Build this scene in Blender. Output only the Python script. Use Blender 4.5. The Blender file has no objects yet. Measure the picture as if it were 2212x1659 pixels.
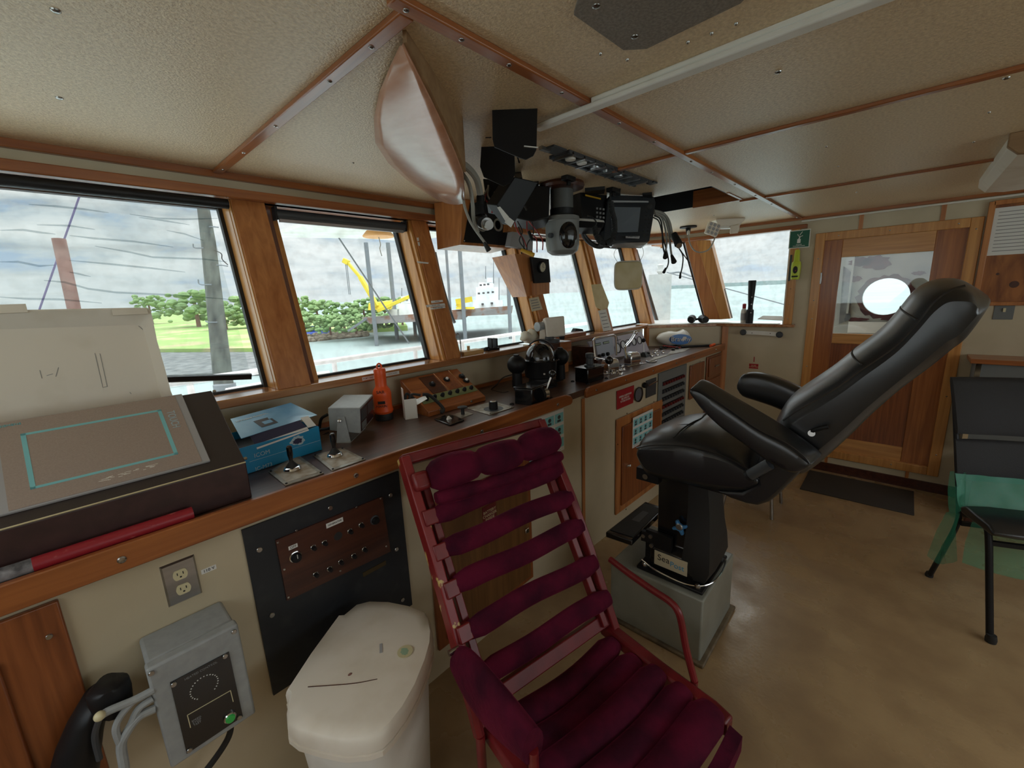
import bpy, bmesh, math, random
from mathutils import Vector, Matrix
random.seed(7)
S = bpy.context.scene
COL = S.collection
# ---------------------------------------------------------------- camera, sky, lights, exposure
RM = Matrix(((0.675989, 0.180264, -0.714524), (-0.735767, 0.111077, -0.668063), (-0.04106, 0.977326, 0.207719)))
# columns are the camera's right, up and back axes in the room (x along the front windows, y forward, z up)
RM = Matrix(((RM[0][0], RM[0][1], RM[0][2]), (RM[1][0], RM[1][1], RM[1][2]), (RM[2][0], RM[2][1], RM[2][2])))
EYE = Vector((0, 0, 1.6)); FPX = 910.0
cd = bpy.data.cameras.new('camera'); cam = bpy.data.objects.new('camera', cd); COL.objects.link(cam)
cam.matrix_world = Matrix.Translation(EYE) @ RM.to_4x4()
cd.sensor_width = 36; cd.lens = FPX / 2212 * 36; cd.clip_end = 6000; cd.clip_start = 0.03
S.camera = cam
S.view_settings.view_transform = 'Standard'; S.view_settings.look = 'None'
S.view_settings.gamma = 1; S.view_settings.use_curve_mapping = False
S.view_settings.exposure = 0.34
try:
    S.cycles.use_denoising = True
    S.cycles.max_bounces = 10; S.cycles.diffuse_bounces = 6; S.cycles.transparent_max_bounces = 16
    S.cycles.sample_clamp_indirect = 6
except Exception: pass

def make_world():
    w = bpy.data.worlds.new('sky'); S.world = w; w.use_nodes = True
    n = w.node_tree.nodes; l = w.node_tree.links; n.clear()
    tc = n.new('ShaderNodeTexCoord'); sp = n.new('ShaderNodeSeparateXYZ'); l.new(tc.outputs['Generated'], sp.inputs[0])
    # project the direction on a cloud layer
    ad = n.new('ShaderNodeMath'); ad.operation = 'ADD'; ad.inputs[1].default_value = .16; l.new(sp.outputs[2], ad.inputs[0])
    mx = n.new('ShaderNodeMath'); mx.operation = 'MAXIMUM'; mx.inputs[1].default_value = .05; l.new(ad.outputs[0], mx.inputs[0])
    cb = n.new('ShaderNodeCombineXYZ')
    for i in (0, 1):
        dv = n.new('ShaderNodeMath'); dv.operation = 'DIVIDE'; l.new(sp.outputs[i], dv.inputs[0]); l.new(mx.outputs[0], dv.inputs[1]); l.new(dv.outputs[0], cb.inputs[i])
    nz = n.new('ShaderNodeTexNoise'); nz.inputs['Scale'].default_value = 1.35; nz.inputs['Detail'].default_value = 9; nz.inputs['Roughness'].default_value = .58; nz.inputs['Distortion'].default_value = .3
    l.new(cb.outputs[0], nz.inputs['Vector'])
    cr = n.new('ShaderNodeValToRGB'); e = cr.color_ramp.elements
    e[0].position = .34; e[0].color = (.34, .52, .76, 1); e[1].position = .43; e[1].color = (.66, .74, .78, 1)
    a = e.new(.50); a.color = (.86, .91, .91, 1); a = e.new(.60); a.color = (1.06, 1.08, 1.06, 1); a = e.new(.8); a.color = (.80, .86, .88, 1)
    l.new(nz.outputs['Fac'], cr.inputs[0])
    hz = n.new('ShaderNodeMapRange'); hz.inputs[1].default_value = 0; hz.inputs[2].default_value = .16; hz.inputs[3].default_value = .75; hz.inputs[4].default_value = 0
    l.new(sp.outputs[2], hz.inputs[0])
    mi = n.new('ShaderNodeMix'); mi.data_type = 'RGBA'; l.new(hz.outputs[0], mi.inputs[0]); l.new(cr.outputs[0], mi.inputs[6]); mi.inputs[7].default_value = (.80, .88, .90, 1)
    bg = n.new('ShaderNodeBackground'); l.new(mi.outputs[2], bg.inputs[0])
    # an overcast sky is brighter overhead than at the horizon
    ov = n.new('ShaderNodeMapRange'); ov.inputs[1].default_value = .36; ov.inputs[2].default_value = .85; ov.inputs[3].default_value = .9; ov.inputs[4].default_value = 4.6
    l.new(sp.outputs[2], ov.inputs[0]); l.new(ov.outputs[0], bg.inputs[1])
    o = n.new('ShaderNodeOutputWorld'); l.new(bg.outputs[0], o.inputs[0])
make_world()

def area(name, loc, target, sx, sy, power, col=(1, 1, 1)):
    d = bpy.data.lights.new(name, 'AREA'); d.shape = 'RECTANGLE'; d.size = sx; d.size_y = sy; d.energy = power; d.color = col
    o = bpy.data.objects.new(name, d); COL.objects.link(o); o.location = loc
    o.rotation_euler = (Vector(target) - Vector(loc)).to_track_quat('-Z', 'Y').to_euler(); return o
# added fill lamps at assumed aft and port openings, unseen behind the camera
area('aft_fill_light', (1.6, -2.45, 1.55), (1.9, 1.5, 1.2), 3.4, .9, 6, (.95, .98, 1))
area('port_fill_light', (-1.28, .2, 1.6), (2, .6, 1.3), 1.4, .8, 1.6, (.95, .98, 1))

# ---------------------------------------------------------------- pixel rays cut with real planes of the room
def ray(px, py): return RM @ Vector(((px - 1106) / FPX, -(py - 829.5) / FPX, -1))
def PZ(z, px, py): r = ray(px, py); return EYE + r * ((z - EYE.z) / r.z)
def PY(y, px, py): r = ray(px, py); return EYE + r * ((y - EYE.y) / r.y)
def PX(x, px, py): r = ray(px, py); return EYE + r * ((x - EYE.x) / r.x)
def PD(d, px, py): return EYE + ray(px, py) * d          # at view depth d
def PP(n, p0, px, py):
    r = ray(px, py); n = Vector(n); return EYE + r * ((n.dot(Vector(p0)) - n.dot(EYE)) / n.dot(r))
def UP(base, px, py):                                      # height above base of the pixel, on base's vertical
    r = ray(px, py); h = Vector((r.x, r.y)); b = Vector((base[0], base[1])); t = h.dot(b) / h.dot(h); return EYE.z + r.z * t

# ---------------------------------------------------------------- frames and mesh building
class Fr:
    def __init__(s, o, r=(1, 0, 0), u=(0, 1, 0)):
        s.o = Vector(o); s.r = Vector(r).normalized(); u = Vector(u); s.n = s.r.cross(u).normalized(); s.u = s.n.cross(s.r).normalized()
    def p(s, a, b, c=0): return s.o + s.r * a + s.u * b + s.n * c
    def rot(s, ang):
        c, q = math.cos(ang), math.sin(ang); return Fr(s.o, s.r * c + s.u * q, s.u * c - s.r * q)
    def at(s, a, b, c=0): return Fr(s.p(a, b, c), s.r, s.u)
W = Fr((0, 0, 0))
def front(x, z, y=1.31): return Fr((x, y, z), (1, 0, 0), (0, 0, 1))       # faces aft, on the console front
def starboard(y, z, x=4.3): return Fr((x, y, z), (0, -1, 0), (0, 0, 1))   # faces inboard, on the right wall

class MB:
    def __init__(s, fr=W): s.v = []; s.f = []; s.fr = fr
    def add(s, pts, faces, fr=None):
        fr = fr or s.fr; k = len(s.v); s.v += [fr.p(*p) for p in pts]; s.f += [tuple(i + k for i in f) for f in faces]; return s
    def box(s, x0, x1, y0, y1, z0, z1):
        return s.add([(x0, y0, z0), (x1, y0, z0), (x1, y1, z0), (x0, y1, z0), (x0, y0, z1), (x1, y0, z1), (x1, y1, z1), (x0, y1, z1)],
                     [(3, 2, 1, 0), (4, 5, 6, 7), (0, 1, 5, 4), (1, 2, 6, 5), (2, 3, 7, 6), (3, 0, 4, 7)])
    def prism(s, pts, c0, c1):
        n = len(pts); a = sum(pts[i][0] * pts[(i + 1) % n][1] - pts[(i + 1) % n][0] * pts[i][1] for i in range(n))
        if a < 0: pts = pts[::-1]
        return s.add([(p[0], p[1], c0) for p in pts] + [(p[0], p[1], c1) for p in pts],
                     [tuple(range(n))[::-1], tuple(range(n, 2 * n))] + [(i, (i + 1) % n, n + (i + 1) % n, n + i) for i in range(n)])
    def hexa(s, A, B):            # two matching loops of world points
        n = len(A); return s.add(list(map(tuple, A)) + list(map(tuple, B)), [tuple(range(n))[::-1], tuple(range(n, 2 * n))] + [(i, (i + 1) % n, n + (i + 1) % n, n + i) for i in range(n)])
    def slab(s, A, t):            # polygon of points, thickened by vector t
        t = Vector(t); return s.hexa([Vector(a) for a in A], [Vector(a) + t for a in A])
    def loft(s, rings, cap=True, closed=True):
        n = len(rings[0]); v = [tuple(p) for r in rings for p in r]; f = []
        for k in range(len(rings) - 1):
            for i in range(n if closed else n - 1):
                j = (i + 1) % n; f.append((k * n + i, k * n + j, (k + 1) * n + j, (k + 1) * n + i))
        if cap: f += [tuple(range(n))[::-1], tuple(range((len(rings) - 1) * n, len(rings) * n))]
        return s.add(v, f)
    def cyl(s, p0, p1, r0, r1=None, seg=18, cap=True):
        r1 = r0 if r1 is None else r1; p0 = Vector(p0); p1 = Vector(p1); d = (p1 - p0).normalized()
        a = d.orthogonal().normalized(); b = d.cross(a)
        ring = lambda p, r: [p + (a * math.cos(t) + b * math.sin(t)) * r for t in [2 * math.pi * i / seg for i in range(seg)]]
        return s.loft([ring(p0, r0), ring(p1, r1)], cap)
    def lathe(s, prof, c=(0, 0, 0), d=(0, 0, 1), seg=24):
        d = Vector(d).normalized(); a = d.orthogonal().normalized(); b = d.cross(a); c = Vector(c)
        return s.loft([[c + d * h + (a * math.cos(t) + b * math.sin(t)) * max(r, 1e-4) for t in [2 * math.pi * i / seg for i in range(seg)]] for r, h in prof])
    def sph(s, c, r, seg=20, m=12):
        if not hasattr(r, '__len__'): r = (r, r, r)
        c = Vector(c); return s.loft([[(c.x + r[0] * math.sin(p) * math.cos(t), c.y + r[1] * math.sin(p) * math.sin(t), c.z - r[2] * math.cos(p)) for t in [2 * math.pi * i / seg for i in range(seg)]] for p in [math.pi * max(.004, min(.996, k / m)) for k in range(m + 1)]])
    def tube(s, pts, r, seg=8, smooth=True, cap=True):
        P = [Vector(p) for p in pts]
        if smooth and len(P) > 2:
            Q = []; E = [P[0] * 2 - P[1]] + P + [P[-1] * 2 - P[-2]]
            for i in range(1, len(E) - 2):
                for k in range(6):
                    t = k / 6; a, b, c, d = E[i - 1:i + 3]
                    Q.append(.5 * ((2 * b) + (c - a) * t + (2 * a - 5 * b + 4 * c - d) * t * t + (3 * b - a - 3 * c + d) * t ** 3))
            P = Q + [P[-1]]
        rad = (lambda i: r[0] + (r[1] - r[0]) * i / (len(P) - 1)) if hasattr(r, '__len__') else (lambda i: r)
        d = (P[1] - P[0]).normalized(); a = d.orthogonal().normalized(); rings = []
        for i, p in enumerate(P):
            d = (P[min(i + 1, len(P) - 1)] - P[max(i - 1, 0)]).normalized(); a = (a - d * a.dot(d)).normalized(); b = d.cross(a)
            rings.append([p + (a * math.cos(t) + b * math.sin(t)) * rad(i) for t in [2 * math.pi * j / seg for j in range(seg)]])
        return s.loft(rings, cap)
    def bar(s, p0, p1, w, h, up=(0, 0, 1)):
        p0 = Vector(p0); p1 = Vector(p1); d = (p1 - p0).normalized(); up = Vector(up); a = d.cross(up).normalized(); b = a.cross(d)
        q = lambda p: [p - a * w / 2 - b * h / 2, p + a * w / 2 - b * h / 2, p + a * w / 2 + b * h / 2, p - a * w / 2 + b * h / 2]
        return s.loft([q(p0), q(p1)])
    def build(s, name, mat, parent=None, bev=0, smooth=True, sub=0, seg=2, ang=35):
        me = bpy.data.meshes.new(name); org = Vector((0, 0, 0))
        if parent is not None:
            p = parent
            while p is not None: org += p.location; p = p.parent
        else:
            lo = [min(v[i] for v in s.v) for i in range(3)]; hi = [max(v[i] for v in s.v) for i in range(3)]
            org = Vector(((lo[0] + hi[0]) / 2, (lo[1] + hi[1]) / 2, lo[2]))
        me.from_pydata([tuple(v - org) for v in s.v], [], s.f); me.update()
        bm = bmesh.new(); bm.from_mesh(me); bmesh.ops.recalc_face_normals(bm, faces=bm.faces); bm.to_mesh(me); bm.free()
        me.materials.append(mat)
        o = bpy.data.objects.new(name, me); COL.objects.link(o)
        if parent is not None: o.parent = parent
        else: o.location = org
        if smooth:
            me.polygons.foreach_set('use_smooth', [True] * len(me.polygons)); me.set_sharp_from_angle(angle=math.radians(ang))
        if sub:
            m = o.modifiers.new('sub', 'SUBSURF'); m.levels = sub; m.render_levels = sub
        if bev:
            m = o.modifiers.new('bevel', 'BEVEL'); m.width = bev; m.segments = seg; m.limit_method = 'ANGLE'; m.angle_limit = math.radians(40)
        return o
def tag(o, label, cat, group=None, kind=None):
    if label: o['label'] = label
    if cat: o['category'] = cat
    if group: o['group'] = group
    if kind: o['kind'] = kind
    return o
def thing(name, loc, label, cat, group=None):
    e = bpy.data.objects.new(name, None); COL.objects.link(e); e.location = loc; e.empty_display_size = .05
    return tag(e, label, cat, group)
def struct(mb, name, mat, parent=None, **k):
    o = mb.build(name, mat, parent, **k)
    if parent is None: o['kind'] = 'structure'
    return o
def copy_tree(o, parent=None):
    c = o.copy(); COL.objects.link(c)
    if parent is not None: c.parent = parent
    for ch in [x for x in o.children]: copy_tree(ch, c)
    return c
def text(s, fr, a, b, size, mat, parent, name='lettering', c=.0012, ext=.0004, align='CENTER', sx=1.0):
    cu = bpy.data.curves.new(name, 'FONT'); cu.body = s; cu.size = size; cu.extrude = ext; cu.align_x = align; cu.align_y = 'CENTER'; cu.resolution_u = 3; cu.space_line = .95
    t = bpy.data.objects.new(name, cu); COL.objects.link(t); dg = bpy.context.evaluated_depsgraph_get()
    me = bpy.data.meshes.new_from_object(t.evaluated_get(dg)); bpy.data.objects.remove(t); bpy.data.curves.remove(cu)
    org = Vector((0, 0, 0)); p = parent
    while p is not None: org += p.location; p = p.parent
    for v in me.vertices: v.co = fr.p(a + v.co.x * sx, b + v.co.y, c + v.co.z) - org
    me.materials.clear(); me.materials.append(mat)
    o = bpy.data.objects.new(name, me); COL.objects.link(o); o.parent = parent; return o

# ---------------------------------------------------------------- materials
def srgb(r, g, b):
    f = lambda c: c / 12.92 if c <= .04045 else ((c + .055) / 1.055) ** 2.4
    return (f(r / 255), f(g / 255), f(b / 255), 1)
def mat(name, col, rough=.5, metal=0, col2=None, scale=8, stretch=(1, 1, 1), bump=0, bscale=None, detail=5, lo=.35, hi=.65, spec=.5, coat=0, rough2=None, sheen=0, emit=None, dist=0):
    m = bpy.data.materials.new(name); m.use_nodes = True; n = m.node_tree.nodes; l = m.node_tree.links; b = n['Principled BSDF']
    b.inputs['Base Color'].default_value = col; b.inputs['Roughness'].default_value = rough; b.inputs['Metallic'].default_value = metal
    b.inputs['Specular IOR Level'].default_value = spec; b.inputs['Coat Weight'].default_value = coat; b.inputs['Coat Roughness'].default_value = .15
    if sheen: b.inputs['Sheen Weight'].default_value = sheen; b.inputs['Sheen Roughness'].default_value = .35; b.inputs['Sheen Tint'].default_value = (min(1, col[0] * 3), min(1, col[1] * 4), min(1, col[2] * 3), 1)
    if emit: b.inputs['Emission Color'].default_value = col; b.inputs['Emission Strength'].default_value = emit
    tc = n.new('ShaderNodeTexCoord'); mp = n.new('ShaderNodeMapping'); mp.inputs['Scale'].default_value = stretch; l.new(tc.outputs['Object'], mp.inputs[0])
    if col2 or rough2 is not None:
        nz = n.new('ShaderNodeTexNoise'); nz.inputs['Scale'].default_value = scale; nz.inputs['Detail'].default_value = detail; nz.inputs['Distortion'].default_value = dist; l.new(mp.outputs[0], nz.inputs['Vector'])
        cr = n.new('ShaderNodeMapRange'); cr.inputs[1].default_value = lo; cr.inputs[2].default_value = hi; l.new(nz.outputs['Fac'], cr.inputs[0])
        if col2:
            mi = n.new('ShaderNodeMix'); mi.data_type = 'RGBA'; l.new(cr.outputs[0], mi.inputs[0]); mi.inputs[6].default_value = col; mi.inputs[7].default_value = col2; l.new(mi.outputs[2], b.inputs['Base Color'])
        if rough2 is not None:
            mr = n.new('ShaderNodeMapRange'); l.new(cr.outputs[0], mr.inputs[0]); mr.inputs[3].default_value = rough; mr.inputs[4].default_value = rough2; l.new(mr.outputs[0], b.inputs['Roughness'])
    if bump:
        nb = n.new('ShaderNodeTexNoise'); nb.inputs['Scale'].default_value = bscale or scale; nb.inputs['Detail'].default_value = 3; l.new(mp.outputs[0], nb.inputs['Vector'])
        bp = n.new('ShaderNodeBump'); bp.inputs['Strength'].default_value = bump; bp.inputs['Distance'].default_value = .003; l.new(nb.outputs['Fac'], bp.inputs['Height']); l.new(bp.outputs[0], b.inputs['Normal'])
    return m
def relacquer(m, ior, rough):
    b = m.node_tree.nodes['Principled BSDF']; b.inputs['Coat IOR'].default_value = ior; b.inputs['Coat Roughness'].default_value = rough; return m
def wood(name, c1, c2, along='x', rough=.32, coat=.25, s=1.0):
    st = {'x': (.05, 1, 1), 'y': (1, .05, 1), 'z': (1, 1, .05)}[along]
    return mat(name, c1, rough, col2=c2, scale=38 * s, stretch=st, detail=6, lo=.3, hi=.7, coat=coat, bump=.08, bscale=60, dist=.6)
M = {}
def G(k): return M[k]
M['cream'] = mat('cream_laminate', srgb(204, 191, 163), .42, col2=srgb(190, 177, 148), scale=3, bump=.05, bscale=300)
M['ceiling'] = mat('textured_vinyl', srgb(232, 208, 170), .32, col2=srgb(208, 182, 144), scale=120, bump=.9, bscale=190, detail=3, spec=.8)
M['floor'] = mat('worn_vinyl_floor', srgb(170, 142, 104), .2, col2=srgb(148, 120, 86), scale=5, detail=12, rough2=.42, lo=.36, hi=.66, bump=.22, bscale=60, spec=.6)
M['woodx'] = wood('varnished_teak_x', srgb(172, 104, 54), srgb(128, 70, 34), 'x')
M['woody'] = wood('varnished_teak_y', srgb(172, 104, 54), srgb(128, 70, 34), 'y')
M['woodz'] = wood('varnished_teak_z', srgb(200, 134, 78), srgb(164, 100, 54), 'z')
M['honey'] = wood('honey_wood', srgb(214, 156, 88), srgb(180, 120, 60), 'z', .3, .35)
M['honeyh'] = wood('honey_wood_y', srgb(214, 156, 88), srgb(180, 120, 60), 'y', .3, .35)
M['dulloak'] = wood('dull_oak_door', srgb(128, 88, 48), srgb(100, 64, 32), 'z', .4, .1)
M['sillwood'] = wood('worn_sheen_sill_varnish', srgb(196, 146, 100), srgb(150, 92, 50), 'x', .22, 1.0)  # pale tone is wear plus sky reflection put into the colour
M['doorstile'] = wood('door_stile_wood', srgb(178, 110, 56), srgb(138, 78, 36), 'z', .3, .3, 1.2)
M['panelwood'] = wood('red_panel_wood', srgb(154, 88, 46), srgb(114, 60, 28), 'z', .35, .3, 1.5)
M['darkwood'] = wood('dark_stained_wood', srgb(86, 46, 30), srgb(58, 28, 20), 'x', .4, .15)
M['ply'] = wood('sheen_pink_plywood', srgb(208, 160, 134), srgb(190, 132, 98), 'y', .28, .6, .7)  # pale pink stands for the sheet's glossy reflection, put into the colour
M['plyraw'] = wood('raw_plywood', srgb(160, 128, 92), srgb(136, 104, 72), 'y', .6, 0)
M['laminate'] = wood('walnut_laminate', srgb(98, 72, 60), srgb(70, 50, 41), 'x', .36, .08, .8)
M['black'] = mat('black_paint', (.010, .010, .011, 1), .45, spec=.3)
M['radar'] = mat('radar_housing', srgb(40, 43, 47), .4, spec=.35)
M['blackgloss'] = mat('gloss_black', (.008, .008, .009, 1), .12, coat=.5)
M['blackpanel'] = mat('black_panel_paint', (.014, .017, .022, 1), .45, col2=(.03, .033, .036, 1), scale=18, lo=.55, hi=.8)
M['rubber'] = mat('black_rubber', (.015, .015, .015, 1), .6)
M['leather'] = mat('black_leather', (.009, .011, .014, 1), .36, spec=.5, coat=.45, bump=.10, bscale=300, rough2=.42, scale=6)
relacquer(M['leather'], 1.6, .22); M['leather'].node_tree.nodes['Principled BSDF'].inputs['Coat Weight'].default_value = .55
M['chrome'] = mat('chrome', (.75, .75, .76, 1), .12, 1)
M['steel'] = mat('brushed_steel', (.5, .5, .5, 1), .32, 1, col2=(.36, .36, .36, 1), scale=20, stretch=(.1, 1, 1))
M['screw'] = mat('screw_head', (.42, .41, .39, 1), .25, 1)
M['grey'] = mat('grey_enamel', srgb(158, 162, 162), .38, col2=srgb(148, 152, 152), scale=40, bump=.05, bscale=120)
M['greydark'] = mat('dark_grey_plastic', srgb(62, 66, 70), .42)
M['panelgrey'] = mat('grey_panel', srgb(112, 116, 116), .45)
M['plinth'] = mat('grey_painted_plinth', srgb(142, 144, 134), .32, col2=srgb(118, 118, 106), scale=5, detail=8, lo=.45, hi=.75, bump=.25, bscale=60)
M['white'] = mat('white_plastic', srgb(228, 226, 218), .45, col2=srgb(214, 211, 200), scale=9, detail=8, lo=.5, hi=.8)
M['offwhite'] = mat('aged_white_plastic', srgb(232, 224, 210), .5, col2=srgb(206, 194, 172), scale=6, detail=9, lo=.5, hi=.85, bump=.03)
M['paper'] = mat('paper', srgb(226, 226, 222), .8)
M['ink'] = mat('ink', (.02, .02, .02, 1), .7)
M['inkgrey'] = mat('grey_ink', (.25, .25, .25, 1), .8)
M['whiteink'] = mat('white_lettering', srgb(225, 225, 220), .6)
M['silverink'] = mat('silver_lettering', srgb(176, 196, 204), .5)
M['tealink'] = mat('teal_print', srgb(132, 202, 208), .45)
M['redsign'] = mat('red_sign', srgb(166, 30, 40), .45)
M['maroonsign'] = mat('maroon_sign', srgb(112, 28, 28), .5)
M['greensign'] = mat('green_sign', srgb(24, 92, 70), .4)
M['velvet'] = mat('maroon_velvet', srgb(96, 17, 46), .9, col2=srgb(58, 9, 32), scale=9, detail=9, sheen=.5, bump=.7, bscale=70, spec=.2)
M['redpaint'] = mat('chipped_red_paint', srgb(126, 32, 36), .38, col2=srgb(104, 24, 28), scale=10, coat=.08, bump=.12, bscale=30)
M['chipped'] = mat('worn_red_paint', srgb(134, 34, 36), .35, col2=srgb(206, 178, 108), scale=26, detail=8, lo=.60, hi=.63, stretch=(1, 1, .5))
M['redtube'] = mat('red_tape_tube', srgb(150, 32, 44), .4, col2=srgb(196, 110, 104), scale=26, lo=.66, hi=.72, stretch=(1, 1, 4))
M['orange'] = mat('orange_plastic', srgb(236, 92, 34), .38)
M['yellow'] = mat('yellow_green_plastic', srgb(190, 206, 62), .4)
M['gold'] = mat('yellow_plug', srgb(206, 158, 42), .5)
M['bluebox'] = mat('blue_carton', srgb(22, 138, 186), .35, coat=.2)
M['bluelite'] = mat('pale_blue_print', srgb(150, 198, 224), .35, col2=srgb(30, 130, 190), scale=3, coat=.3)
M['navy'] = mat('navy_print', srgb(36, 36, 72), .5)
M['blueplastic'] = mat('blue_knob_plastic', srgb(60, 120, 170), .35)
M['greenglow'] = mat('green_button', srgb(60, 180, 84), .3)
M['olive'] = mat('olive_panel', srgb(120, 128, 84), .5)
M['cord'] = mat('grey_cable', srgb(150, 148, 140), .5)
M['wirered'] = mat('red_wire', srgb(150, 40, 40), .45)
M['gaugewhite'] = mat('gauge_face', srgb(222, 226, 232), .4)
M['creamdial'] = mat('cream_dial', srgb(206, 196, 168), .5)
M['screen'] = mat('lcd_off_screen', srgb(96, 104, 112), .18, coat=.4)
M['screenbrown'] = mat('brown_screen', srgb(168, 152, 142), .38, col2=srgb(160, 144, 134), scale=300)
M['bezelgrey'] = mat('panel_bezel_grey', srgb(168, 168, 170), .4)
M['boxbrown'] = mat('brown_box_paint', srgb(66, 42, 40), .4, col2=srgb(54, 34, 32), scale=30)
M['tan'] = mat('tan_cloth', srgb(212, 196, 150), .8, col2=srgb(224, 210, 172), scale=14, bump=.2)
M['socket'] = mat('ivory_socket', srgb(214, 204, 164), .4)
M['pine'] = wood('pale_pine', srgb(214, 178, 122), srgb(196, 154, 96), 'x', .5, .1)
M['bag'] = mat('green_plastic_bag', srgb(40, 150, 118), .3, spec=.5)
M['rug'] = mat('dark_rug', srgb(70, 62, 54), .9, col2=srgb(52, 46, 40), scale=260, bump=.5, bscale=400)
M['mesh'] = mat('net', srgb(206, 200, 180), .7)
M['hull'] = mat('weathered_hull', srgb(128, 124, 122), .8, col2=srgb(120, 84, 66), scale=.6, detail=8, lo=.5, hi=.6)
M['shipwhite'] = mat('ship_white', srgb(224, 230, 232), .6)
M['craneyellow'] = mat('crane_yellow', srgb(236, 208, 60), .5)
M['leg'] = mat('steel_leg', srgb(120, 124, 128), .7)
M['water'] = mat('river_water', srgb(150, 160, 158), .55, col2=srgb(134, 148, 146), scale=.05, stretch=(1, 1, 1), bump=.6, bscale=1.6, detail=8, spec=.2)
M['grass'] = mat('grass_bank', srgb(146, 172, 96), .9, col2=srgb(184, 170, 128), scale=.14, detail=8, lo=.5, hi=.62)
M['mud'] = mat('grey_shingle', srgb(128, 128, 126), .95, col2=srgb(88, 90, 92), scale=1.2, detail=9)
M['foliage'] = mat('tree_foliage', srgb(142, 166, 112), .9, col2=srgb(104, 134, 84), scale=1.1, detail=8, bump=1, bscale=1.2)
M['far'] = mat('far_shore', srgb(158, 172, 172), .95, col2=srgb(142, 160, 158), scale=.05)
M['rock'] = mat('rock', srgb(150, 138, 122), .95, col2=srgb(112, 100, 88), scale=2)
M['rail'] = mat('white_rail_paint', srgb(238, 228, 228), .4)
M['rust'] = mat('rusty_pipe', srgb(150, 112, 104), .7, col2=srgb(120, 80, 72), scale=6)
M['soffit'] = mat('white_soffit', srgb(228, 228, 220), .6, col2=srgb(206, 204, 190), scale=5, detail=8)
M['amber'] = mat('amber_plywood_disc', srgb(214, 156, 92), .6)
M['pile'] = mat('concrete_pile', srgb(176, 178, 176), .8, col2=srgb(196, 190, 184), scale=1.5)
def glassmat(name, tint=(.96, .98, .98, 1), dirt=.0, streak=False, refl=.05):
    m = bpy.data.materials.new(name); m.use_nodes = True; n = m.node_tree.nodes; l = m.node_tree.links; n.clear()
    o = n.new('ShaderNodeOutputMaterial'); t = n.new('ShaderNodeBsdfTransparent'); t.inputs[0].default_value = tint
    g = n.new('ShaderNodeBsdfGlossy'); g.inputs['Roughness'].default_value = .02; mx = n.new('ShaderNodeMixShader'); mx.inputs[0].default_value = refl
    l.new(t.outputs[0], mx.inputs[1]); l.new(g.outputs[0], mx.inputs[2]); last = mx
    if dirt:
        d = n.new('ShaderNodeBsdfDiffuse'); d.inputs[0].default_value = (.75, .78, .78, 1); tc = n.new('ShaderNodeTexCoord'); mp = n.new('ShaderNodeMapping'); l.new(tc.outputs['Object'], mp.inputs[0])
        nz = n.new('ShaderNodeTexNoise'); nz.inputs['Detail'].default_value = 6
        if streak: mp.inputs['Scale'].default_value = (.9, 5, 16); nz.inputs['Scale'].default_value = 1.1; nz.inputs['Distortion'].default_value = .4
        else: nz.inputs['Scale'].default_value = 22
        l.new(mp.outputs[0], nz.inputs['Vector'])
        mr = n.new('ShaderNodeMapRange'); mr.inputs[1].default_value = .52 if streak else .45; mr.inputs[2].default_value = .72; mr.inputs[3].default_value = .03; mr.inputs[4].default_value = dirt; l.new(nz.outputs['Fac'], mr.inputs[0])
        m2 = n.new('ShaderNodeMixShader'); l.new(mr.outputs[0], m2.inputs[0]); l.new(mx.outputs[0], m2.inputs[1]); l.new(d.outputs[0], m2.inputs[2]); last = m2
    l.new(last.outputs[0], o.inputs[0]); return m
M['glass'] = glassmat('window_glass', dirt=.12)
M['glassstreak'] = glassmat('scratched_film_glass', dirt=.16, streak=True)
M['doorglass'] = glassmat('door_glass', refl=.07)
M['clearbag'] = glassmat('clear_film', (.9, .92, .93, 1), .3, refl=.12)
def bagmat():
    m = bpy.data.materials.new('thin_green_film'); m.use_nodes = True; n = m.node_tree.nodes; l = m.node_tree.links; b = n['Principled BSDF']
    b.inputs['Base Color'].default_value = srgb(60, 176, 142); b.inputs['Roughness'].default_value = .3; b.inputs['Alpha'].default_value = .5
    return m
M['bagfilm'] = bagmat()
def emis(name, c, s):
    m = bpy.data.materials.new(name); m.use_nodes = True; b = m.node_tree.nodes['Principled BSDF']; b.inputs['Base Color'].default_value = c; b.inputs['Emission Color'].default_value = c; b.inputs['Emission Strength'].default_value = s; return m
# ---------------------------------------------------------------- the room
CZ = 2.118; XR = 4.30; CT = 1.056      # ceiling height, starboard wall, worktop height
b = MB().box(-1.1, 5.2, -2.3, 2.3, -.08, 0); struct(b, 'floor', M['floor'])
# ceiling with the open service recess above the radar, its darkness painted as black lining
b = MB()
b.box(-1.1, 2.50, -2.3, 2.04, CZ, CZ + .03); b.box(3.035, 4.4, -2.3, 2.04, CZ, CZ + .03); b.box(2.50, 3.035, -2.3, .83, CZ, CZ + .03); b.box(2.50, 3.035, 1.75, 2.04, CZ, CZ + .03)
struct(b, 'ceiling', M['ceiling'], smooth=False)
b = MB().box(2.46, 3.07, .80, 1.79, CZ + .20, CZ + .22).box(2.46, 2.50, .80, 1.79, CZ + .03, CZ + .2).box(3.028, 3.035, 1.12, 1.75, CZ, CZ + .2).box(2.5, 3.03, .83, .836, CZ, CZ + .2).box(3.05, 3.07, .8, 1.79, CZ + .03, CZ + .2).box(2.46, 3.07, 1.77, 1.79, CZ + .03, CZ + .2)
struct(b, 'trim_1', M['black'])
b = MB().box(3.03, 3.045, .83, 1.12, CZ - .004, CZ + .1).box(2.75, 3.035, .815, .83, CZ - .004, CZ + .1); struct(b, 'trim_2', M['woody'])
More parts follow.
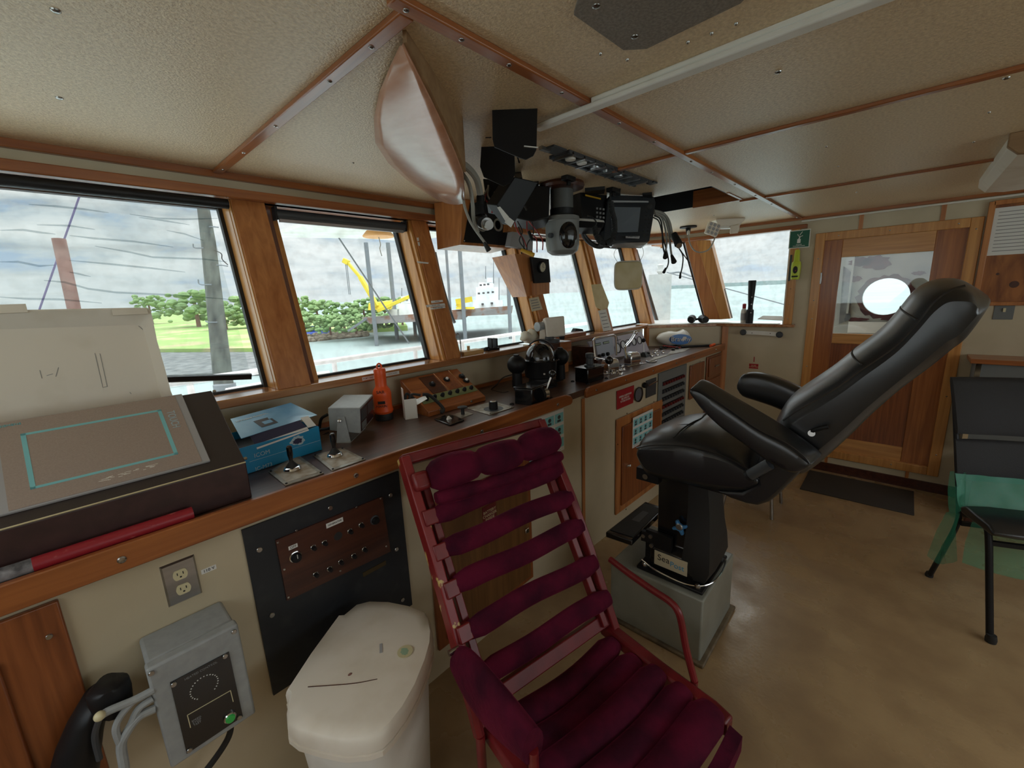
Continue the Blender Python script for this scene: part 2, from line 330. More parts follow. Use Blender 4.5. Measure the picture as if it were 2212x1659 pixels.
# wall above and below the front windows
struct(MB().box(-1.1, 3.88, 1.86, 1.92, 0, 1.235), 'wall_front', M['cream'])
YH = 2.035
struct(MB().box(-1.1, 4.08, YH + .01, YH + .05, 2.02, CZ).slab([(4.07, YH + .01, 2.03), (XR + .02, 1.62, 2.03), (XR + .02, 1.62, CZ), (4.07, YH + .01, CZ)], (.03, .02, 0)), 'wall_fore', M['cream'], smooth=False)
struct(MB().slab([(3.86, 1.81, 0), (4.31, 1.24, 0), (4.31, 1.24, 1.24), (3.86, 1.81, 1.24)], (.03, .03, 0)), 'wall_corner', M['cream'], smooth=False)
b = MB()
b.box(XR, XR + .05, -2.3, -.26, 0, CZ); b.box(XR, XR + .05, .54, .77, 0, CZ); b.box(XR, XR + .05, -.26, .54, 0, .18); b.box(XR, XR + .05, -.26, .54, 1.93, CZ)
b.box(XR, XR + .05, .77, 1.26, 0, 1.245); b.box(XR, XR + .05, .77, 1.68, 2.05, CZ)
struct(b, 'wall_right', M['cream'], smooth=False)
b = MB().box(-1.1, -1.06, -2.3, -.3, 0, CZ).box(-1.1, -1.06, 1.5, 2.04, 0, CZ).box(-1.1, -1.06, -.3, 1.5, 0, 1.2).box(-1.1, -1.06, -.3, 1.5, 2.0, CZ)
struct(b, 'wall_left', M['cream'], smooth=False)
b = MB().box(-1.1, -.2, -2.3, -2.25, 0, CZ).box(3.4, XR + .05, -2.3, -2.25, 0, CZ).box(-.2, 3.4, -2.3, -2.25, 0, 1.0).box(-.2, 3.4, -2.3, -2.25, 2.02, CZ)
struct(b, 'wall_aft', M['cream'], smooth=False)
struct(MB().box(XR - .012, XR, -2.2, 1.25, 0, .075), 'baseboard_right', M['darkwood'])
# ceiling trims
tn = [3]
def trim(mb, m, **k):
    o = struct(mb, 'trim_%d' % tn[0], m, **k); tn[0] += 1; return o
SCR = []
def screws(parent, pts, n=(0, 0, -1), r=.006, name='screw'):
    """round screw heads, each its own part"""
    n = Vector(n)
    for p in pts:
        MB().lathe([(r, 0), (r * .95, .0015), (r * .55, .003), (0, .0034)], p, n, 10).build(name, M['screw'], parent)
tA = trim(MB().box(.50, 4.3, .700, .732, CZ - .014, CZ), M['woodx'], bev=.003)
screws(tA, [(.53, .716, CZ - .014), (.66, .716, CZ - .014), (.80, .716, CZ - .014), (1.0, .716, CZ - .014), (1.3, .716, CZ - .014), (1.55, .716, CZ - .014), (1.9, .716, CZ - .014), (2.15, .716, CZ - .014), (2.5, .716, CZ - .014), (2.9, .716, CZ - .014), (3.3, .716, CZ - .014), (3.8, .716, CZ - .014), (4.15, .716, CZ - .014)])
tB = trim(MB().box(.527, .559, .732, 2.02, CZ - .014, CZ), M['woody'], bev=.003)
screws(tB, [(.543, y, CZ - .014) for y in (.86, 1.05, 1.4, 1.7, 1.95)])
trim(MB().box(1.78, 1.806, -2.2, .70, CZ - .012, CZ).box(1.78, 1.806, .732, 1.02, CZ - .012, CZ), M['woody'], bev=.003)
trim(MB().box(3.046, 3.068, -2.2, .70, CZ - .012, CZ).box(3.046, 3.068, .732, .84, CZ - .012, CZ), M['woody'], bev=.003)
trim(MB().box(-1.05, 4.07, YH - .012, YH + .012, CZ - .026, CZ), M['woodx'], bev=.003)
trim(MB().slab([(4.06, YH, CZ - .026), (XR, 1.62, CZ - .026), (XR, 1.62, CZ), (4.06, YH, CZ)], (-.015, -.015, 0)).box(XR - .02, XR, -2.2, 1.63, CZ - .022, CZ), M['woody'])
# header board, sill
trim(MB().box(-1.05, 4.07, YH - .03, YH + .16, 2.02, 2.055), M['woodx'], bev=.004)
trim(MB().slab([(4.05, YH - .02, 2.03), (XR - .02, 1.61, 2.03), (XR - .02, 1.61, 2.06), (4.05, YH - .02, 2.06)], (.15, .08, 0)).box(XR - .03, XR + .06, .66, 1.62, 2.028, 2.06), M['woody'], bev=.004)
trim(MB().box(-1.05, 2.18, 1.818, 2.02, 1.228, 1.262).box(2.36, 3.92, 1.818, 2.02, 1.228, 1.262), M['sillwood'], bev=.005)
trim(MB().prism([(3.86, 1.80), (4.25, 1.30), (4.25, .68), (4.36, .68), (4.40, 1.30), (4.14, 1.98), (3.86, 1.98)], 1.228, 1.252), M['sillwood'], bev=.004)
# vertical seams below the sill
trim(MB().slab([(3.845, 1.80, 1.06), (3.875, 1.79, 1.06), (3.875, 1.79, 1.23), (3.845, 1.80, 1.23)], (0, .03, 0)), M['woodz'])
trim(MB().slab([(4.27, 1.25, 0), (4.295, 1.205, 0), (4.295, 1.205, 1.23), (4.27, 1.25, 1.23)], (.02, .01, 0)), M['woodz'])
trim(MB().box(XR - .006, XR, .31, .335, 1.97, 2.10).box(XR - .006, XR, -.13, -.105, 1.97, 2.10).box(XR - .006, XR, .35, .37, .07, .135).box(XR - .006, XR, -.16, -.14, .07, .135), M['woodz'])
# ---- window posts on the raked plane
def yp(z, base=1.825): return base + .29 * (z - 1.27)
def raked(x0, x1, base, d, z0=1.262, z1=2.03):
    return MB().hexa([(x0, yp(z0, base), z0), (x1, yp(z0, base), z0), (x1, yp(z1, base), z1), (x0, yp(z1, base), z1)], [(x0, yp(z0, base + d), z0), (x1, yp(z0, base + d), z0), (x1, yp(z1, base + d), z1), (x0, yp(z1, base + d), z1)])
glassR = [.572, 1.412, 2.27, 3.14, 3.985]
glassL = [-.55, .765, 1.60, 2.47, 3.30]
postm = [(.578, .703), (1.425, 1.535), (2.30, 2.42), (3.165, 3.25), (3.99, 4.07)]
for i in range(5):
    x0, x1 = postm[i]
    # inner face board, jamb liner, then outer frame and the glass
    w = struct(raked(glassL[i] - .02, glassL[i], 1.90, .07), 'window_%d' % (i + 1), M['honey'])
    raked(glassR[i], glassR[i] + .018, 1.86, .12).build('jamb_liner', M['honey'], w, bev=.002)
    raked(glassR[i] - .014, glassR[i], 1.945, .03).build('gasket', M['rubber'], w)
    g0, g1 = glassL[i], glassR[i]
    MB().hexa([(g0, 1.955, 1.262), (g1, 1.955, 1.262), (g1, 1.958, 1.272), (g0, 1.958, 1.272)], [(g0, 1.975, 1.262), (g1, 1.975, 1.262), (g1, 1.978, 1.272), (g0, 1.978, 1.272)]).build('gasket', M['rubber'], w)
    MB().hexa([(g0, 2.17, 2.0), (g1, 2.17, 2.0), (g1, 2.19, 2.05), (g0, 2.19, 2.05)], [(g0, 2.20, 2.0), (g1, 2.20, 2.0), (g1, 2.22, 2.05), (g0, 2.22, 2.05)]).build('gasket', M['rubber'], w)
    z0, z1 = 1.262, 2.045
    MB().hexa([(g0, yp(z0, 1.97), z0), (g1, yp(z0, 1.97), z0), (g1, yp(z1, 1.97), z1), (g0, yp(z1, 1.97), z1)], [(g0, yp(z0, 1.976), z0), (g1, yp(z0, 1.976), z0), (g1, yp(z1, 1.976), z1), (g0, yp(z1, 1.976), z1)]).build('pane', M['glass'], w)
    trim(raked(x0 + (.012 if i else 0), x1, 1.825, .02).add(*(lambda q: (q.v, q.f))(raked(x0 + .03, x1 - .02, 1.845, .12))), M['woodz'], bev=.003)
    trim(raked(x0 - .004, x0 + .012, 1.835, .03), M['honey'], bev=.002)
# outer mullion faces between the panes
trim(MB().add(*(lambda qs: (qs.v, qs.f))(raked(.572, .765, 1.98, .03))).add(*(lambda qs: (qs.v, qs.f))(raked(1.43, 1.58, 1.98, .03))).add(*(lambda qs: (qs.v, qs.f))(raked(2.29, 2.45, 1.98, .03))).add(*(lambda qs: (qs.v, qs.f))(raked(3.16, 3.28, 1.98, .03))), M['shipwhite'])
# corner window (6) and starboard side window (7)
L0, L1 = PY(1.90, 1417, 692), PY(2.10, 1371, 539)
R0, R1 = PX(XR + .05, 1522, 687), PX(XR + .05, 1477, 523)
w6 = struct(MB().slab([L0, L0 + Vector((.02, -.02, 0)), L1 + Vector((.02, -.02, 0)), L1], (.03, .03, 0)), 'window_6', M['rubber'])
up = (R1 - R0) * .08
MB().slab([L0, R0, R1 + up, L1 + (L1 - L0) * .08], (.006, .005, 0)).build('pane', M['glass'], w6)
MB().slab([R0, R0 + Vector((-.006, .012, 0)), R1 + Vector((-.006, .012, 0)), R1], (.03, .0, 0)).build('gasket', M['rubber'], w6)
q0, q1 = PX(XR + .01, 1579, 688), PX(XR + .01, 1536, 519)
p0, p1 = PX(XR - .0, 1524, 690), PX(XR - .0, 1479, 520)
p0.x = p1.x = q0.x = q1.x = XR - .005
m0, m1 = PX(XR - .005, 1556, 690), PX(XR - .005, 1504, 519)
trim(MB().slab([p0, m0, m1, p1], (.09, 0, 0)), M['woodz'], bev=.003)
trim(MB().slab([m0 + Vector((-.01, 0, 0)), q0 + Vector((-.01, 0, 0)), q1 + Vector((-.01, 0, 0)), m1 + Vector((-.01, 0, 0))], (.09, 0, 0)), M['honey'], bev=.003)
a0, a1 = PX(XR + .06, 1579, 686), PX(XR + .06, 1536, 520)
w7 = struct(MB().slab([a0, a0 + Vector((0, -.014, 0)), a1 + Vector((0, -.014, 0)), a1], (-.03, 0, 0)), 'window_7', M['rubber'])
MB().slab([a0 + Vector((0, .02, -.03)), (XR + .06, .76, a0.z - .03), (XR + .06, .76, 2.06), a1 + Vector((0, .04, .04))], (.006, 0, 0)).build('pane', M['glass'], w7)
MB().box(XR - .02, XR + .05, .705, .765, 1.252, 2.03).build('jamb', M['honey'], w7, bev=.003)
MB().box(XR - .012, XR + .04, .765, .775, 1.252, 2.03).build('gasket', M['white'], w7)
screws(w7, [(XR - .02, .735, z) for z in (1.3, 1.42, 1.55)], (-1, 0, 0), .004)
# ---- door in the starboard wall
def dy(px, py): return PX(XR + .01, px, py)
d1 = struct(MB().box(XR - .014, XR + .02, .535, .598, .13, 1.977).box(XR - .014, XR + .02, -.318, -.255, .13, 1.977).box(XR - .014, XR + .02, -.255, .535, 1.915, 1.977).box(XR - .014, XR + .02, -.255, .535, .13, .195), 'door_1', M['honey'], bev=.004)
lf = MB().box(XR + .012, XR + .045, .42, .538, .19, 1.92).box(XR + .012, XR + .045, -.258, -.10, .19, 1.92).build('door_stile', M['doorstile'], d1, bev=.003)
MB().box(XR + .012, XR + .045, -.10, .42, 1.78, 1.92).box(XR + .012, XR + .045, -.10, .42, 1.10, 1.18).build('door_rail', M['honeyh'], d1, bev=.003)
MB().box(XR + .012, XR + .045, -.10, .42, .19, .31).build('door_rail', M['honeyh'], d1, bev=.003)
MB().box(XR + .022, XR + .032, -.11, .43, .3, 1.11).build('door_panel', M['panelwood'], d1)
MB().box(XR + .028, XR + .033, -.11, .43, 1.17, 1.79).build('pane', M['doorglass'], d1)
for z in (1.58, .5): MB().box(XR - .016, XR - .002, .528, .54, z, z + .09).build('hinge', M['steel'], d1, bev=.002)
screws(d1, [(XR - .014, .566, z) for z in (.4, .9, 1.3, 1.45, 1.78)] + [(XR - .014, y, 1.946) for y in (.45, .15, -.2)] + [(XR - .014, -.287, z) for z in (1.9, .75, .3)] + [(XR - .014, -.05, .165)], (-1, 0, 0), .005)
# vestibule outside the door with a porthole
XO = XR + .75
pc = PX(XO, 1913, 641); pr = .16
ring = [(pc.y + pr * math.cos(t), pc.z + pr * math.sin(t)) for t in [2 * math.pi * i / 32 for i in range(32)]]
v = MB()
fo = Fr((XO, 0, 0), (0, 1, 0), (0, 0, 1))
sq = []
Y0, Y1, Z0, Z1 = -1.4, .68, -.1, 2.3
for i in range(32):
    t = 2 * math.pi * i / 32; c, q = math.cos(t), math.sin(t); k = min((Y1 - pc.y) / c if c > 1e-6 else ((Y0 - pc.y) / c if c < -1e-6 else 9), (Z1 - pc.z) / q if q > 1e-6 else ((Z0 - pc.z) / q if q < -1e-6 else 9)); sq.append((pc.y + k * c, pc.z + k * q))
v.fr = fo; v.loft([[(a, bb, 0) for a, bb in ring], [(a, bb, 0) for a, bb in sq]], cap=False); v.loft([[(a, bb, 0) for a, bb in ring], [(a, bb, .06) for a, bb in ring]], cap=False)
M['vestpaint'] = mat('chalky_white_paint', srgb(176, 178, 172), .7, col2=srgb(150, 154, 152), scale=4, detail=8)
M['primer'] = mat('red_primer_patch', srgb(98, 52, 52), .8, col2=srgb(70, 46, 50), scale=12)
struct(v, 'wall_vestibule', M['vestpaint'], smooth=False)
def blob(fr, cx, cy, rx, ry, seed, h=.003, n=26, jag=.35):
    rr = random.Random(seed); return [(cx + rx * math.cos(t) * (1 - jag * rr.random()), cy + ry * math.sin(t) * (1 - jag * rr.random())) for t in [2 * math.pi * i / n for i in range(n)]]
fv = Fr((XO, 0, 0), (0, -1, 0), (0, 0, 1)); v = MB(fv)
rr = random.Random(3)
outer = [(-pc.y + (pr + .02 + .035 * rr.random()) * math.cos(t), pc.z + (pr + .015 + .03 * rr.random()) * math.sin(t)) for t in [2 * math.pi * i / 40 for i in range(40)]]
inner = [(-pc.y + pr * math.cos(t), pc.z + pr * math.sin(t)) for t in [2 * math.pi * i / 40 for i in range(40)]]
v.loft([[(a, c, .004) for a, c in outer], [(a, c, .004) for a, c in inner]], cap=False)
for (px, py, rx, ry, sd) in ((1890, 568, .13, .07, 5), (1860, 566, .10, .05, 6), (1845, 603, .07, .03, 7), (1850, 690, .10, .02, 8), (1945, 688, .16, .03, 9), (1985, 590, .05, .02, 11)):
    c = PX(XO, px, py); v.prism(blob(None, -c.y, c.z, rx, ry, sd), .003, .005)
trim(v, M['primer'], smooth=False)
v = MB(fv); a = PX(XO - .02, 1833, 695); c = PX(XO - .02, 1965, 722); v.box(-a.y, -c.y, c.z, a.z, .012, .016); trim(v, M['paper'])
_q = [PX(XO - .01, *p) for p in ((1822, 575), (1842, 590), (1836, 690), (1812, 700))]; trim(MB(fv).prism([(-p.y, p.z) for p in _q], .006, .01), mat('dark_grey_patch', srgb(84, 88, 92), .8, col2=srgb(120, 122, 122), scale=14))
trim(MB(Fr((XO, 0, 0), (0, -1, 0), (0, 0, 1))).box(-pc.y - .26, -pc.y - .245, 1.3, 1.95, 0, .04).box(-pc.y + .30, -pc.y + .315, 1.3, 1.85, 0, .05).box(-pc.y - .3, -pc.y + .32, 1.90, 1.915, 0, .05), M['vestpaint'])
struct(MB().box(XR + .06, XO + .3, -1.4, .68, -.1, 0), 'floor_vestibule', M['primer'])
struct(MB().box(XR + .06, XO + .3, -1.4, .66, 2.2, 2.24), 'ceiling_vestibule', M['vestpaint'])
# ---------------------------------------------------------------- outside
SEA = -5.0
w = MB().box(-1500, 4500, -2500, 4500, SEA - .1, SEA).build('river_water', M['water'], smooth=False); tag(w, 'wide pale green river stretching to the horizon', 'water', kind='stuff')
def at(px, py, z=SEA): return PZ(z, px, py)
def ground(name, pts, z, m, label, cat='ground'):
    b = MB().prism([(p.x, p.y) for p in pts], SEA - .5, z); o = b.build(name, m, smooth=False); return tag(o, label, cat, kind='structure')
# left bank seen in window 1
L = [at(200, 790), at(590, 770), at(600, 745), at(700, 735), at(850, 712), at(860, 700), at(560, 696), at(250, 700), at(-400, 720), at(-300, 800)]
ground('grass_bank', [at(-500, 760, -4), at(560, 752, -4), at(640, 716, -4), at(880, 704, -4), at(870, 690, -4), at(500, 672, -4), at(-400, 700, -4)], -4.0, M['grass'], 'green grassy river bank with bare sandy patches in the left window', 'grass')
ground('shingle_beach', [at(-400, 850, -4.5), at(560, 800, -4.5), at(600, 770, -4.5), at(580, 748, -4.5), at(-400, 756, -4.5)], -4.5, M['mud'], 'grey shingle beach below the grassy bank in the left window', 'beach')
def tree(px, base_py, w, h, z=-4.0, seed=0, label='', grp=None):
    p = at(px, base_py, z); rr = random.Random(seed); t = thing('tree', p, label, 'tree', grp)
    d = (p - EYE).length; s = d / FPX
    b = MB()
    for k in range(110):
        a = rr.random() * 6.28; r = rr.random() ** .5; hh = rr.random(); rad = (.05 + .09 * rr.random()) * w * s * .55
        b.sph((p.x + math.cos(a) * r * w * s * .5 * (1 - .4 * hh), p.y + math.sin(a) * r * w * s * .5, p.z + h * s * (.18 + .72 * hh)), (rad, rad, rad * .7), 6, 4)
    b.build('foliage', M['foliage'], t, smooth=False); MB().cyl(p, p + Vector((0, 0, h * s * .6)), w * s * .03, w * s * .02, 7).build('trunk', M['rust'], t)
for i, (px, py, w, h) in enumerate(((330, 700, 60, 50), (430, 706, 120, 66), (560, 706, 110, 60), (490, 712, 70, 45))): tree(px, py, w, h, seed=i, label=['small round tree alone at left of the bank window', 'broad green tree behind the utility mast', 'dense trees at the right end of the left window', 'low bush in front of the mast trees'][i], grp='trees in the left window')
tl = [(640, 712, 90, 66), (690, 714, 90, 62), (745, 716, 90, 62), (790, 712, 90, 68), (835, 708, 90, 66), (870, 702, 80, 60), (660, 722, 80, 44), (715, 724, 80, 42), (770, 722, 80, 42), (640, 724, 60, 36), (810, 716, 80, 40)]
TW = ['back row, far left beside the window post', 'back row, second from the left', 'back row, middle of the wood', 'back row, just left of the crane boom', 'back row, behind the first barge leg', 'back row, behind the second barge leg', 'front row above the blue pipe', 'front row above the rock spit', 'front row left of the gangway', 'front row, lowest at far left', 'front row, beside the gangway']
for i, (px, py, w, h) in enumerate(tl): tree(px, py, w, h, seed=20 + i, label='leafy green tree on the wooded bank, ' + TW[i], grp='trees on the wooded bank')
# rock spit
r = MB(); rr = random.Random(4)
for k in range(150):
    u = rr.random(); px = 640 + 150 * u; py = 726 + 16 * rr.random() * (1 - u * .75) - u * 3; p = at(px, py); s = .5 + .5 * rr.random()
    r.sph((p.x, p.y, SEA + .3 * rr.random()), (s, s * .8, s * .7), 6, 4)
tag(r.build('rock_spit', M['rock'], smooth=False), 'low spit of tan rocks in the water left of the barge', 'rocks', kind='stuff')
p = at(640, 716, -4); q = at(702, 713, -4); tag(MB().cyl(p + Vector((0, 0, .2)), q + Vector((0, 0, .2)), .8).cyl(p + Vector((-2, -2, -.6)), q + Vector((0, -2, -.6)), .5).build('blue_pipe', mat('blue_pipe_paint', srgb(62, 92, 190), .5)), 'long blue pipe lying on the bank above the rock spit', 'pipe')
# far shore
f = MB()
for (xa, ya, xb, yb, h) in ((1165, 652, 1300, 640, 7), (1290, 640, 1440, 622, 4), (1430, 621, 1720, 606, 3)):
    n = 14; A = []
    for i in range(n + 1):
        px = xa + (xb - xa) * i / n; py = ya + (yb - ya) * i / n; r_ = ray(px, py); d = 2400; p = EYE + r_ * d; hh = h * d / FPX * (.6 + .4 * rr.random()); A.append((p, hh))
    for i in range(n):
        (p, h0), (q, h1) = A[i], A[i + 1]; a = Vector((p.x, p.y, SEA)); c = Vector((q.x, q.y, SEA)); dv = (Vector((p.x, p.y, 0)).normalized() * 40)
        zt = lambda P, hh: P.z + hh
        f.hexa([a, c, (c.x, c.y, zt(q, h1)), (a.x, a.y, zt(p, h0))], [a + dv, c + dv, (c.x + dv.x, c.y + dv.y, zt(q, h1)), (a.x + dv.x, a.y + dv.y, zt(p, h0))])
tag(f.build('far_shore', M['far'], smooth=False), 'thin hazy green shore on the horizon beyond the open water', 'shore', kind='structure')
# jack-up barge with crane, seen through windows 2 and 3
D = 62.0
def P(px, py, d=D): return PD(d, px, py)
barge = thing('jackup_barge', P(950, 690), 'rusty jack-up work barge on tall legs with white deckhouse', 'barge')
def leg(xt, yt, xb, yb, d=D, r=.9): p, q = P(xt, yt, d), P(xb, yb, d); MB().cyl((q.x, q.y, SEA - 1), (q.x, q.y, max(p.z, q.z)), r, r, 12).build('leg', M['leg'], barge)
leg(786, 530, 813, 735, r=.3); leg(828, 530, 857, 722, D + 8, .33); leg(895, 690, 897, 718, D + 14, .3)
leg(990, 540, 1004, 712, D + 2, .3); leg(1094, 590, 1102, 708, D + 2, .28); leg(966, 540, 975, 700, D + 20, .25)
hb = MB(); A = [P(778, 700), P(905, 690), P(1100, 672, D + 4), P(1100, 690, D + 4), P(905, 700), P(815, 708)]
hb.hexa([P(780, 686), P(1000, 672, D + 2), P(1000, 690, D + 2), P(800, 700)], [P(800, 684, D + 16), P(1010, 671, D + 20), P(1010, 684, D + 20), P(820, 696, D + 16)])
hb.hexa([P(975, 670, D + 2), P(1100, 661, D + 4), P(1098, 679, D + 4), P(985, 684, D + 2)], [P(985, 669, D + 20), P(1108, 660, D + 24), P(1106, 676, D + 24), P(995, 682, D + 20)])
hb.build('hull', M['hull'], barge, smooth=False)
def bx(px0, py0, px1, py1, d, th=4, m='shipwhite', name='deckhouse'):
    a, b2, c, e = P(px0, py1, d), P(px1, py1, d), P(px1, py0, d), P(px0, py0, d); return MB().slab([a, b2, c, e], (P(px0, py1, d) - EYE).normalized() * th).build(name, M[m], barge, smooth=False)
bx(858, 655, 898, 683, D + 3); bx(866, 640, 890, 656, D + 3); bx(840, 668, 862, 686, D + 3); bx(1022, 648, 1086, 668, D + 6); bx(1028, 620, 1078, 649, D + 7); bx(1034, 610, 1066, 621, D + 8); bx(1052, 600, 1066, 611, D + 8, 2)
for (x0, y0) in ((1036, 614), (1044, 613), (1052, 612), (1032, 632), (1042, 631), (1052, 630), (1062, 629), (868, 646), (876, 645), (1040, 655), (1060, 653)): bx(x0, y0, x0 + 5, y0 + 4, D + 2.9 if x0 < 950 else D + 5.5, .6, 'greydark', 'window')
for (x0, y0, x1, y1) in ((1049, 575, 1050, 602), (1066, 560, 1066.6, 612), (1078, 600, 1079, 650), (868, 622, 868.5, 642)):
    MB().cyl(P(x0, y1, D + 7), P(x0, y0, D + 7), .1, .06, 6).build('mast', M['leg'], barge)
bx(812, 684, 860, 690, D + 1, 1, 'craneyellow', 'deck_rail'); bx(985, 663, 1025, 668, D + 1.8, .5, 'craneyellow', 'deck_rail')
MB().bar(P(752, 715), P(792, 688), .5, .3).build('gangway', M['leg'], barge)
cr_ = thing('yellow_crane', P(812, 670), 'yellow crane with a long raised telescopic boom on the barge', 'crane')
def cb(a, b2, w, nm='boom'): MB().bar(P(*a), P(*b2), w, w).build(nm, M['craneyellow'], cr_, bev=.05)
cb((815, 662), (778, 598), .55); cb((779, 600), (750, 566), .4); cb((753, 568), (742, 562), .7, 'boom_head')
MB().hexa([P(796, 656), P(845, 650), P(845, 668), P(795, 670)], [P(800, 654, D + 4), P(848, 648, D + 4), P(848, 664, D + 4), P(798, 667, D + 4)]).build('crane_house', M['craneyellow'], cr_)
cb((815, 672), (886, 640), .5, 'counter_boom')
for k in (0, 3): MB().cyl(P(746 + k, 566), P(754 + k, 636), .06, .06, 5).build('hoist_wire', M['leg'], cr_)
cr2 = thing('deck_crane', P(1000, 655), 'short yellow crane lying level on the barge deck in the third window', 'crane')
MB().bar(P(985, 652, D + 3), P(1020, 646, D + 3), 1.0, .8).build('boom', M['craneyellow'], cr2); MB().bar(P(988, 656, D + 3), P(1000, 664, D + 3), .7, .7).build('base', M['craneyellow'], cr2)
# own ship outside the glass: rails, wires, king post, mast, soffit
YR = 3.4
def R(px, py, y=YR): return PY(y, px, py)
rl = thing('bow_rail', R(800, 790), 'white painted pipe railing outside the front windows', 'railing')
p, q = R(664, 800), R(915, 740); p.z = q.z = (p.z + q.z) / 2
MB().tube([(p.x - 1.2, YR, p.z), (q.x, YR, p.z), (q.x + 3.2, YR + .1, p.z - .0)], .022, 10, smooth=False).build('top_rail', M['rail'], rl)
for px in (720, 898): a = R(px, 770); MB().cyl((a.x, YR, .68), (a.x, YR, p.z), .02).build('post', M['rail'], rl)
for xx in (p.x - .75, 2.9, 3.7, 4.5): MB().cyl((xx, YR, .68), (xx, YR, p.z), .02).build('post', M['rail'], rl)
a = R(664, 818, 3.1); c = R(700, 800, 3.1); MB().tube([(a.x - .5, 3.1, a.z), (c.x - .02, 3.1, a.z + .01), (c.x, 3.1, a.z - .04), (c.x, 3.1, .69)], .025, 10).build('mooring_bar', M['rail'], rl)
tag(MB().box(-3, 6.5, 2.6, 3.9, .62, .68).build('foredeck', M['shipwhite']), 'pale painted deck edge under the bow rail', 'deck')
tag(MB().box(-6, 8, 2.3, 9.5, -1.7, -1.6).box(4.95, 8, -3, 2.3, -1.7, -1.6).build('main_deck', M['shipwhite']), 'ship main deck far below the front windows', 'deck', kind='structure')
km = thing('utility_mast', P(470, 800, 9), 'weathered timber mast with climbing hooks outside the left window', 'mast')
def mp(px, py, d=5.2): return PD(d, px, py)
_b = mp(486, 838); MB().cyl((_b.x, _b.y, -1.6), _b + Vector((0, 0, .05)), .12).build('pole_foot', M['leg'], km)
MB().loft([[mp(466 - 2, 838), mp(506, 838), mp(506, 838) + Vector((0, .06, 0)), mp(464, 838) + Vector((0, .06, 0))], [mp(436, 520), mp(466, 520), mp(466, 520) + Vector((0, .06, 0)), mp(436, 520) + Vector((0, .06, 0))], [mp(427, 440), mp(451, 440), mp(451, 440) + Vector((0, .06, 0)), mp(427, 440) + Vector((0, .06, 0))]]).build('pole', mat('weathered_mast', srgb(104, 106, 98), .85, col2=srgb(40, 44, 46), scale=9, stretch=(1, 1, .3), detail=9), km)
for (a, c, e) in (((403, 441), (412, 446), (430, 449)), ((417, 527), (420, 535), (440, 536)), ((428, 604), (432, 614), (458, 615)), ((444, 693), (450, 696), (470, 696)), ((452, 490), (462, 490), (472, 491)), ((468, 573), (480, 573), (492, 575))):
    MB().tube([mp(*a), mp(*c), mp(*e)], .008, 6).build('climbing_hook', M['leg'], km)
MB().tube([mp(462, 540), mp(478, 548), mp(480, 560), mp(492, 572)], .006, 6).build('cable', M['black'], km)
ka, kb = mp(148, 690, 6), mp(127, 516, 6); kp = MB().cyl((ka.x, ka.y, -1.6), (kb.x, kb.y, kb.z), .075, .075, 16); tag(kp.build('king_post', M['rust']), 'rusty pink steel pipe post standing behind the plastic cover', 'pipe')
def toz(a, b, z): return a + (b - a) * ((z - a.z) / (b.z - a.z))
tag(MB().cyl(mp(190, 372, 7), toz(mp(176, 412, 7), mp(84, 672, 7), -1.6), .014, .014, 6).build('stay_rope', mat('purple_rope', srgb(104, 92, 128), .7)), 'thin purple slanting rope crossing the left window sky', 'rope')
tag(MB().cyl(mp(712, 484, 4.2), mp(884, 742, 4.2), .008, .008, 6).build('stay_wire', M['leg']), 'thin grey wire stay slanting across the second window', 'wire')
tag(MB().cyl(mp(1440, 588, 7), toz(mp(1440, 588, 7), mp(1710, 662, 7), .2), .009, .009, 6).build('stay_wire', M['leg']), 'thin dark stay wire sloping across the starboard windows', 'wire')
pl = thing('mooring_pile', PD(14, 1426, 690), 'thick pale concrete pile with a shackle on top outside the corner window', 'pile')
c0 = PD(14, 1426, 600); MB().cyl((c0.x, c0.y, SEA - 1), (c0.x, c0.y, PD(14, 1426, 593).z), .365, .365, 24).build('shaft', M['pile'], pl)
MB().lathe([(.05, 0), (.12, .1), (.08, .2), (.1, .3), (0, .34)], (c0.x, c0.y, PD(14, 1426, 593).z)).build('cap', M['pile'], pl)
MB().tube([PD(14, 1448, 590), PD(14, 1470, 588), PD(13, 1495, 597)], .03, 6).build('line', M['leg'], pl)
s0, s1 = PZ(2.22, 585, 512), PZ(2.22, 800, 516)
so = MB().prism([(-1.2, 2.24), (4.6, 2.24), (4.6, 2.4), (s1.x + .8, 2.4), (s1.x + .45, s1.y), (s1.x, s1.y), (s0.x, s0.y), (s0.x, 2.4), (-1.2, 2.4)], 2.22, 2.25).build('roof_overhang', M['soffit'], smooth=False)
tag(so, 'pale painted roof overhang at the top of the second window', 'roof overhang')
dc = PZ(2.14, 818, 512); ds = thing('deck_lamp', dc, 'amber disc shaped lamp hanging under the overhang', 'lamp')
MB().lathe([(.01, .0), (.13, 0), (.135, .01), (.1, .05), (.03, .08), (.03, .09)], dc, (0, 0, 1), 32).build('shade', M['amber'], ds)
MB().tube([dc, dc + Vector((.01, 0, -.06)), dc + Vector((0, 0, -.1)), dc + Vector((.012, 0, -.16))], .004, 6).build('pull_cord', M['cord'], ds)
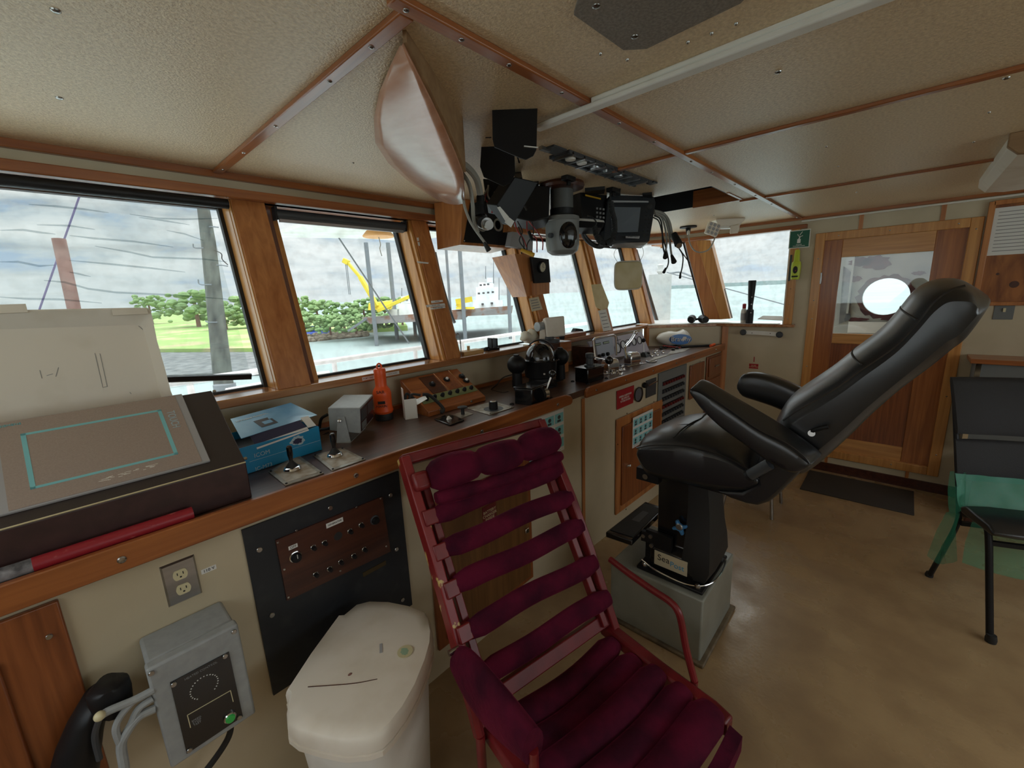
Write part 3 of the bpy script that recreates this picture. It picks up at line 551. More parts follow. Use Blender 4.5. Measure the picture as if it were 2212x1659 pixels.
# ---------------------------------------------------------------- console
def L(fr, px, py):
    p = PP(fr.n, fr.o, px, py) - fr.o; return (p.dot(fr.r), p.dot(fr.u))
XB = 1.985
con = thing('console_cabinet', (1.6, 1.58, 0), 'long cream laminate console cabinet with teak edging under the front windows', 'console')
FF = Fr((XB, 1.306, 0), (2.31, -.062, 0), (0, 0, 1))          # far half of the console front
MB().prism([(-1.045, 1.31), (XB, 1.31), (4.28, 1.25), (4.28, 1.26), (3.86, 1.79), (3.84, 1.855), (-1.045, 1.855)], 0, 1.019).build('body', M['cream'], con)
MB(FF).box(-.012, .012, 0, 1.0, 0, .006).build('seam_batten', M['woodz'], con)
MB(FF).box(2.27, 2.31, 0, 1.0, 0, .008).build('seam_batten', M['woodz'], con)
MB().box(-1.05, 3.85, 1.84, 1.856, CT, CT + .02).build('rear_batten', M['woodx'], con)
wt = thing('worktop', (1.6, 1.58, 1.02), 'dark walnut laminate console worktop with varnished teak front edging', 'worktop')
MB().prism([(-1.05, 1.297), (XB, 1.297), (4.285, 1.236), (4.285, 1.25), (3.865, 1.80), (3.85, 1.853), (-1.045, 1.853)], 1.02, CT).build('laminate_top', M['laminate'], wt)
e1 = [(1.83, 1.003), (1.845, 1.012), (1.848, 1.03), (1.83, 1.052), (1.79, 1.064), (1.7, 1.068), (-1.05, 1.068), (-1.05, 1.003)]
MB(front(0, 0, 1.297)).prism(e1, 0, .018).build('edge_trim', M['woodx'], wt, bev=.003)
e2 = MB(Fr((XB, 1.297, 0), (2.31, -.062, 0), (0, 0, 1))).prism([(0, 1.006), (2.29, 1.006), (2.29, 1.066), (.06, 1.066), (.02, 1.06), (0, 1.045)], 0, .018).build('edge_trim', M['woodx'], wt, bev=.003)
fe = front(0, 0, 1.279)
for px, py in ((263, 1209), (769, 1027), (1041, 932), (1205, 874)):
    a, c = L(fe, px, py); MB().lathe([(.009, 0), (.0085, .002), (.006, .0035), (0, .003)], (a, 1.279, c), (0, -1, 0), 12).build('screw', M['screw'], wt)
fe2 = Fr((XB, 1.279, 0), (2.31, -.062, 0), (0, 0, 1))
for a in (.10, .44, .82, 1.2, 1.55, 2.05): MB().lathe([(.007, 0), (.006, .003), (0, .0035)], fe2.p(a, 1.034, 0), fe2.n, 10).build('screw', M['screw'], wt)
F1 = front(0, 0, 1.31)
def pan(fr, name, px, m, parent, c0=0, c1=.004, **k):      # panel traced on the frame's plane
    return MB(fr).prism([L(fr, *p) for p in px], c0, c1).build(name, m, parent, **k)
def rect(fr, name, p0, p1, m, parent, c0=0, c1=.004, **k):
    (a, b), (c, d) = L(fr, *p0), L(fr, *p1); a, c = sorted((a, c)); b, d = sorted((b, d)); return MB(fr).box(a, c, b, d, c0, c1).build(name, m, parent, **k)
def disc(fr, name, px, r, m, parent, h=.004, c0=0, prof=None, seg=18, **k):
    a, b = L(fr, *px); mb = MB(fr); mb.lathe([(x, y + c0) for x, y in (prof or [(r, 0), (r, h * .7), (r * .85, h), (0, h)])], (a, b, 0), (0, 0, 1), seg); return mb.build(name, m, parent, **k)
# wooden cabinet at the far left, below the console edge
a0, _ = L(F1, 125, 1290)
lc = thing('side_cabinet', (a0 - .4, 1.3, 0), 'reddish varnished wood cabinet front at lower left below the console edge', 'cabinet')
MB(F1).box(-1.04, a0, 0, .985, 0, .014).build('panel', M['panelwood'], lc, bev=.003); MB(F1).box(-1.04, a0 - .10, .05, .9, .014, .024).build('raised_door', M['panelwood'], lc, bev=.004)
disc(F1.at(0, 0, .014), 'screw', (106, 1375), .006, M['screw'], lc)
# electrical outlet
ol = thing('electrical_outlet', F1.p(*L(F1, 390, 1254), 0), 'brushed steel double socket plate with ivory outlets below the console edge', 'outlet')
a, b = L(F1, 392, 1254); w_, h_ = .036, .058
f = F1.at(a, b)
MB(f).loft([[(-w_, -h_, 0), (w_, -h_, 0), (w_, h_, 0), (-w_, h_, 0)], [(-w_ + .004, -h_ + .004, .005), (w_ - .004, -h_ + .004, .005), (w_ - .004, h_ - .004, .005), (-w_ + .004, h_ - .004, .005)]]).build('plate', M['steel'], ol, smooth=False)
for s in (.021, -.021):
    so_ = MB(f.at(0, s, .005)).prism([(.016 * math.cos(t) * (1 if abs(math.cos(t)) < .9 else .96), .0135 * max(-1, min(1, 1.25 * math.sin(t)))) for t in [2 * math.pi * i / 28 for i in range(28)]], 0, .003).build('socket', M['socket'], ol)
    MB(f.at(0, s, .008)).box(-.007, -.005, 0, .007, 0, .0006).box(.005, .007, 0, .007, 0, .0006).sph((0, -.006, 0), (.0025, .0025, .0006), 8, 4).build('slots', M['ink'], so_)
lb = thing('voltage_label', F1.p(*L(F1, 451, 1230), 0), 'tiny white 110 V sticker right of the steel socket plate', 'label')
a, b = L(F1, 451, 1230); MB(F1).box(a - .017, a + .017, b - .0065, b + .0065, 0, .0008).build('tag', M['paper'], lb); text('110 V', F1, a, b, .011, M['ink'], lb)
# black control panel
bp_ = thing('engine_control_panel', F1.p(*L(F1, 720, 1300), 0), 'tall black steel panel with a brown switch plate, left of the maroon chair', 'control panel')
(xa, za), (xb, zb) = L(F1, 520, 1142), L(F1, 859, 1018); xb2, _ = L(F1, 888, 1300); xb = (xb + xb2) / 2; zt = min(.985, (za + zb) / 2)
MB(F1).box(xa, xb, .42, zt, 0, .008).build('backing_plate', M['blackpanel'], bp_, bev=.001)
F1p = F1.at(0, 0, .008)
for p in ((560, 1187), (587, 1328), (713, 1097), (843, 1069.5), (856, 1186), (869, 1295)): disc(F1p, 'bolt', p, .008, M['screw'], bp_, .005)
sp_ = pan(F1p, 'switch_plate', [(594, 1166), (824, 1072), (842, 1190), (619, 1296)], M['darkwood'], bp_, 0, .006)
F1q = F1p.at(0, 0, .006)
def knob(p, r, parent=bp_, fr=F1q):
    k = disc(fr, 'switch', p, r, M['screw'], parent, .005, seg=8); disc(fr, 'switch_toggle', p, r * .7, M['black'], k, .014, .004); return k
for p in ((676, 1182), (700, 1172), (755, 1147), (779, 1133.5), (681, 1240), (711, 1228), (735, 1213), (763, 1200), (786, 1186)): knob(p, .0095)
k = disc(F1q, 'selector_knob', (637.5, 1202), .018, M['chrome'], bp_, .005); disc(F1q, 'knob_cap', (637.5, 1202), .015, M['black'], k, .018); a, b = L(F1q, 637.5, 1202); MB(F1q).box(a, a + .002, b, b + .013, .018, .019).build('pointer', M['whiteink'], k)
k = disc(F1q, 'selector_knob', (809, 1123), .017, M['greydark'], bp_, .005); disc(F1q, 'knob_cap', (809, 1123), .013, M['black'], k, .016)
disc(F1q, 'blank_hole', (730.5, 1158), .014, M['ink'], bp_, .001)
a, b = L(F1q, 633, 1181); MB(F1q).box(a - .013, a + .013, b - .006, b + .006, 0, .001).build('off_tag', M['paper'], bp_); text('OFF', F1q, a, b, .011, M['ink'], bp_)
a, b = L(F1q, 723, 1129); MB(F1q).box(a - .028, a + .028, b - .008, b + .008, 0, .001).build('title_tag', M['paper'], bp_); text('GENERATOR', F1q, a, b, .008, M['ink'], bp_)
a, b = L(F1p, 809, 1228); MB(F1p).box(a - .045, a + .045, b - .008, b + .008, 0, .002).build('brass_tag', mat('dull_brass', srgb(92, 78, 52), .5, .6), bp_)
for p in ((600, 1172), (640, 1146), (770, 1096), (822, 1077), (834, 1180), (623, 1290), (614, 1230), (735, 1233)): disc(F1q, 'small_screw', p, .0035, M['screw'], bp_, .002, seg=8)
# grey heater/wiper controller box on the wall
gy = 1.165; Fg = front(0, 0, gy)
gb = thing('wall_controller_box', (.094, 1.24, .53), 'light grey metal controller box with black dial plate on the lower left wall', 'controller')
MB().box(.006, .182, gy + .03, 1.31, .53, .805).build('case', M['grey'], gb, bev=.008, seg=3)
MB().box(.003, .185, gy, gy + .03, .527, .808).build('lid', M['grey'], gb, bev=.006, seg=3)
pl_ = pan(Fg, 'dial_plate', [(367, 1474), (494, 1407), (524, 1546), (403, 1627)], M['blackgloss'], gb, 0, .003)
for p in ((375, 1478), (486, 1417), (517, 1549), (409, 1620)): disc(Fg.at(0, 0, .003), 'bolt', p, .006, M['screw'], gb)
for p in ((327, 1454), (505, 1364)): disc(Fg, 'bolt', p, .006, M['screw'], gb)
g_ = disc(Fg.at(0, 0, .003), 'green_button', (496, 1548), .014, M['chrome'], gb, .008); disc(Fg.at(0, 0, .003), 'button_cap', (496, 1548), .011, M['greenglow'], g_, .012)
cx_, cz_ = L(Fg, 441, 1482)
d_ = MB(Fg.at(0, 0, .003))
for i in range(22):
    t = math.radians(-50 + 280 * i / 21); d_.sph((cx_ + .028 * math.cos(t), cz_ + .028 * math.sin(t), 0), (.0016, .0016, .0006), 6, 4)
d_.build('dial_marks', M['whiteink'], gb)
fr_ = MB(Fg.at(0, 0, .003)); A = [L(Fg, 404, 1543), L(Fg, 497, 1490), L(Fg, 503, 1514), L(Fg, 411, 1570)]
for i, j in ((0, 1), (1, 2), (0, 3)): fr_.bar((*A[i], .0004), (*A[j], .0004), .0016, .0008, (0, 0, 1))
fr_.build('frame_lines', M['socket'], gb)
text('HEATED CONTROL', Fg, *L(Fg, 434, 1447), .0075, M['inkgrey'], gb, c=.0035); text('SPEED\nSTOP\nTEST', Fg, *L(Fg, 425, 1556), .007, M['inkgrey'], gb, c=.0035)
MB().tube([(.13, gy + .05, .53), (.13, gy + .05, .48), (.10, gy + .06, .43), (.03, gy + .08, .36)], .008, 8).build('cable', M['rubber'], gb)
# black horn on its grey bracket at the very corner
hn = thing('bracket_horn', (-.12, 1.2, .45), 'black rounded horn on a pale grey cast bracket at the lower left corner', 'horn')
q_ = [PY(1.25, *p) for p in ((212, 1500), (190, 1545), (172, 1600), (160, 1660), (155, 1720))]
MB().loft([[q + Vector((w * math.cos(t), .045 * math.sin(t), 0)) for t in [2 * math.pi * k / 18 for k in range(18)]] for q, w in zip(q_, (.028, .034, .04, .044, .044))]).build('horn_body', M['black'], hn, ang=70)
c_ = PY(1.22, 238, 1500); MB().loft([[c_ + Vector((w * math.cos(t), .035 * math.sin(t), dz)) for t in [2 * math.pi * k / 18 for k in range(18)]] for w, dz in ((.022, -.04), (.034, -.03), (.037, .0), (.036, .022), (.02, .03))]).build('horn_cap', M['black'], hn, ang=60)
A_ = [PY(1.17, *p) for p in ((332, 1490), (290, 1512), (236, 1535), (216, 1548))]; B_ = [PY(1.17, *p) for p in ((335, 1530), (300, 1548), (272, 1585), (262, 1612), (268, 1655), (272, 1700))]
MB().tube(A_, .0085, 10).tube(B_, .0095, 10).tube([A_[1], PY(1.17, 262, 1545), PY(1.17, 250, 1575), B_[3]], .007, 8).tube([PY(1.17, 330, 1508), PY(1.17, 300, 1530), PY(1.17, 285, 1560), B_[2]], .008, 8).build('bracket_arm', M['grey'], hn)
MB().tube([PY(1.17, 216, 1548), PY(1.19, 205, 1590), PY(1.2, 215, 1640)], .006, 8).build('bracket_stem', M['greydark'], hn)
MB().sph(PY(1.165, 215, 1547), .010).build('bracket_knob', M['socket'], hn)
# battery charger door behind the maroon chair, notices, red tags
bd = thing('battery_charger_door', F1.p(*L(F1, 1040, 1200), 0), 'teak cabinet door behind the maroon chair with battery charger sign', 'cabinet door')
x0, _ = L(F1, 925, 1180); x1, _ = L(F1, 1143, 1100); zt = L(F1, 1143, 1010)[1]
MB(F1).box(x0, x1, .13, .80, 0, .014).build('frame', M['panelwood'], bd, bev=.002); MB(F1).box(x0 + .045, x1 - .03, .16, .77, .014, .024).build('door_leaf', M['dulloak'], bd, bev=.003)
MB(F1).box(L(F1, 1128, 1142)[0] - .012, L(F1, 1128, 1142)[0] + .014, L(F1, 1128, 1142)[1] - .012, L(F1, 1128, 1142)[1] + .012, .024, .036).build('latch', M['chrome'], bd, bev=.003)
s_ = MB(F1).box(*(lambda q: (q[0] - .042, q[0] + .042, q[1] - .045, q[1] + .045))(L(F1, 1049, 1106)), .024, .027).build('sign_plate', M['maroonsign'], bd)
text('BATTERY\nCHARGER\nINSIDE', F1, *L(F1, 1049, 1107), .019, M['tan'], bd, c=.0278)
tg = thing('red_notice', F1.p(*L(F1, 1031, 985), 0), 'small plain red plate just above the maroon chair back', 'notice'); rect(F1, 'plate', (1014, 990), (1046, 968), M['redsign'], tg, 0, .003)
def poster(fr, name, px, label):
    pts = [L(fr, *p) for p in px]; a = min(p[0] for p in pts); c = max(p[0] for p in pts); b = min(p[1] for p in pts); d = max(p[1] for p in pts)
    t = thing(name, fr.p((a + c) / 2, b, 0), label, 'poster', 'safety posters on the console front')
    MB(fr).box(a, c, b, d, 0, .0015).build('sheet', M['paper'], t)
    w = (c - a); h = d - b; m = MB(fr); k = MB(fr)
    for r_ in range(3):
        for q in range(4):
            x0 = a + .03 * w + q * w * .245; y0 = d - h * (.05 + .25 * (r_ + 1)) - r_ * h * .05; m.box(x0, x0 + w * .22, y0, y0 + h * .22, .0015, .002)
            k.sph((x0 + w * .11, y0 + h * .13, .002), (w * .04, h * .05, .0006), 8, 4); k.box(x0 + w * .06, x0 + w * .15, y0 + h * .02, y0 + h * .07, .002, .0024)
    m.build('pictures', M['tealink'], t); k.build('figures', M['greydark'], t)
    for j in range(5): pass
    l_ = MB(fr)
    for j in range(4): l_.box(a + .05 * w, a + w * (.9 - .1 * (j % 2)), b + h * (.03 + .03 * j), b + h * (.04 + .03 * j), .0015, .0019)
    l_.build('text_lines', M['inkgrey'], t)
    return t
poster(F1, 'safety_poster', [(1128, 915), (1217, 882), (1215, 972)], 'blue and white safety picture sheet taped under the worktop behind the chair')
# far half of the front
sg = thing('general_alarm_sign', FF.p(*L(FF, 1352, 860), 0), 'red plate with white general alarm wording on the far console front', 'sign')
A = [L(FF, 1332, 845), L(FF, 1369, 832), L(FF, 1367, 870), L(FF, 1332, 885)]; MB(FF).prism(A, 0, .003).build('plate', M['redsign'], sg)
text('GENERAL ALARM WHEN\nBELL RINGS GO\nTO YOUR STATION', FF, *L(FF, 1350, 859), .0185, M['whiteink'], sg, c=.0035, sx=.78)
gg = thing('round_meter', FF.p(*L(FF, 1378, 852), 0), 'round black meter beside the red alarm plate', 'gauge'); disc(FF, 'rim', (1379, 852), .052, M['black'], gg, .014, seg=28); disc(FF.at(0, 0, .014), 'glass_face', (1379, 852), .044, M['screen'], gg, .001, seg=28)
bk = thing('lever_switch', FF.p(*L(FF, 1408, 838), 0), 'grey plate with a black pivot and thin chrome lever on the console front', 'switch'); rect(FF, 'plate', (1395, 860), (1417, 815), M['greydark'], bk, 0, .004)
disc(FF.at(0, 0, .004), 'pivot', (1391, 832), .02, M['black'], bk, .02); MB(FF).bar((*L(FF, 1393, 832), .026), (*L(FF, 1412, 822), .03), .006, .006, (0, 0, 1)).build('lever', M['chrome'], bk)
cd2 = thing('paneled_cabinet_door', FF.p(*L(FF, 1370, 990), 0), 'teak framed cabinet door with chrome catch beside the helm chair', 'cabinet door')
(a, b), (c, d) = L(FF, 1330, 905), L(FF, 1425, 865); (_, zb) = L(FF, 1328, 1112); zt = (b + d) / 2; c = L(FF, 1424, 1020)[0]
MB(FF).box(a, c, zb, zt, 0, .010).build('frame', M['woodz'], cd2, bev=.002); MB(FF).box(a + .055, c - .05, zb + .05, zt - .06, .010, .022).build('door_leaf', M['panelwood'], cd2, bev=.004)
q = L(FF, 1350, 1003); l2 = MB(FF).box(q[0] - .03, q[0] + .005, q[1] - .006, q[1] + .006, .02, .034).sph((q[0], q[1], .036), (.012, .009, .01), 12, 8).build('latch', M['chrome'], cd2, bev=.001)
for p in ((1354, 893), (1346, 929), (1334, 960), (1352, 1100), (1412, 868)): disc(FF.at(0, 0, .01), 'screw', p, .005, M['screw'], cd2, .003, seg=8)
poster(FF.at(0, 0, .022), 'cabinet_poster', [(1367, 903), (1410, 885), (1400, 925), (1367, 968)], 'small teal safety picture sheet taped on the teak cabinet door')
br = thing('breaker_panel', FF.p(*L(FF, 1452, 860), 0), 'grey breaker panel with rows of black breakers behind the helm seat', 'breaker panel')
(a, zt), (c, zt2) = L(FF, 1422, 806), L(FF, 1482, 786); zt = (zt + zt2) / 2
MB(FF).box(a, c, .35, zt, 0, .008).build('plate', M['panelgrey'], br, bev=.002)
for i in range(9):
    z = zt - .09 - i * .06
    MB(FF).box(a + .06, c - .06, z - .016, z + .016, .008, .011).build('breaker_row', M['black'], br)
    for j in range(9): x = a + .07 + (c - a - .14) * j / 8; MB(FF).box(x - .006, x + .006, z - .01, z + .01, .011, .024).build('breaker', M['greydark'] if i % 3 else M['maroonsign'], br, smooth=False)
for j, p in enumerate(((1499, 785, 1535, 880, .30, .0), )):
    t = thing('brown_access_panel', FF.p(*L(FF, 1510, 830), 0), 'small reddish brown access panel right of the breaker panel', 'access panel')
    (a, z1), (c, z2) = L(FF, 1490, 790), L(FF, 1520, 775); (_, zb) = L(FF, 1490, 862); MB(FF).box(a, c, zb, (z1 + z2) / 2 - .01, 0, .012).build('panel', M['panelwood'], t, bev=.003)
    for p in ((1495, 789), (1512, 781), (1488, 862)): disc(FF.at(0, 0, .012), 'screw', p, .006, M['screw'], t, .003, seg=8)
dr = thing('corner_drawer_cabinet', FF.p(*L(FF, 1545, 800), 0), 'teak drawer front with brass T handle at the far end of the console', 'drawer')
(a, z1) = L(FF, 1526, 772); c = 2.26
MB(FF).box(a, c, .45, .985, 0, .012).build('body', M['panelwood'], dr, bev=.003); dd = MB(FF).box(a + .03, c - .03, .80, .965, .012, .022).build('drawer', M['panelwood'], dr, bev=.004); MB(FF).box(a + .03, c - .03, .47, .77, .012, .022).build('lower_door', M['panelwood'], dr, bev=.004)
q = ((a + c) / 2, .885); MB(FF).cyl((q[0] - .05, q[1], .035), (q[0] + .05, q[1], .035), .006).cyl((q[0], q[1], .02), (q[0], q[1], .036), .008).build('handle', M['screw'], dd)
# ---------------------------------------------------------------- things on the worktop
def T(px, py, z=CT): return PZ(z, px, py)
tb = thing('touch_panel_box', (-.2, 1.46, CT), 'brown sloped console box carrying a grey touch screen at far left', 'touch panel')
Y1_, Z1_, Y2_, Z2_ = 1.335, 1.163, 1.58, 1.343
MB(Fr((-1.0, 0, 0), (0, 1, 0), (0, 0, 1))).prism([(Y1_, CT), (1.60, CT), (Y2_, Z2_), (Y1_, Z1_)], 0, 1.305).build('case', M['boxbrown'], tb, bev=.003)
FS = Fr((0, Y1_, Z1_), (1, 0, 0), (0, Y2_ - Y1_, Z2_ - Z1_))
HS = math.hypot(Y2_ - Y1_, Z2_ - Z1_)
MB(FS).box(-1.0, .303, .001, HS - .002, 0, .0025).build('top_plate', mat('dark_brown_plate', srgb(58, 50, 48), .38), tb, bev=.001)
MB(FS).box(-1.0, .304, -.001, .0015, .001, .004).build('worn_edge', M['socket'], tb)
f2 = FS.at(0, 0, .0025)
pa, pb = L(f2, 388, 855), L(f2, 452, 999)
MB(f2).box(-.9, (pa[0] + pb[0]) / 2 + .004, pb[1], pa[1], 0, .008).build('bezel', M['bezelgrey'], tb, bev=.002)
f3 = f2.at(0, 0, .008); xr_ = L(f3, 375, 860)[0]
MB(f3).box(L(f3, 3, 1000)[0], (pa[0] + pb[0]) / 2 - .014, pb[1] + .004, pa[1] - .003, 0, .001).build('front_foil', M['screenbrown'], tb)
f4 = f3.at(0, 0, .001); o_ = [L(f4, 49, 936), L(f4, 348.6, 885), L(f4, 384, 980), L(f4, 60, 1061)]; X0, X1 = (o_[0][0] + o_[3][0]) / 2, (o_[1][0] + o_[2][0]) / 2; B0, B1 = (o_[2][1] + o_[3][1]) / 2, (o_[0][1] + o_[1][1]) / 2
t_ = .0065; MB(f4).box(X0, X1, B1 - t_, B1, 0, .0006).box(X0, X1, B0, B0 + t_, 0, .0006).box(X0, X0 + t_ * 1.3, B0, B1, 0, .0006).box(X1 - t_ * 1.3, X1, B0, B1, 0, .0006).build('screen_border', M['tealink'], tb)
fr9 = Fr(f4.p(*L(f4, 374, 906)), -f4.u, f4.r); text('TOUCH', fr9, 0, 0, .026, M['silverink'], tb, sx=.72, c=.0008)
text('SIEMENS', f4, *L(f4, 22, 919), .0095, M['tealink'], tb, c=.0008)
for p in ((463, 846), (530, 991)): disc(f2, 'screw', p, .005, M['screw'], tb, .004, seg=12)
scuff = MB(f4); rr = random.Random(8)
for i in range(26): u = rr.random(); a, b = L(f4, 205 + 125 * u, 1043 - 36 * u + rr.uniform(-4, 3)); scuff.box(a, a + .004 + .01 * rr.random(), b, b + .0012, 0, .0003)
scuff.build('worn_streaks', M['white'], tb, smooth=False)
# translucent roller shade in window 1, rolled one in window 2
Fw = Fr((0, yp(1.27, 1.93), 1.27), (1, 0, 0), (0, .29, 1))
rs = thing('roller_shade', (.0, 2.05, 1.33), 'scratched see-through roller film with black bottom bar in the left window', 'roller shade', None)
(xa, za), (xb, zb) = L(Fw, 357, 809), L(Fw, 543, 813)
MB(Fw).box(-.54, L(Fw, 536, 790)[0], zb, .76, 0, .001).build('film', M['glassstreak'], rs)
bar_ = MB().bar(Fw.p(-.54, za + (za - zb) * 1.6), Fw.p(xb, zb), .012, .022, (0, -.3, .95)); bar_.build('bottom_bar', M['black'], rs)
MB().cyl((-.54, 2.02, 1.995), (.56, 2.02, 1.995), .018).build('roller_tube', M['black'], rs)
M['smear'] = glassmat('milky_smear', (.62, .66, .67, 1), refl=.02)
for pts in (((0, 566), (40, 566), (85, 575), (118, 573)), ((62, 442), (120, 446), (180, 452), (235, 460)), ((0, 498), (50, 497), (90, 503), (120, 506)), ((150, 509), (200, 515), (290, 522), (374, 534)), ((205, 532), (280, 545), (330, 556), (440, 560), (490, 566)), ((95, 606), (140, 610), (190, 624), (250, 632), (380, 638), (510, 648)), ((150, 563), (230, 570), (330, 580), (400, 588)), ((0, 642), (60, 646), (130, 647), (220, 655)), ((280, 463), (340, 472), (400, 474), (470, 472)), ((300, 470), (360, 478), (410, 486)), ((80, 486), (150, 488), (205, 496)), ((360, 498), (400, 506), (440, 520)), ((150, 588), (170, 592), (196, 598))):
    P_ = [Fw.p(*L(Fw, *p), .0015) for p in pts]; n_ = len(P_); A_, B_ = [], []
    for k_, p in enumerate(P_): w_ = .0035 * (.3 if k_ in (0, n_ - 1) else 1); A_.append(p + Fw.u * w_); B_.append(p - Fw.u * w_)
    MB().loft([A_, B_], cap=False, closed=False).build('smear', M['smear'], rs)
rs2 = thing('rolled_blind', (1.07, 2.05, 1.96), 'dark rolled-up blind tube along the top of the second window', 'roller blind')
MB().cyl((.75, 2.07, 1.985), (1.40, 2.07, 1.985), .022).build('roller_tube', M['greydark'], rs2); MB().box(.76, 1.39, 2.06, 2.07, 1.952, 1.966).build('bottom_bar', M['steel'], rs2); MB().box(.742, .752, 2.05, 2.09, 1.96, 2.015).box(1.398, 1.408, 2.05, 2.09, 1.96, 2.015).build('bracket', M['black'], rs2)
# big beige plastic cover leaning behind the touch panel
Fc = Fr((0, 1.665, 1.25), (1, 0, 0), (0, .075, .28))
cv = thing('plastic_cover', (-.1, 1.68, 1.2), 'large beige moulded plastic cover leaning against the left window', 'cover')
ot = [(-.75, -.20), (L(Fc, 374, 860)[0] + .03, -.20)] + [L(Fc, *p) for p in ((368, 850), (355, 800), (338, 740), (328, 690), (325, 679), (318, 673), (300, 671))] + [(-.75, L(Fc, 0, 664)[1])]
inn = [(-.75, -.20), (L(Fc, 374, 860)[0] + .0, -.20)] + [L(Fc, *p) for p in ((347, 850), (335, 800), (320, 745), (310, 712), (306, 704), (300, 701), (290, 700))] + [(-.75, L(Fc, 0, 690)[1])]
mbc = MB(Fc); n = len(ot)
mbc.loft([[(x, y, -.012) for x, y in inn], [(x, y, .02) for x, y in ot], [(x * 1.0, y + .004, .02) for x, y in ot], [(x, y + .002, -.016) for x, y in ot]], cap=False)
mbc.add([(x, y, -.012) for x, y in inn] + [(x, y, -.016) for x, y in ot], [tuple(range(n)), tuple(range(2 * n - 1, n - 1, -1))]); mbc.build('shell', M['offwhite'], cv, bev=.003)
MB(Fc).box(-.75, L(Fc, 57, 660)[0], L(Fc, 57, 680)[1], L(Fc, 57, 662)[1], .02, .026).box(L(Fc, 242, 680)[0], L(Fc, 318, 680)[0], L(Fc, 280, 684)[1], L(Fc, 280, 671)[1], .02, .025).build('rim_flange', M['offwhite'], cv)
for (x0, y0, x1, y1) in ((205, 761, 212, 790), (212, 790, 222, 835), (216, 762, 232, 834), (222, 836, 233, 833), (85, 798, 90, 816), (120, 812, 126, 792), (100, 810, 114, 806), (281, 846, 284, 850), (308, 690, 312, 706), (300, 702, 309, 710)):
    MB(Fc.at(0, 0, -.0115)).bar((*L(Fc, x0, y0), 0), (*L(Fc, x1, y1), 0), .0012, .0006, (0, 0, 1)).build('scratch', M['inkgrey'], cv)
# red taped tube
tu = thing('red_tube', T(200, 1150), 'red taped tube with torn grey end lying along the console edge', 'tube')
r0, r1 = T(72, 1222), T(418, 1106); 
zc_ = CT + .021; r0 = PZ(zc_, 72, 1214); r1 = PZ(zc_, 417, 1108); r0.y = r1.y = 1.312; dx = (r1 - r0).normalized()
MB().cyl(r0, r1, .016, .016, 20).build('tube_body', M['redtube'], tu); MB().cyl(r0 - dx * .12, r0 + dx * .002, .0155, .0155, 18).build('grey_end', mat('scuffed_grey', srgb(150, 148, 150), .6, col2=srgb(70, 68, 70), scale=40), tu)
# two joystick plates
def joystick(name, corners, base, top, label, h_b=.024):
    ps = [T(*c) for c in corners]; c_ = sum(ps, Vector()) / 4; t = thing(name, c_, label, 'joystick', None)
    MB().slab([p for p in ps], (0, 0, .004)).build('plate', M['steelplate'], t, bev=.0008)
    MB().slab([c_ + (p - c_) * .8 + Vector((0, 0, .004)) for p in ps], (0, 0, .0004)).build('legend_area', M['paper2'], t)
    for p in ps: q = c_ + (p - c_) * .9; MB().lathe([(.004, 0), (.003, .003), (0, .0035)], q + Vector((0, 0, .004)), (0, 0, 1), 8).build('bolt', M['black'], t)
    b = T(*base, CT + .004); hz = UP(b, *top) - b.z
    rg = MB().lathe([(.026, 0), (.027, .006), (.024, .012), (.02, .014)], b, (0, 0, 1), 24).build('chrome_ring', M['chrome'], t)
    MB().lathe([(.02, .012), (.017, .018), (.008, .03), (.006, .034)], b, (0, 0, 1), 20).build('rubber_boot', M['rubber'], t)
    tp = b + Vector((0, 0, hz)); MB().lathe([(.0055, .03), (.0055, hz - .05), (.009, hz - .03), (.009, hz - .004), (.006, hz), (0, hz)], b, (0, 0, 1), 14).build('stick', M['blackgloss'], t)
M['steelplate'] = mat('worn_steel_plate', srgb(176, 170, 160), .35, .6, col2=srgb(140, 126, 104), scale=30)
M['paper2'] = mat('engraved_plate', srgb(196, 190, 178), .5, col2=srgb(150, 128, 96), scale=22, detail=8)
joystick('joystick_lever', [(580, 1021), (642, 983), (700, 1024), (617, 1051)], (632, 1016), (625, 963), 'black joystick on a worn steel plate in front of the blue carton')
joystick('joystick_lever', [(676, 985), (741, 969), (790, 994), (718, 1019)], (724, 986), (717, 936), 'black joystick on a clean steel plate right of the blue carton')
# blue carton
bb = thing('radio_carton', T(620, 990), 'blue radio carton with open lid flaps on the console', 'carton')
b0 = T(543, 1022); b1 = T(696, 972); u_ = (b1 - b0).normalized(); v_ = Vector((-u_.y, u_.x, 0)); 
H_ = UP(b1, 696, 920) - CT; Wd = (b1 - b0).length; Dp = .22
Fb = Fr(b0, u_, v_)
m_ = MB(Fb); m_.box(-.03, Wd, 0, .002, .001, H_); m_.box(Wd - .002, Wd, 0, Dp, .001, H_).box(-.03, Wd, Dp - .002, Dp, .001, H_).box(-.03, -.028, 0, Dp, .001, H_).box(-.03, Wd, 0, Dp, .001, .003); m_.build('carton_body', M['bluebox'], bb)
MB(Fb).box(-.025, Wd - .005, .004, Dp - .004, .003, H_ * .7).build('inner_packing', M['black'], bb)
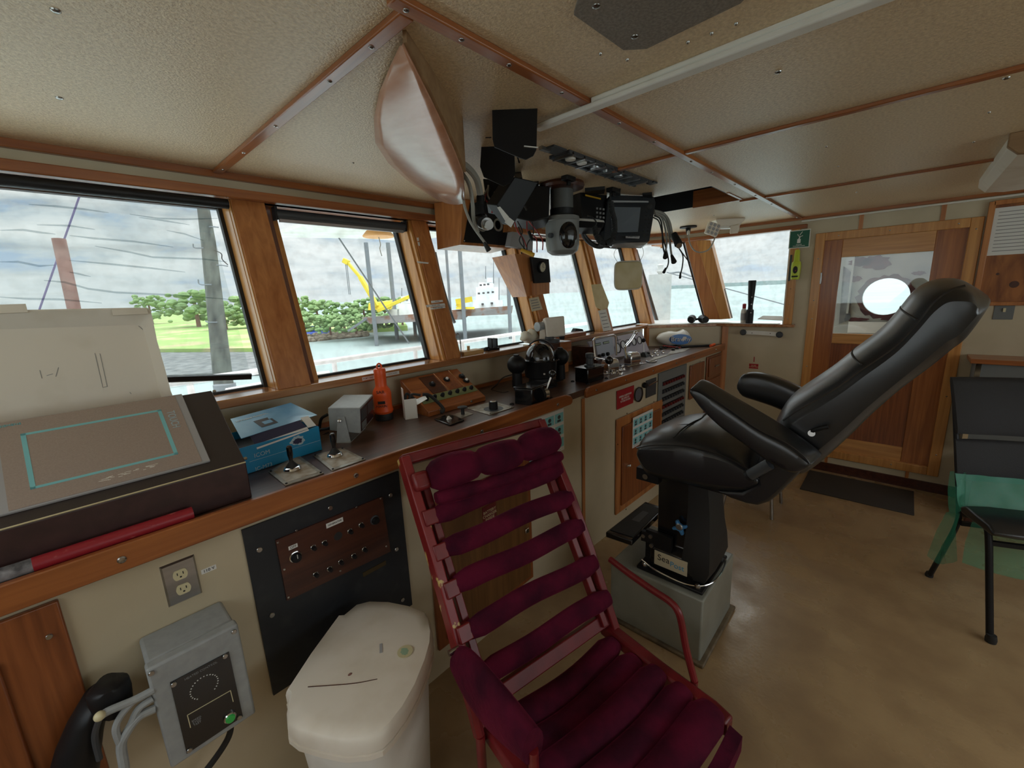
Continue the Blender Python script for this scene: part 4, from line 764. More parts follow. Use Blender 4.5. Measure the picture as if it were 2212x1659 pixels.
# lid rising to the back, flap in front
zl = lambda p, px, py: Vector((p.x, p.y, UP(p, px, py)))
lid0 = zl(Fb.p(-.03, .03), 560, 947); lid1 = Fb.p(Wd + .0, .05, H_ + .045); lid2 = Fb.p(Wd + .035, Dp + .0, H_ + .055); lid3 = Fb.p(-.05, Dp + .06, H_ + .06)
lid = [PD((Fb.p(Wd, .09) - EYE).dot(RM @ Vector((0, 0, -1))), 685, 897), PD((Fb.p(Wd * .7, Dp) - EYE).dot(RM @ Vector((0, 0, -1))), 628, 871), PD((Fb.p(-.03, Dp * .8) - EYE).dot(RM @ Vector((0, 0, -1))), 498, 906), PD((Fb.p(-.03, .04) - EYE).dot(RM @ Vector((0, 0, -1))), 521, 948)]
MB().slab(lid, (0, 0, .002)).build('lid', M['bluelite'], bb)
fl = Fr(lid[3], lid[0] - lid[3], lid[2] - lid[3])
text('VHF MARINE TRANSCEIVER', fl, .10, .10, .010, M['whiteink'], bb, c=.003)
pr_ = MB(fl.at(.115, .045, .0025)); pr_.box(-.03, .03, -.02, .03, 0, .0004); pr_.build('radio_picture', M['greydark'], bb)
MB(fl.at(.115, .045, .003)).box(-.012, .02, -.008, .012, 0, .0004).build('radio_screen', M['bluelite'], bb)
MB(Fb).slab([(.03, .0, H_ - .012), (Wd - .04, .0, H_ + .0), (Wd - .045, .045, H_ + .028), (.03, .045, H_ + .018)], (0, 0, .0015)).build('purple_flap', M['navy'], bb)
MB(Fb).slab([(.028, -.003, H_ - .018), (Wd - .04, -.003, H_ - .004), (Wd - .04, .006, H_ + .008), (.03, .006, H_ - .004)], (0, 0, .001)).build('white_flap_edge', M['paper'], bb)
MB(Fb).slab([(Wd - .03, .02, H_), (Wd, .02, H_), (Wd, .07, H_ + .03), (Wd - .03, .07, H_ + .03)], (0, 0, .001)).build('side_flap', M['paper'], bb)
Fbf = Fr(b0, u_, (0, 0, 1))
text('ICOM', Fbf, *L(Fbf, 566, 980), .020, M['silverink'], bb, c=.001); text('IC-M73', Fbf, *L(Fbf, 570, 1008), .018, M['silverink'], bb, c=.001)
MB(Fbf).box(.0, Wd - .002, H_ * .42, H_ * .43, .0, .0008).build('print_line', M['silverink'], bb)
MB(Fbf).prism(blob(None, Wd * .66, H_ * .68, .03, .02, 5), 0, .0008).build('printed_picture', M['silverink'], bb); MB(Fbf).prism(blob(None, Wd * .66, H_ * .66, .02, .013, 6), .0008, .0012).build('printed_picture', M['navy'], bb)
# rudder angle indicator box on a yoke
gx = thing('rudder_indicator', T(755, 955), 'light grey metal instrument box tilted in a yoke bracket with dark red display', 'indicator')
dpt = lambda p: (Vector(p) - EYE).dot(RM @ Vector((0, 0, -1)))
q = T(742, 958); dd_ = dpt(q)
A = [PD(dd_ + .01, 708, 881), PD(dd_ - .02, 778, 881), PD(dd_ - .0, 779, 937), PD(dd_ + .03, 712, 930)]
dv = PD(dd_ + .16, 806, 852) - PD(dd_ - .02, 778, 881)
mb = MB(); mb.hexa([A[3], A[2], A[1], A[0]], [A[3] + dv, A[2] + dv, A[1] + dv, A[0] + dv]); mb.build('case', M['grey'], gx, bev=.003)
nf = (A[2] - A[1]).normalized(); fd = Fr(A[2] + dv * .5 * 0, dv, A[1] - A[2])
hh = (A[1] - A[2]).length; ww = dv.length
s_ = -1 if fd.n.dot(EYE - A[2]) < 0 else 1
MB(fd).box(.006, ww - .006, .008, hh - .006, 0, s_ * .002).build('display_window', mat('dark_red_display', srgb(58, 30, 34), .25, coat=.3), gx)
MB(fd).box(.01, ww * .45, hh * .45, hh - .014, s_ * .002, s_ * .003).box(ww * .52, ww - .012, hh * .45, hh - .014, s_ * .002, s_ * .003).build('display_frame', M['greydark'], gx)
MB(fd).box(.015, ww * .4, .012, hh * .38, s_ * .002, s_ * .003).build('brand_strip', M['panelgrey'], gx)
mid = (A[0] + A[1] + A[2] + A[3]) / 4
y0 = PD(dd_ - .012, 742, 908); y1 = T(725, 958); y2 = T(757, 957); y3 = PD(dd_ - .02, 772, 893)
MB().hexa([PD(dd_ - .005, 729, 900), PD(dd_ - .005, 744, 900), T(758, 955), T(727, 957)], [PD(dd_ - .002, 729, 900), PD(dd_ - .002, 744, 900), T(758, 954), T(727, 956)]).slab([T(727, 957), T(757, 957), T(790, 925), T(765, 925)], (0, 0, .002)).build('yoke_bracket', M['grey'], gx)
MB().lathe([(.008, 0), (.007, .006), (0, .008)], PD(dd_ - .01, 733, 909), EYE - mid, 12).build('pivot_knob', M['screw'], gx)
MB().tube([PD(dd_ + .05, 712, 925), PD(dd_ + .06, 690, 930), PD(dd_ + .1, 688, 945), T(710, 935)], .006).tube([PD(dd_ + .1, 708, 895), PD(dd_ + .1, 694, 905), PD(dd_ + .12, 690, 925)], .006).build('cable', M['rubber'], gx)
# orange torch
b = T(831, 905); h = UP(b, 820, 785) - CT; k = h / .27
to = thing('rescue_torch', b, 'orange waterproof hand torch with black base standing on the console', 'torch')
MB().lathe([(r * k, z * h) for r, z in ((.040, .0), (.042, .01), (.042, .08), (.040, .12))], b, (0, 0, 1), 28).build('base', M['rubber'], to)
MB().lathe([(r * k, z * h) for r, z in ((.040, .12), (.045, .16), (.041, .24), (.042, .42), (.043, .48), (.038, .54), (.028, .59), (.026, .62), (.027, .80), (.028, .88), (.025, .91), (.012, .93), (0, .935))], b, (0, 0, 1), 28).build('body', M['orange'], to)
MB().tube([b + Vector((.012 * math.cos(t), 0, h * .93 + .018 * math.sin(t))) for t in [math.pi * i / 8 for i in range(9)]], .004 * k, 8, smooth=False).build('loop', M['orange'], to)
ft = Fr(b + Vector((-.6, -.75, 0)).normalized() * .0415 * k, (.75, -.6, 0), (0, 0, 1)); text('SAR', ft, .0, h * .52, .02, M['ink'], to, sx=1.1); text('MARIN', ft, .0, h * .27, .016, M['ink'], to)
MB(ft).box(-.016, .016, h * .31, h * .36, -.003, .0012).build('print_block', M['ink'], to)
# small white open carton
wb = thing('small_white_carton', T(880, 905), 'small open white carton with cables beside the orange torch', 'carton')
b0 = T(876, 907); b1 = T(903, 903); H_ = UP(b0, 868, 862) - CT; u_ = (b1 - b0).normalized(); v_ = Vector((-u_.y, u_.x, 0)); Fb2 = Fr(b0, u_, v_); W2 = (b1 - b0).length
MB(Fb2).box(0, W2, 0, .002, 0, H_ * .95).box(0, .002, 0, .05, 0, H_ * 1.45).box(W2 - .002, W2, 0, .05, 0, H_ * .7).box(0, W2, .048, .05, 0, H_ * .8).box(0, W2, 0, .05, 0, .002).build('carton_body', M['white'], wb)
MB(Fb2).slab([(W2, .0, H_ * .62), (W2 + .05, .0, H_ * .85), (W2 + .05, .05, H_ * .9), (W2, .05, H_ * .75)], (0, 0, .0012)).build('side_flap', M['white'], wb)
MB().tube([Fb2.p(.02, .02, H_ * .7), Fb2.p(.04, .02, H_ * 1.1), Fb2.p(.08, .01, H_ * 1.05)], .006).tube([Fb2.p(.01, .03, H_ * .8), Fb2.p(.02, .03, H_ * 1.15), Fb2.p(.05, .03, H_ * .9)], .006).build('cables', M['rubber'], wb)
# sloped wooden control desk
wd = thing('sloped_control_desk', (1.33, 1.7, CT), 'low sloped teak desk with an olive strip of black knobs on the console', 'control desk')
c0 = T(927, 904); c1 = T(1049, 863); c0.y = c1.y = (c0.y + c1.y) / 2; x0, x1 = PY(c0.y, 927, 904).x, PY(c0.y, 1049, 863).x; yf = c0.y
zf = UP((x0, yf), 913, 872) ; zf = CT + .035
yb_ = 1.80; zb_ = UP((x1 - .0, yb_), 992, 794); zb_ = CT + .155
MB(Fr((x0, 0, 0), (0, 1, 0), (0, 0, 1))).prism([(yf, CT), (yb_, CT), (yb_, zb_), (yf + .045, CT + .05), (yf, zf - .01)], 0, x1 - x0).build('case', M['woodx'], wd, bev=.003)
Fd = Fr((x0, yf + .045, CT + .05), (1, 0, 0), (0, yb_ - yf - .045, zb_ - CT - .05)); ld = math.hypot(yb_ - yf - .045, zb_ - CT - .05); wx = x1 - x0
MB(Fd).box(.01, wx - .01, .002, .05, 0, .003).build('olive_strip', M['olive'], wd)
for j in range(7): MB(Fd).lathe([(.011, .0), (.010, .012), (.006, .018), (0, .018)], (.04 + j * (wx - .08) / 6, .026, .003), (0, 0, 1), 10).build('knob', M['black'], wd)
MB(Fd).box(.10, .19, .055, ld - .015, 0, .002).build('left_plate', M['darkwood'], wd); MB(Fd).box(.2, .30, .055, ld - .015, 0, .002).build('middle_plate', M['panelwood'], wd)
MB(Fd).box(.196, .201, .05, ld - .008, .0, .004).box(.296, .301, .05, ld - .008, .0, .004).build('aluminium_strip', M['chrome'], wd)
for (a, b2) in ((.14, .12), (.24, .13), (.345, .13), (.345, .09)): k = MB(Fd).lathe([(.018, 0), (.018, .004), (.012, .006)], (a, b2, .002), (0, 0, 1), 16).build('round_control', M['black'], wd); MB(Fd).sph((a, b2 + .0, .012), .008, 10, 8).build('control_cap', M['white'] if a in (.24,) or b2 == .09 else M['greydark'], k)
MB().lathe([(.007, 0), (.006, .002), (0, .003)], (x0 + .07, yf, CT + .018), (0, -1, 0), 10).lathe([(.007, 0), (.006, .002), (0, .003)], (x1 - .1, yf, CT + .018), (0, -1, 0), 10).build('screw', M['screw'], wd)
MB().tube([Fd.p(.02, .04, .03), Fd.p(.05, .02, .03), (x0 + .07, yf - .02, CT + .03), (x0 + .05, yf - .03, CT + .012)], .008).build('plug_lead', M['rubber'], wd)
# rocker plate, T-knob, dial plate
rk = thing('rocker_switch_plate', T(971, 908), 'small black plate with a white rocker switch at the front of the worktop', 'switch plate')
ps = [T(938, 908), T(972, 921), T(1003, 910), T(970, 897)]; c_ = sum(ps, Vector()) / 4
MB().slab([p + Vector((0, 0, .001)) for p in ps], (0, 0, .007)).build('plate', M['blackgloss'], rk, bev=.002); MB().hexa([c_ + Vector((-.012, -.006, .008)), c_ + Vector((.012, -.006, .008)), c_ + Vector((.012, .006, .008)), c_ + Vector((-.012, .006, .008))], [c_ + Vector((-.006, -.003, .022)), c_ + Vector((.0, -.003, .022)), c_ + Vector((.0, .003, .022)), c_ + Vector((-.006, .003, .022))]).build('rocker', M['white'], rk)
tk = thing('push_knob', T(1000, 896), 'black mushroom push knob on a small steel plate', 'knob')
MB().slab([T(978, 897), T(997, 904), T(1022, 895), T(1003, 889)], (0, 0, .003)).build('plate', M['steelplate'], tk)
b = T(1000, 896); h = UP(b, 1000, 878) - CT; MB().lathe([(.009, .003), (.008, h * .7), (.012, h * .78), (.022, h * .85), (.024, h * .95), (.02, h), (0, h + .001)], b, (0, 0, 1), 20).build('knob', M['rubber'], tk)
dp = thing('dimmer_dial_plate', T(1060, 880), 'square steel dial plate with a tall black control knob', 'dial')
ps = [T(1008, 883), T(1058, 897.5), T(1110, 881), T(1066, 868)]; MB().slab(ps, (0, 0, .004)).build('plate', M['steelplate'], dp, bev=.001)
b = T(1066, 883, CT + .004); MB().lathe([(.048, 0), (.048, .001), (0, .0012)], b, (0, 0, 1), 30).build('scale_ring', M['greydark'], dp); h = UP(b, 1066, 867) - b.z
kk = MB().lathe([(.022, 0), (.021, h * .95), (.018, h), (0, h)], b, (0, 0, 1), 22).build('knob', M['black'], dp); MB().lathe([(.016, h), (.014, h + .004), (0, h + .004)], b, (0, 0, 1), 18).build('silver_cap', M['chrome'], kk)
for p in ps: MB().lathe([(.004, 0), (0, .004)], c_ * 0 + (sum(ps, Vector()) / 4) + (p - sum(ps, Vector()) / 4) * .9 + Vector((0, 0, .004)), (0, 0, 1), 8).build('bolt', M['screw'], dp)
# lever boxes
def leverbox(name, corners, top, label, sidex):
    ps = [T(*c) for c in corners]; h = UP(ps[0], *top) - CT; ps4 = [ps[0], ps[1], ps[2], ps[0] + ps[2] - ps[1]]; c_ = sum(ps4, Vector()) / 4
    t = thing(name, c_, label, 'control lever')
    MB().slab(ps4, (0, 0, h)).build('case', M['blackgloss'], t, bev=.005)
    MB().slab([c_ + (p - c_) * 1.05 + Vector((0, 0, h)) for p in ps4], (0, 0, .006)).build('lid', M['blackgloss'], t, bev=.002)
    for p in ps4: MB().lathe([(.012, 0), (.011, .006), (.005, .009), (0, .01)], c_ + (p - c_) * 1.16, (0, 0, 1), 12).build('foot', M['black'], t)
    return t, ps4, c_, h
t, ps4, c_, h = leverbox('steering_lever_box', [(1112, 873), (1150, 877), (1186, 862)], (1109, 838), 'black metal box with steel hub and ball topped lever at the console edge', 1)
hub0 = (ps4[1] + ps4[2]) / 2 + Vector((0, 0, h * .5)); d_ = (ps4[1] + ps4[2]) / 2 - c_; d_ = Vector((1, -.15, 0)).normalized()
hb_ = MB().cyl(hub0 - d_ * .01, hub0 + d_ * .006, .036, .036, 26).build('hub_flange', M['black'], t); MB().cyl(hub0 + d_ * .006, hub0 + d_ * .04, .026, .026, 26).build('steel_hub', M['chrome'], t)
lt = hub0 + d_ * .03; tp = PD(dpt(lt), 1193, 808); MB().cyl(lt, tp, .005, .006, 12).build('lever', M['chrome'], t); MB().sph(tp, .020).build('ball', M['blackgloss'], t)
t, ps4, c_, h = leverbox('telegraph_lever_box', [(1242, 824), (1270, 829), (1305, 818)], (1242, 795), 'black metal box with grey cap and sideways ball lever at mid console', 1)
cp = c_ + Vector((0, 0, h + .006)); MB().lathe([(.034, 0), (.034, .008), (.024, .012), (.022, .05), (.026, .054), (.026, .075), (.02, .08), (0, .08)], cp, (0, 0, 1), 26).build('grey_cap', M['greydark'], t)
e_ = PD(dpt(cp) - .05, 1316, 778); MB().cyl(cp + Vector((.02, 0, .055)), e_, .006, .005, 10).build('lever', M['chrome'], t); MB().sph(e_, .026).build('ball', M['blackgloss'], t)
# magnetic compass
C0 = Vector((1.90, 1.60, CT)); cp_ = thing('magnetic_compass', C0, 'black domed magnetic compass with a ball on each side', 'compass')
dC = dpt(C0 + Vector((0, 0, .15))); cx0 = PD(dC, 1167, 776); kx = dC / FPX * 1.09
C0 = Vector((cx0.x, cx0.y, CT)); cp_.location = C0; zr = cx0.z
MB().lathe([(.10, 0), (.10, .012), (.075, .02), (.07, .05), (31 * kx, .06), (33 * kx, zr - CT - .012), (34 * kx, zr - CT - .004)], C0, (0, 0, 1), 36).build('bowl', M['black'], cp_)
MB().lathe([(30 * kx, zr - CT - .004), (38.5 * kx, zr - CT - .003), (38.5 * kx, zr - CT + .003), (29 * kx, zr - CT + .004)], C0, (0, 0, 1), 36).build('rim', M['blackgloss'], cp_)
ht = UP(C0, 1167, 741) - zr; MB().lathe([(29.5 * kx * math.cos(t), zr - CT + .003 + ht * math.sin(t)) for t in [math.pi / 2 * i / 12 for i in range(13)]], C0, (0, 0, 1), 36).build('glass_dome', M['blackgloss'], cp_)
hd = MB(); ra = 32 * kx; bk_ = (C0 - EYE); bk_.z = 0; bk_.normalize(); sd = Vector((-bk_.y, bk_.x, 0))
hd.loft([[C0 + sd * (ra * 1.0 * math.cos(t)) * 1.0 + bk_ * (ra * .9 * w1) + Vector((0, 0, zr - CT + ra * 1.15 * math.sin(t) * 1.0)) for w1 in (.55, 1.1)] for t in [math.pi * (.25 + .6 * i / 14) for i in range(15)]], cap=False, closed=False)
o_ = hd.build('light_hood', M['black'], cp_); o_.modifiers.new('thick', 'SOLIDIFY').thickness = .006
bl = PD(dC - .10, 1116, 788); br_ = PD(dC + .08, 1210, 771)
for c_, rr_ in ((bl, 20.5 * (dC - .1) / FPX), (br_, 19 * (dC + .08) / FPX)):
    s_ = MB().sph(c_, rr_, 28, 18).build('quadrantal_ball', M['black'], cp_); MB().lathe([(rr_ * .32, 0), (rr_ * .3, rr_ * .12), (0, rr_ * .14)], c_ + Vector((0, 0, rr_ * .97)), (0, 0, 1), 14).build('ball_nut', M['black'], s_)
    MB().cyl((c_.x, c_.y, CT + .02), (c_.x, c_.y, c_.z - rr_ * .8), .03, .028).build('ball_stand', M['black'], cp_)
MB().slab([(bl.x - .03, bl.y, CT + .004), (bl.x + .03, bl.y - .05, CT + .004), (br_.x + .03, br_.y, CT + .004), (br_.x - .03, br_.y + .05, CT + .004)], (0, 0, .016)).build('arm', M['black'], cp_)
text('88888888', Fr(C0 + Vector((0, 0, zr - CT + .006)) - bk_ * 30 * kx, (-sd), (0, 0, 1)), 0, .004, .008, M['whiteink'], cp_, name='scale_marks')
MB().box(*(lambda q: (q.x - .004, q.x + .004, q.y - .004, q.y + .004, q.z - .004, q.z + .004))(PD(dC - .09, 1176, 808))).build('white_screw', M['white'], cp_)
MB().tube([(C0.x - .1, C0.y + .1, CT + .08), PD(dC, 1088, 815), PD(dC, 1072, 832), T(1062, 842), T(1085, 848), T(1098, 846)], .0035).build('lamp_lead', M['rubber'], cp_)
# indicator in chrome frame, gauge panel, levers, buttons
fp = Fr(PD(3.28, 1275, 790), (1, -.10, 0), (0, .25, 1))
gp = T(1338, 775); gpd = dpt(gp)
Fg1 = Fr((0, 1.66, CT), (1, 0, 0), (0, .24, 1)); 
G0 = L(Fg1, 1290, 778); 
gpanel = thing('gauge_board', (3.2, 1.7, CT), 'pale board with a row of five round engine gauges leaning on the far wall', 'gauge board')
MB(Fg1).prism([L(Fg1, 1270, 738), L(Fg1, 1386, 716), L(Fg1, 1403, 758), L(Fg1, 1290, 780)], -.012, 0).build('board', mat('lilac_grey_board', srgb(196, 192, 206), .4), gpanel)
for (px, py, r) in ((1334, 752, .042), (1346, 745, .036), (1356, 741, .03), (1369, 738, .034), (1381, 735, .034)):
    g = disc(Fg1, 'gauge', (px, py), r, M['black'], gpanel, .012, seg=24); disc(Fg1.at(0, 0, .012), 'gauge_face', (px, py), r * .82, M['gaugewhite'], g, .001, seg=24)
MB(Fg1).box(*(lambda q: (q[0] - .05, q[0] + .05, q[1] - .002, q[1] + .002))(L(Fg1, 1334, 735)), 0, .003).box(*(lambda q: (q[0] - .002, q[0] + .002, q[1] - .03, q[1] + .03))(L(Fg1, 1334, 735)), 0, .003).build('cross_mark', M['ink'], gpanel)
fi = Fr((0, 1.585, CT), (1, 0, 0), (0, .22, 1)); ind = thing('indicator_panel', (2.85, 1.6, CT), 'pale blue instrument panel in a chrome tube frame with two small displays', 'instrument panel')
A = [L(fi, 1281, 735), L(fi, 1318, 728), L(fi, 1322, 765), L(fi, 1288, 779)]; MB(fi).prism(A, 0, .02).build('face', mat('pale_blue_face', srgb(178, 188, 204), .35), ind, bev=.003)
f5 = fi.at(0, 0, .02)
for p0, p1 in (((1285, 748), (1297, 740)), ((1303, 744), (1315, 736))): rect(f5, 'display', p0, p1, M['black'], ind, 0, .002); (a, b), (c, d) = L(f5, *p0), L(f5, *p1); MB(f5).box(a + .006, c - .004, b + .004, d - .004, .002, .003).build('lcd', mat('lcd_green', srgb(170, 190, 170), .3), ind)
for p in ((1293, 770), (1301, 767), (1311, 765)): disc(f5, 'knob', p, .014, M['black'], ind, .018, seg=14)
P_ = [fi.p(*L(fi, 1278, 778), .03), fi.p(*L(fi, 1274, 737), .03), fi.p(*L(fi, 1278, 732), .03), fi.p(*L(fi, 1318, 725), .03), fi.p(*L(fi, 1322, 728), .03), fi.p(*L(fi, 1324, 768), .03)]
MB().tube(P_, .008, 10, smooth=False).build('tube_frame', M['chrome'], ind)
MB().box(2.66, 2.74, 1.62, 1.84, CT, CT + .14).build('side_block', M['darkwood'], ind)
def chromelever(px, py, label, arm):
    b = T(px, py); t = thing('throttle_control', b, label, 'throttle'); u = Vector((.97, -.24, 0)); v = Vector((.24, .97, 0)); f = Fr(b, u, v)
    MB(f).box(-.10, .10, -.05, .05, 0, .006).build('base_plate', M['chrome'], t, bev=.002)
    MB(f).loft([[(x * s, y * s2, z) for x, y in ((-.055, -.035), (.055, -.035), (.055, .035), (-.055, .035))] for s, s2, z in ((1, 1, .006), (1, 1, .05), (.94, .95, .07), (.78, .85, .085), (.45, .6, .094))]).build('housing', M['chrome'], t, bev=.006, seg=3)
    if arm: MB().tube([f.p(-.06, 0, .05), PD(dpt(b), *arm[0]), PD(dpt(b), *arm[1]), PD(dpt(b), *arm[2])], .010, 10).build('handle', M['chrome'], t); MB().sph(PD(dpt(b), *arm[2]), .016).build('grip', M['chrome'], t)
    return t
chromelever(1366, 787, 'chrome throttle head with a tall bent handle near the gauge board', [(1350, 752), (1363, 735), (1373, 719)])
chromelever(1318, 803, 'chrome domed throttle head behind the black telegraph box', None)
cb_ = thing('chrome_fittings', T(1340, 800), 'cluster of small chrome switches between the two throttle heads', 'switches'); 
for (px, py) in ((1334, 802), (1345, 798), (1340, 808), (1325, 806)): b = T(px, py); MB().lathe([(.02, 0), (.018, .008), (.01, .012), (.012, .024), (0, .028)], b, (0, 0, 1), 14).build('switch', M['chrome'], cb_)
js = thing('small_joystick', T(1391, 768), 'thin joystick with a black ball on a pyramid base', 'joystick'); b = T(1391, 770); MB().loft([[(b.x + x * s, b.y + y * s, CT + z) for x, y in ((-1, -1), (1, -1), (1, 1), (-1, 1))] for s, z in ((.04, 0), (.034, .008), (.01, .035))]).build('base', M['black'], js); tp = PD(dpt(b), 1390, 735); MB().cyl(b, tp, .0035).build('stick', M['chrome'], js); MB().sph(tp, .018).build('ball', M['black'], js)
pb_ = thing('button_plates', T(1440, 765), 'flat plates with rows of round push buttons at the far end of the worktop', 'button panel')
MB().slab([T(1398, 783), T(1432, 772), T(1455, 764), T(1415, 772)], (0, 0, .004)).slab([T(1440, 768), T(1478, 760), T(1492, 752), T(1452, 756)], (0, 0, .004)).build('plate', M['steelplate'], pb_)
for i, (px, py) in enumerate(((1400, 765), (1408, 769), (1414, 762), (1420, 767), (1428, 754), (1437, 752), (1432, 762), (1454, 757), (1462, 754), (1418, 758))): b = T(px, py, CT + .004); MB().lathe([(.016, 0), (.015, .012), (.01, .018), (0, .019)], b, (0, 0, 1), 12).build('push_button', M['black'] if i in (0, 4, 5, 7, 8) else M['chrome'], pb_)
oh = thing('grab_ring', T(1408, 779), 'pale oval finger pull lying on the far worktop', 'handle'); ps = [T(1398 + 11 * math.cos(t) + 9, 779 + 3 * math.sin(t), CT + .006) for t in [math.pi * (.0 + 1.0 * i / 8) for i in range(9)]]; MB().tube(ps, .005).build('ring', M['steel'], oh)
# paper towel pack
tp_ = thing('paper_towel_pack', T(1460, 745), 'plastic wrapped paper pack with blue printed wording in the far corner', 'paper towels')
b = T(1457, 745); dw = dpt(b) - .10; kx = dw / FPX; c_ = PD(dw, 1455, 731); ux = RM @ Vector((1, 0, 0)); uy = Vector((0, 0, 1)); un = ux.cross(uy).normalized()
ft = Fr(c_, ux, (0, 0, 1)); rings = []
for i in range(13):
    x = (-37 + 74 * i / 12) * kx; hh = (17 * (1 - abs(i / 6 - 1) ** 4) * (1 if i > 7 else .88 + .05 * math.sin(i * 1.7)) + 2) * kx; rings.append([(x, hh * .9 * math.sin(t) + (.2 * hh if i > 8 else 0), hh * 1.2 * math.cos(t)) for t in [2 * math.pi * j / 16 for j in range(16)]])
MB(ft).loft(rings).build('wrapped_roll', M['white'], tp_)
fz = ft.at(6 * kx, 1 * kx, 20 * kx); fz = Fr(ft.p(7 * kx, 0, 20.5 * kx), ux, (0, 0, 1))
MB(fz).sph((0, 0, 0), (24 * kx, 11 * kx, .003), 24, 6).build('blue_print', mat('towel_blue', srgb(88, 138, 206), .4), tp_); text('Brawny', fz, 0, 0, 15 * kx, M['navy'], tp_, c=.004); text('Brawny', fz, .002, .002, 14 * kx, M['whiteink'], tp_, c=.0055)
tl_ = thing('hand_tools', T(1520, 747), 'dark tools with an orange tip lying at the far corner of the worktop', 'tools'); MB().tube([T(1472, 750, CT + .01), T(1500, 748, CT + .012), T(1535, 746, CT + .01)], .010).build('tool_shaft', M['black'], tl_); MB().cyl(T(1535, 747, CT + .012), T(1543, 744, CT + .012), .012).build('orange_tip', M['orange'], tl_)
rt = thing('red_pens', T(1440, 751), 'red and black pens lying in front of the paper pack', 'pens'); MB().cyl(T(1432, 747, CT + .025), T(1470, 751, CT + .012), .006).build('pen', M['wirered'], rt)
# ---------------------------------------------------------------- overhead
def quadslab(name, pts, d, th, m, parent, bev=0):        # plate facing aft traced at view depth d (or one depth per corner)
    ds = d if hasattr(d, '__len__') else [d] * len(pts); A = [PD(k, *p) for k, p in zip(ds, pts)]
    n = (A[1] - A[0]).cross(A[2] - A[0]).normalized(); n = n if n.dot(A[0] - EYE) > 0 else -n
    return MB().slab(A, n * th).build(name, m, parent, bev=bev)
CB = CZ
# bent plywood cable duct under the ceiling
du = thing('plywood_duct', (1.0, 1.2, CB - .3), 'teardrop shaped bent plywood duct fixed under the ceiling', 'duct')
tip = PZ(CB - .01, 870, 78); fb_ = PZ(CB, 1000, 262); dn = (fb_ - tip); dn.z = 0; side_n = Vector((dn.y, -dn.x, 0)).normalized()
def onside(px, py): return PP(side_n, tip, px, py)
low = [onside(*p) for p in ((871, 92), (900, 150), (930, 210), (960, 272), (985, 330), (1001, 372))]
for p in low: p.z = min(p.z, CB - .002)
upp = [Vector((p.x, p.y, CB)) for p in low]
MB().loft([[a, b, b + side_n * .008, a + side_n * .008] for a, b in zip(low, upp)]).build('side_board', M['plyraw'], du)
low2 = low + [PD(dpt(low[-1]) + .12, 1004, 410), PD(dpt(low[-1]) + .25, 1004, 436)]
cont = [PZ(CB, *p) for p in ((868, 88), (846, 130), (822, 185), (809, 245), (812, 300), (840, 345), (880, 382), (935, 420))]
rings = []
for a, c in zip(low2, cont):
    mid = (a + c) / 2; mid.z = min(a.z, CB) - .25 * (CB - min(a.z, CB)) * 0 ; R_ = []
    for i in range(9):
        t = i / 8; p = a.lerp(c, t); p.z = a.z + (CB - .007 - a.z) * (t ** 1.25); R_.append(p)
    rings.append(R_)
o_ = MB().loft(rings, cap=False, closed=False).build('curved_sheet', M['ply'], du, ang=80); sm = o_.modifiers.new('thick', 'SOLIDIFY'); sm.thickness = .006
tk_ = [c.lerp(a, .06) for a, c in zip(low2, cont)]
for i in range(1, len(cont) - 1):
    for f in (0, .33, .66):
        p = cont[i].lerp(cont[i + 1], f); q = low2[i].lerp(low2[i + 1], f); p = p.lerp(q, .07); p.z = CB - .006; MB().sph(p, .003, 8, 5).build('tack', M['screw'], du)
# gauge box over window 3
gbx = thing('overhead_gauge_box', (1.75, 1.9, 1.86), 'varnished wooden overhead box with a black face and two empty round gauge holes', 'gauge box')
dpl = 1.83
P4 = [PY(dpl, *p) for p in ((1015, 438), (1000, 524), (1097, 533), (1108, 448))]
zb = (P4[1].z + P4[2].z) / 2; xL, xRt = P4[1].x, P4[2].x; zT = CB
Lb = PY(YH - .03, 944, 532)
MB().hexa([(xL - .02, dpl, zb - .01), (xRt + .03, dpl, zb - .01), (xRt + .05, YH, zb - .02), (Lb.x, YH - .03, zb - .02)], [(xL + .02, dpl - .0, CB), (xRt + .05, dpl, CB), (xRt + .05, YH, CB), (Lb.x, YH - .03, CB)]).build('case', M['woodz'], gbx, bev=.003)
fg = front(0, 0, dpl)
MB(fg).prism([L(fg, *p) for p in ((1015, 438), (1001, 523), (1097, 531), (1108, 448))], 0, .006).build('black_face', M['black'], gbx)
for p, r in (((1075, 486), .036), ((1041, 487), .034)):
    g = disc(fg.at(0, 0, .006), 'gauge_ring', p, r, M['cord'], gbx, prof=[(r, 0), (r, .008), (r * .82, .008), (r * .8, .001)], seg=26); disc(fg.at(0, 0, .006), 'gauge_well', p, r * .8, M['darkwood'], g, .001)
for p in ((1003, 520), (1091, 529)): disc(fg.at(0, 0, .006), 'screw', p, .004, M['screw'], gbx, seg=8)
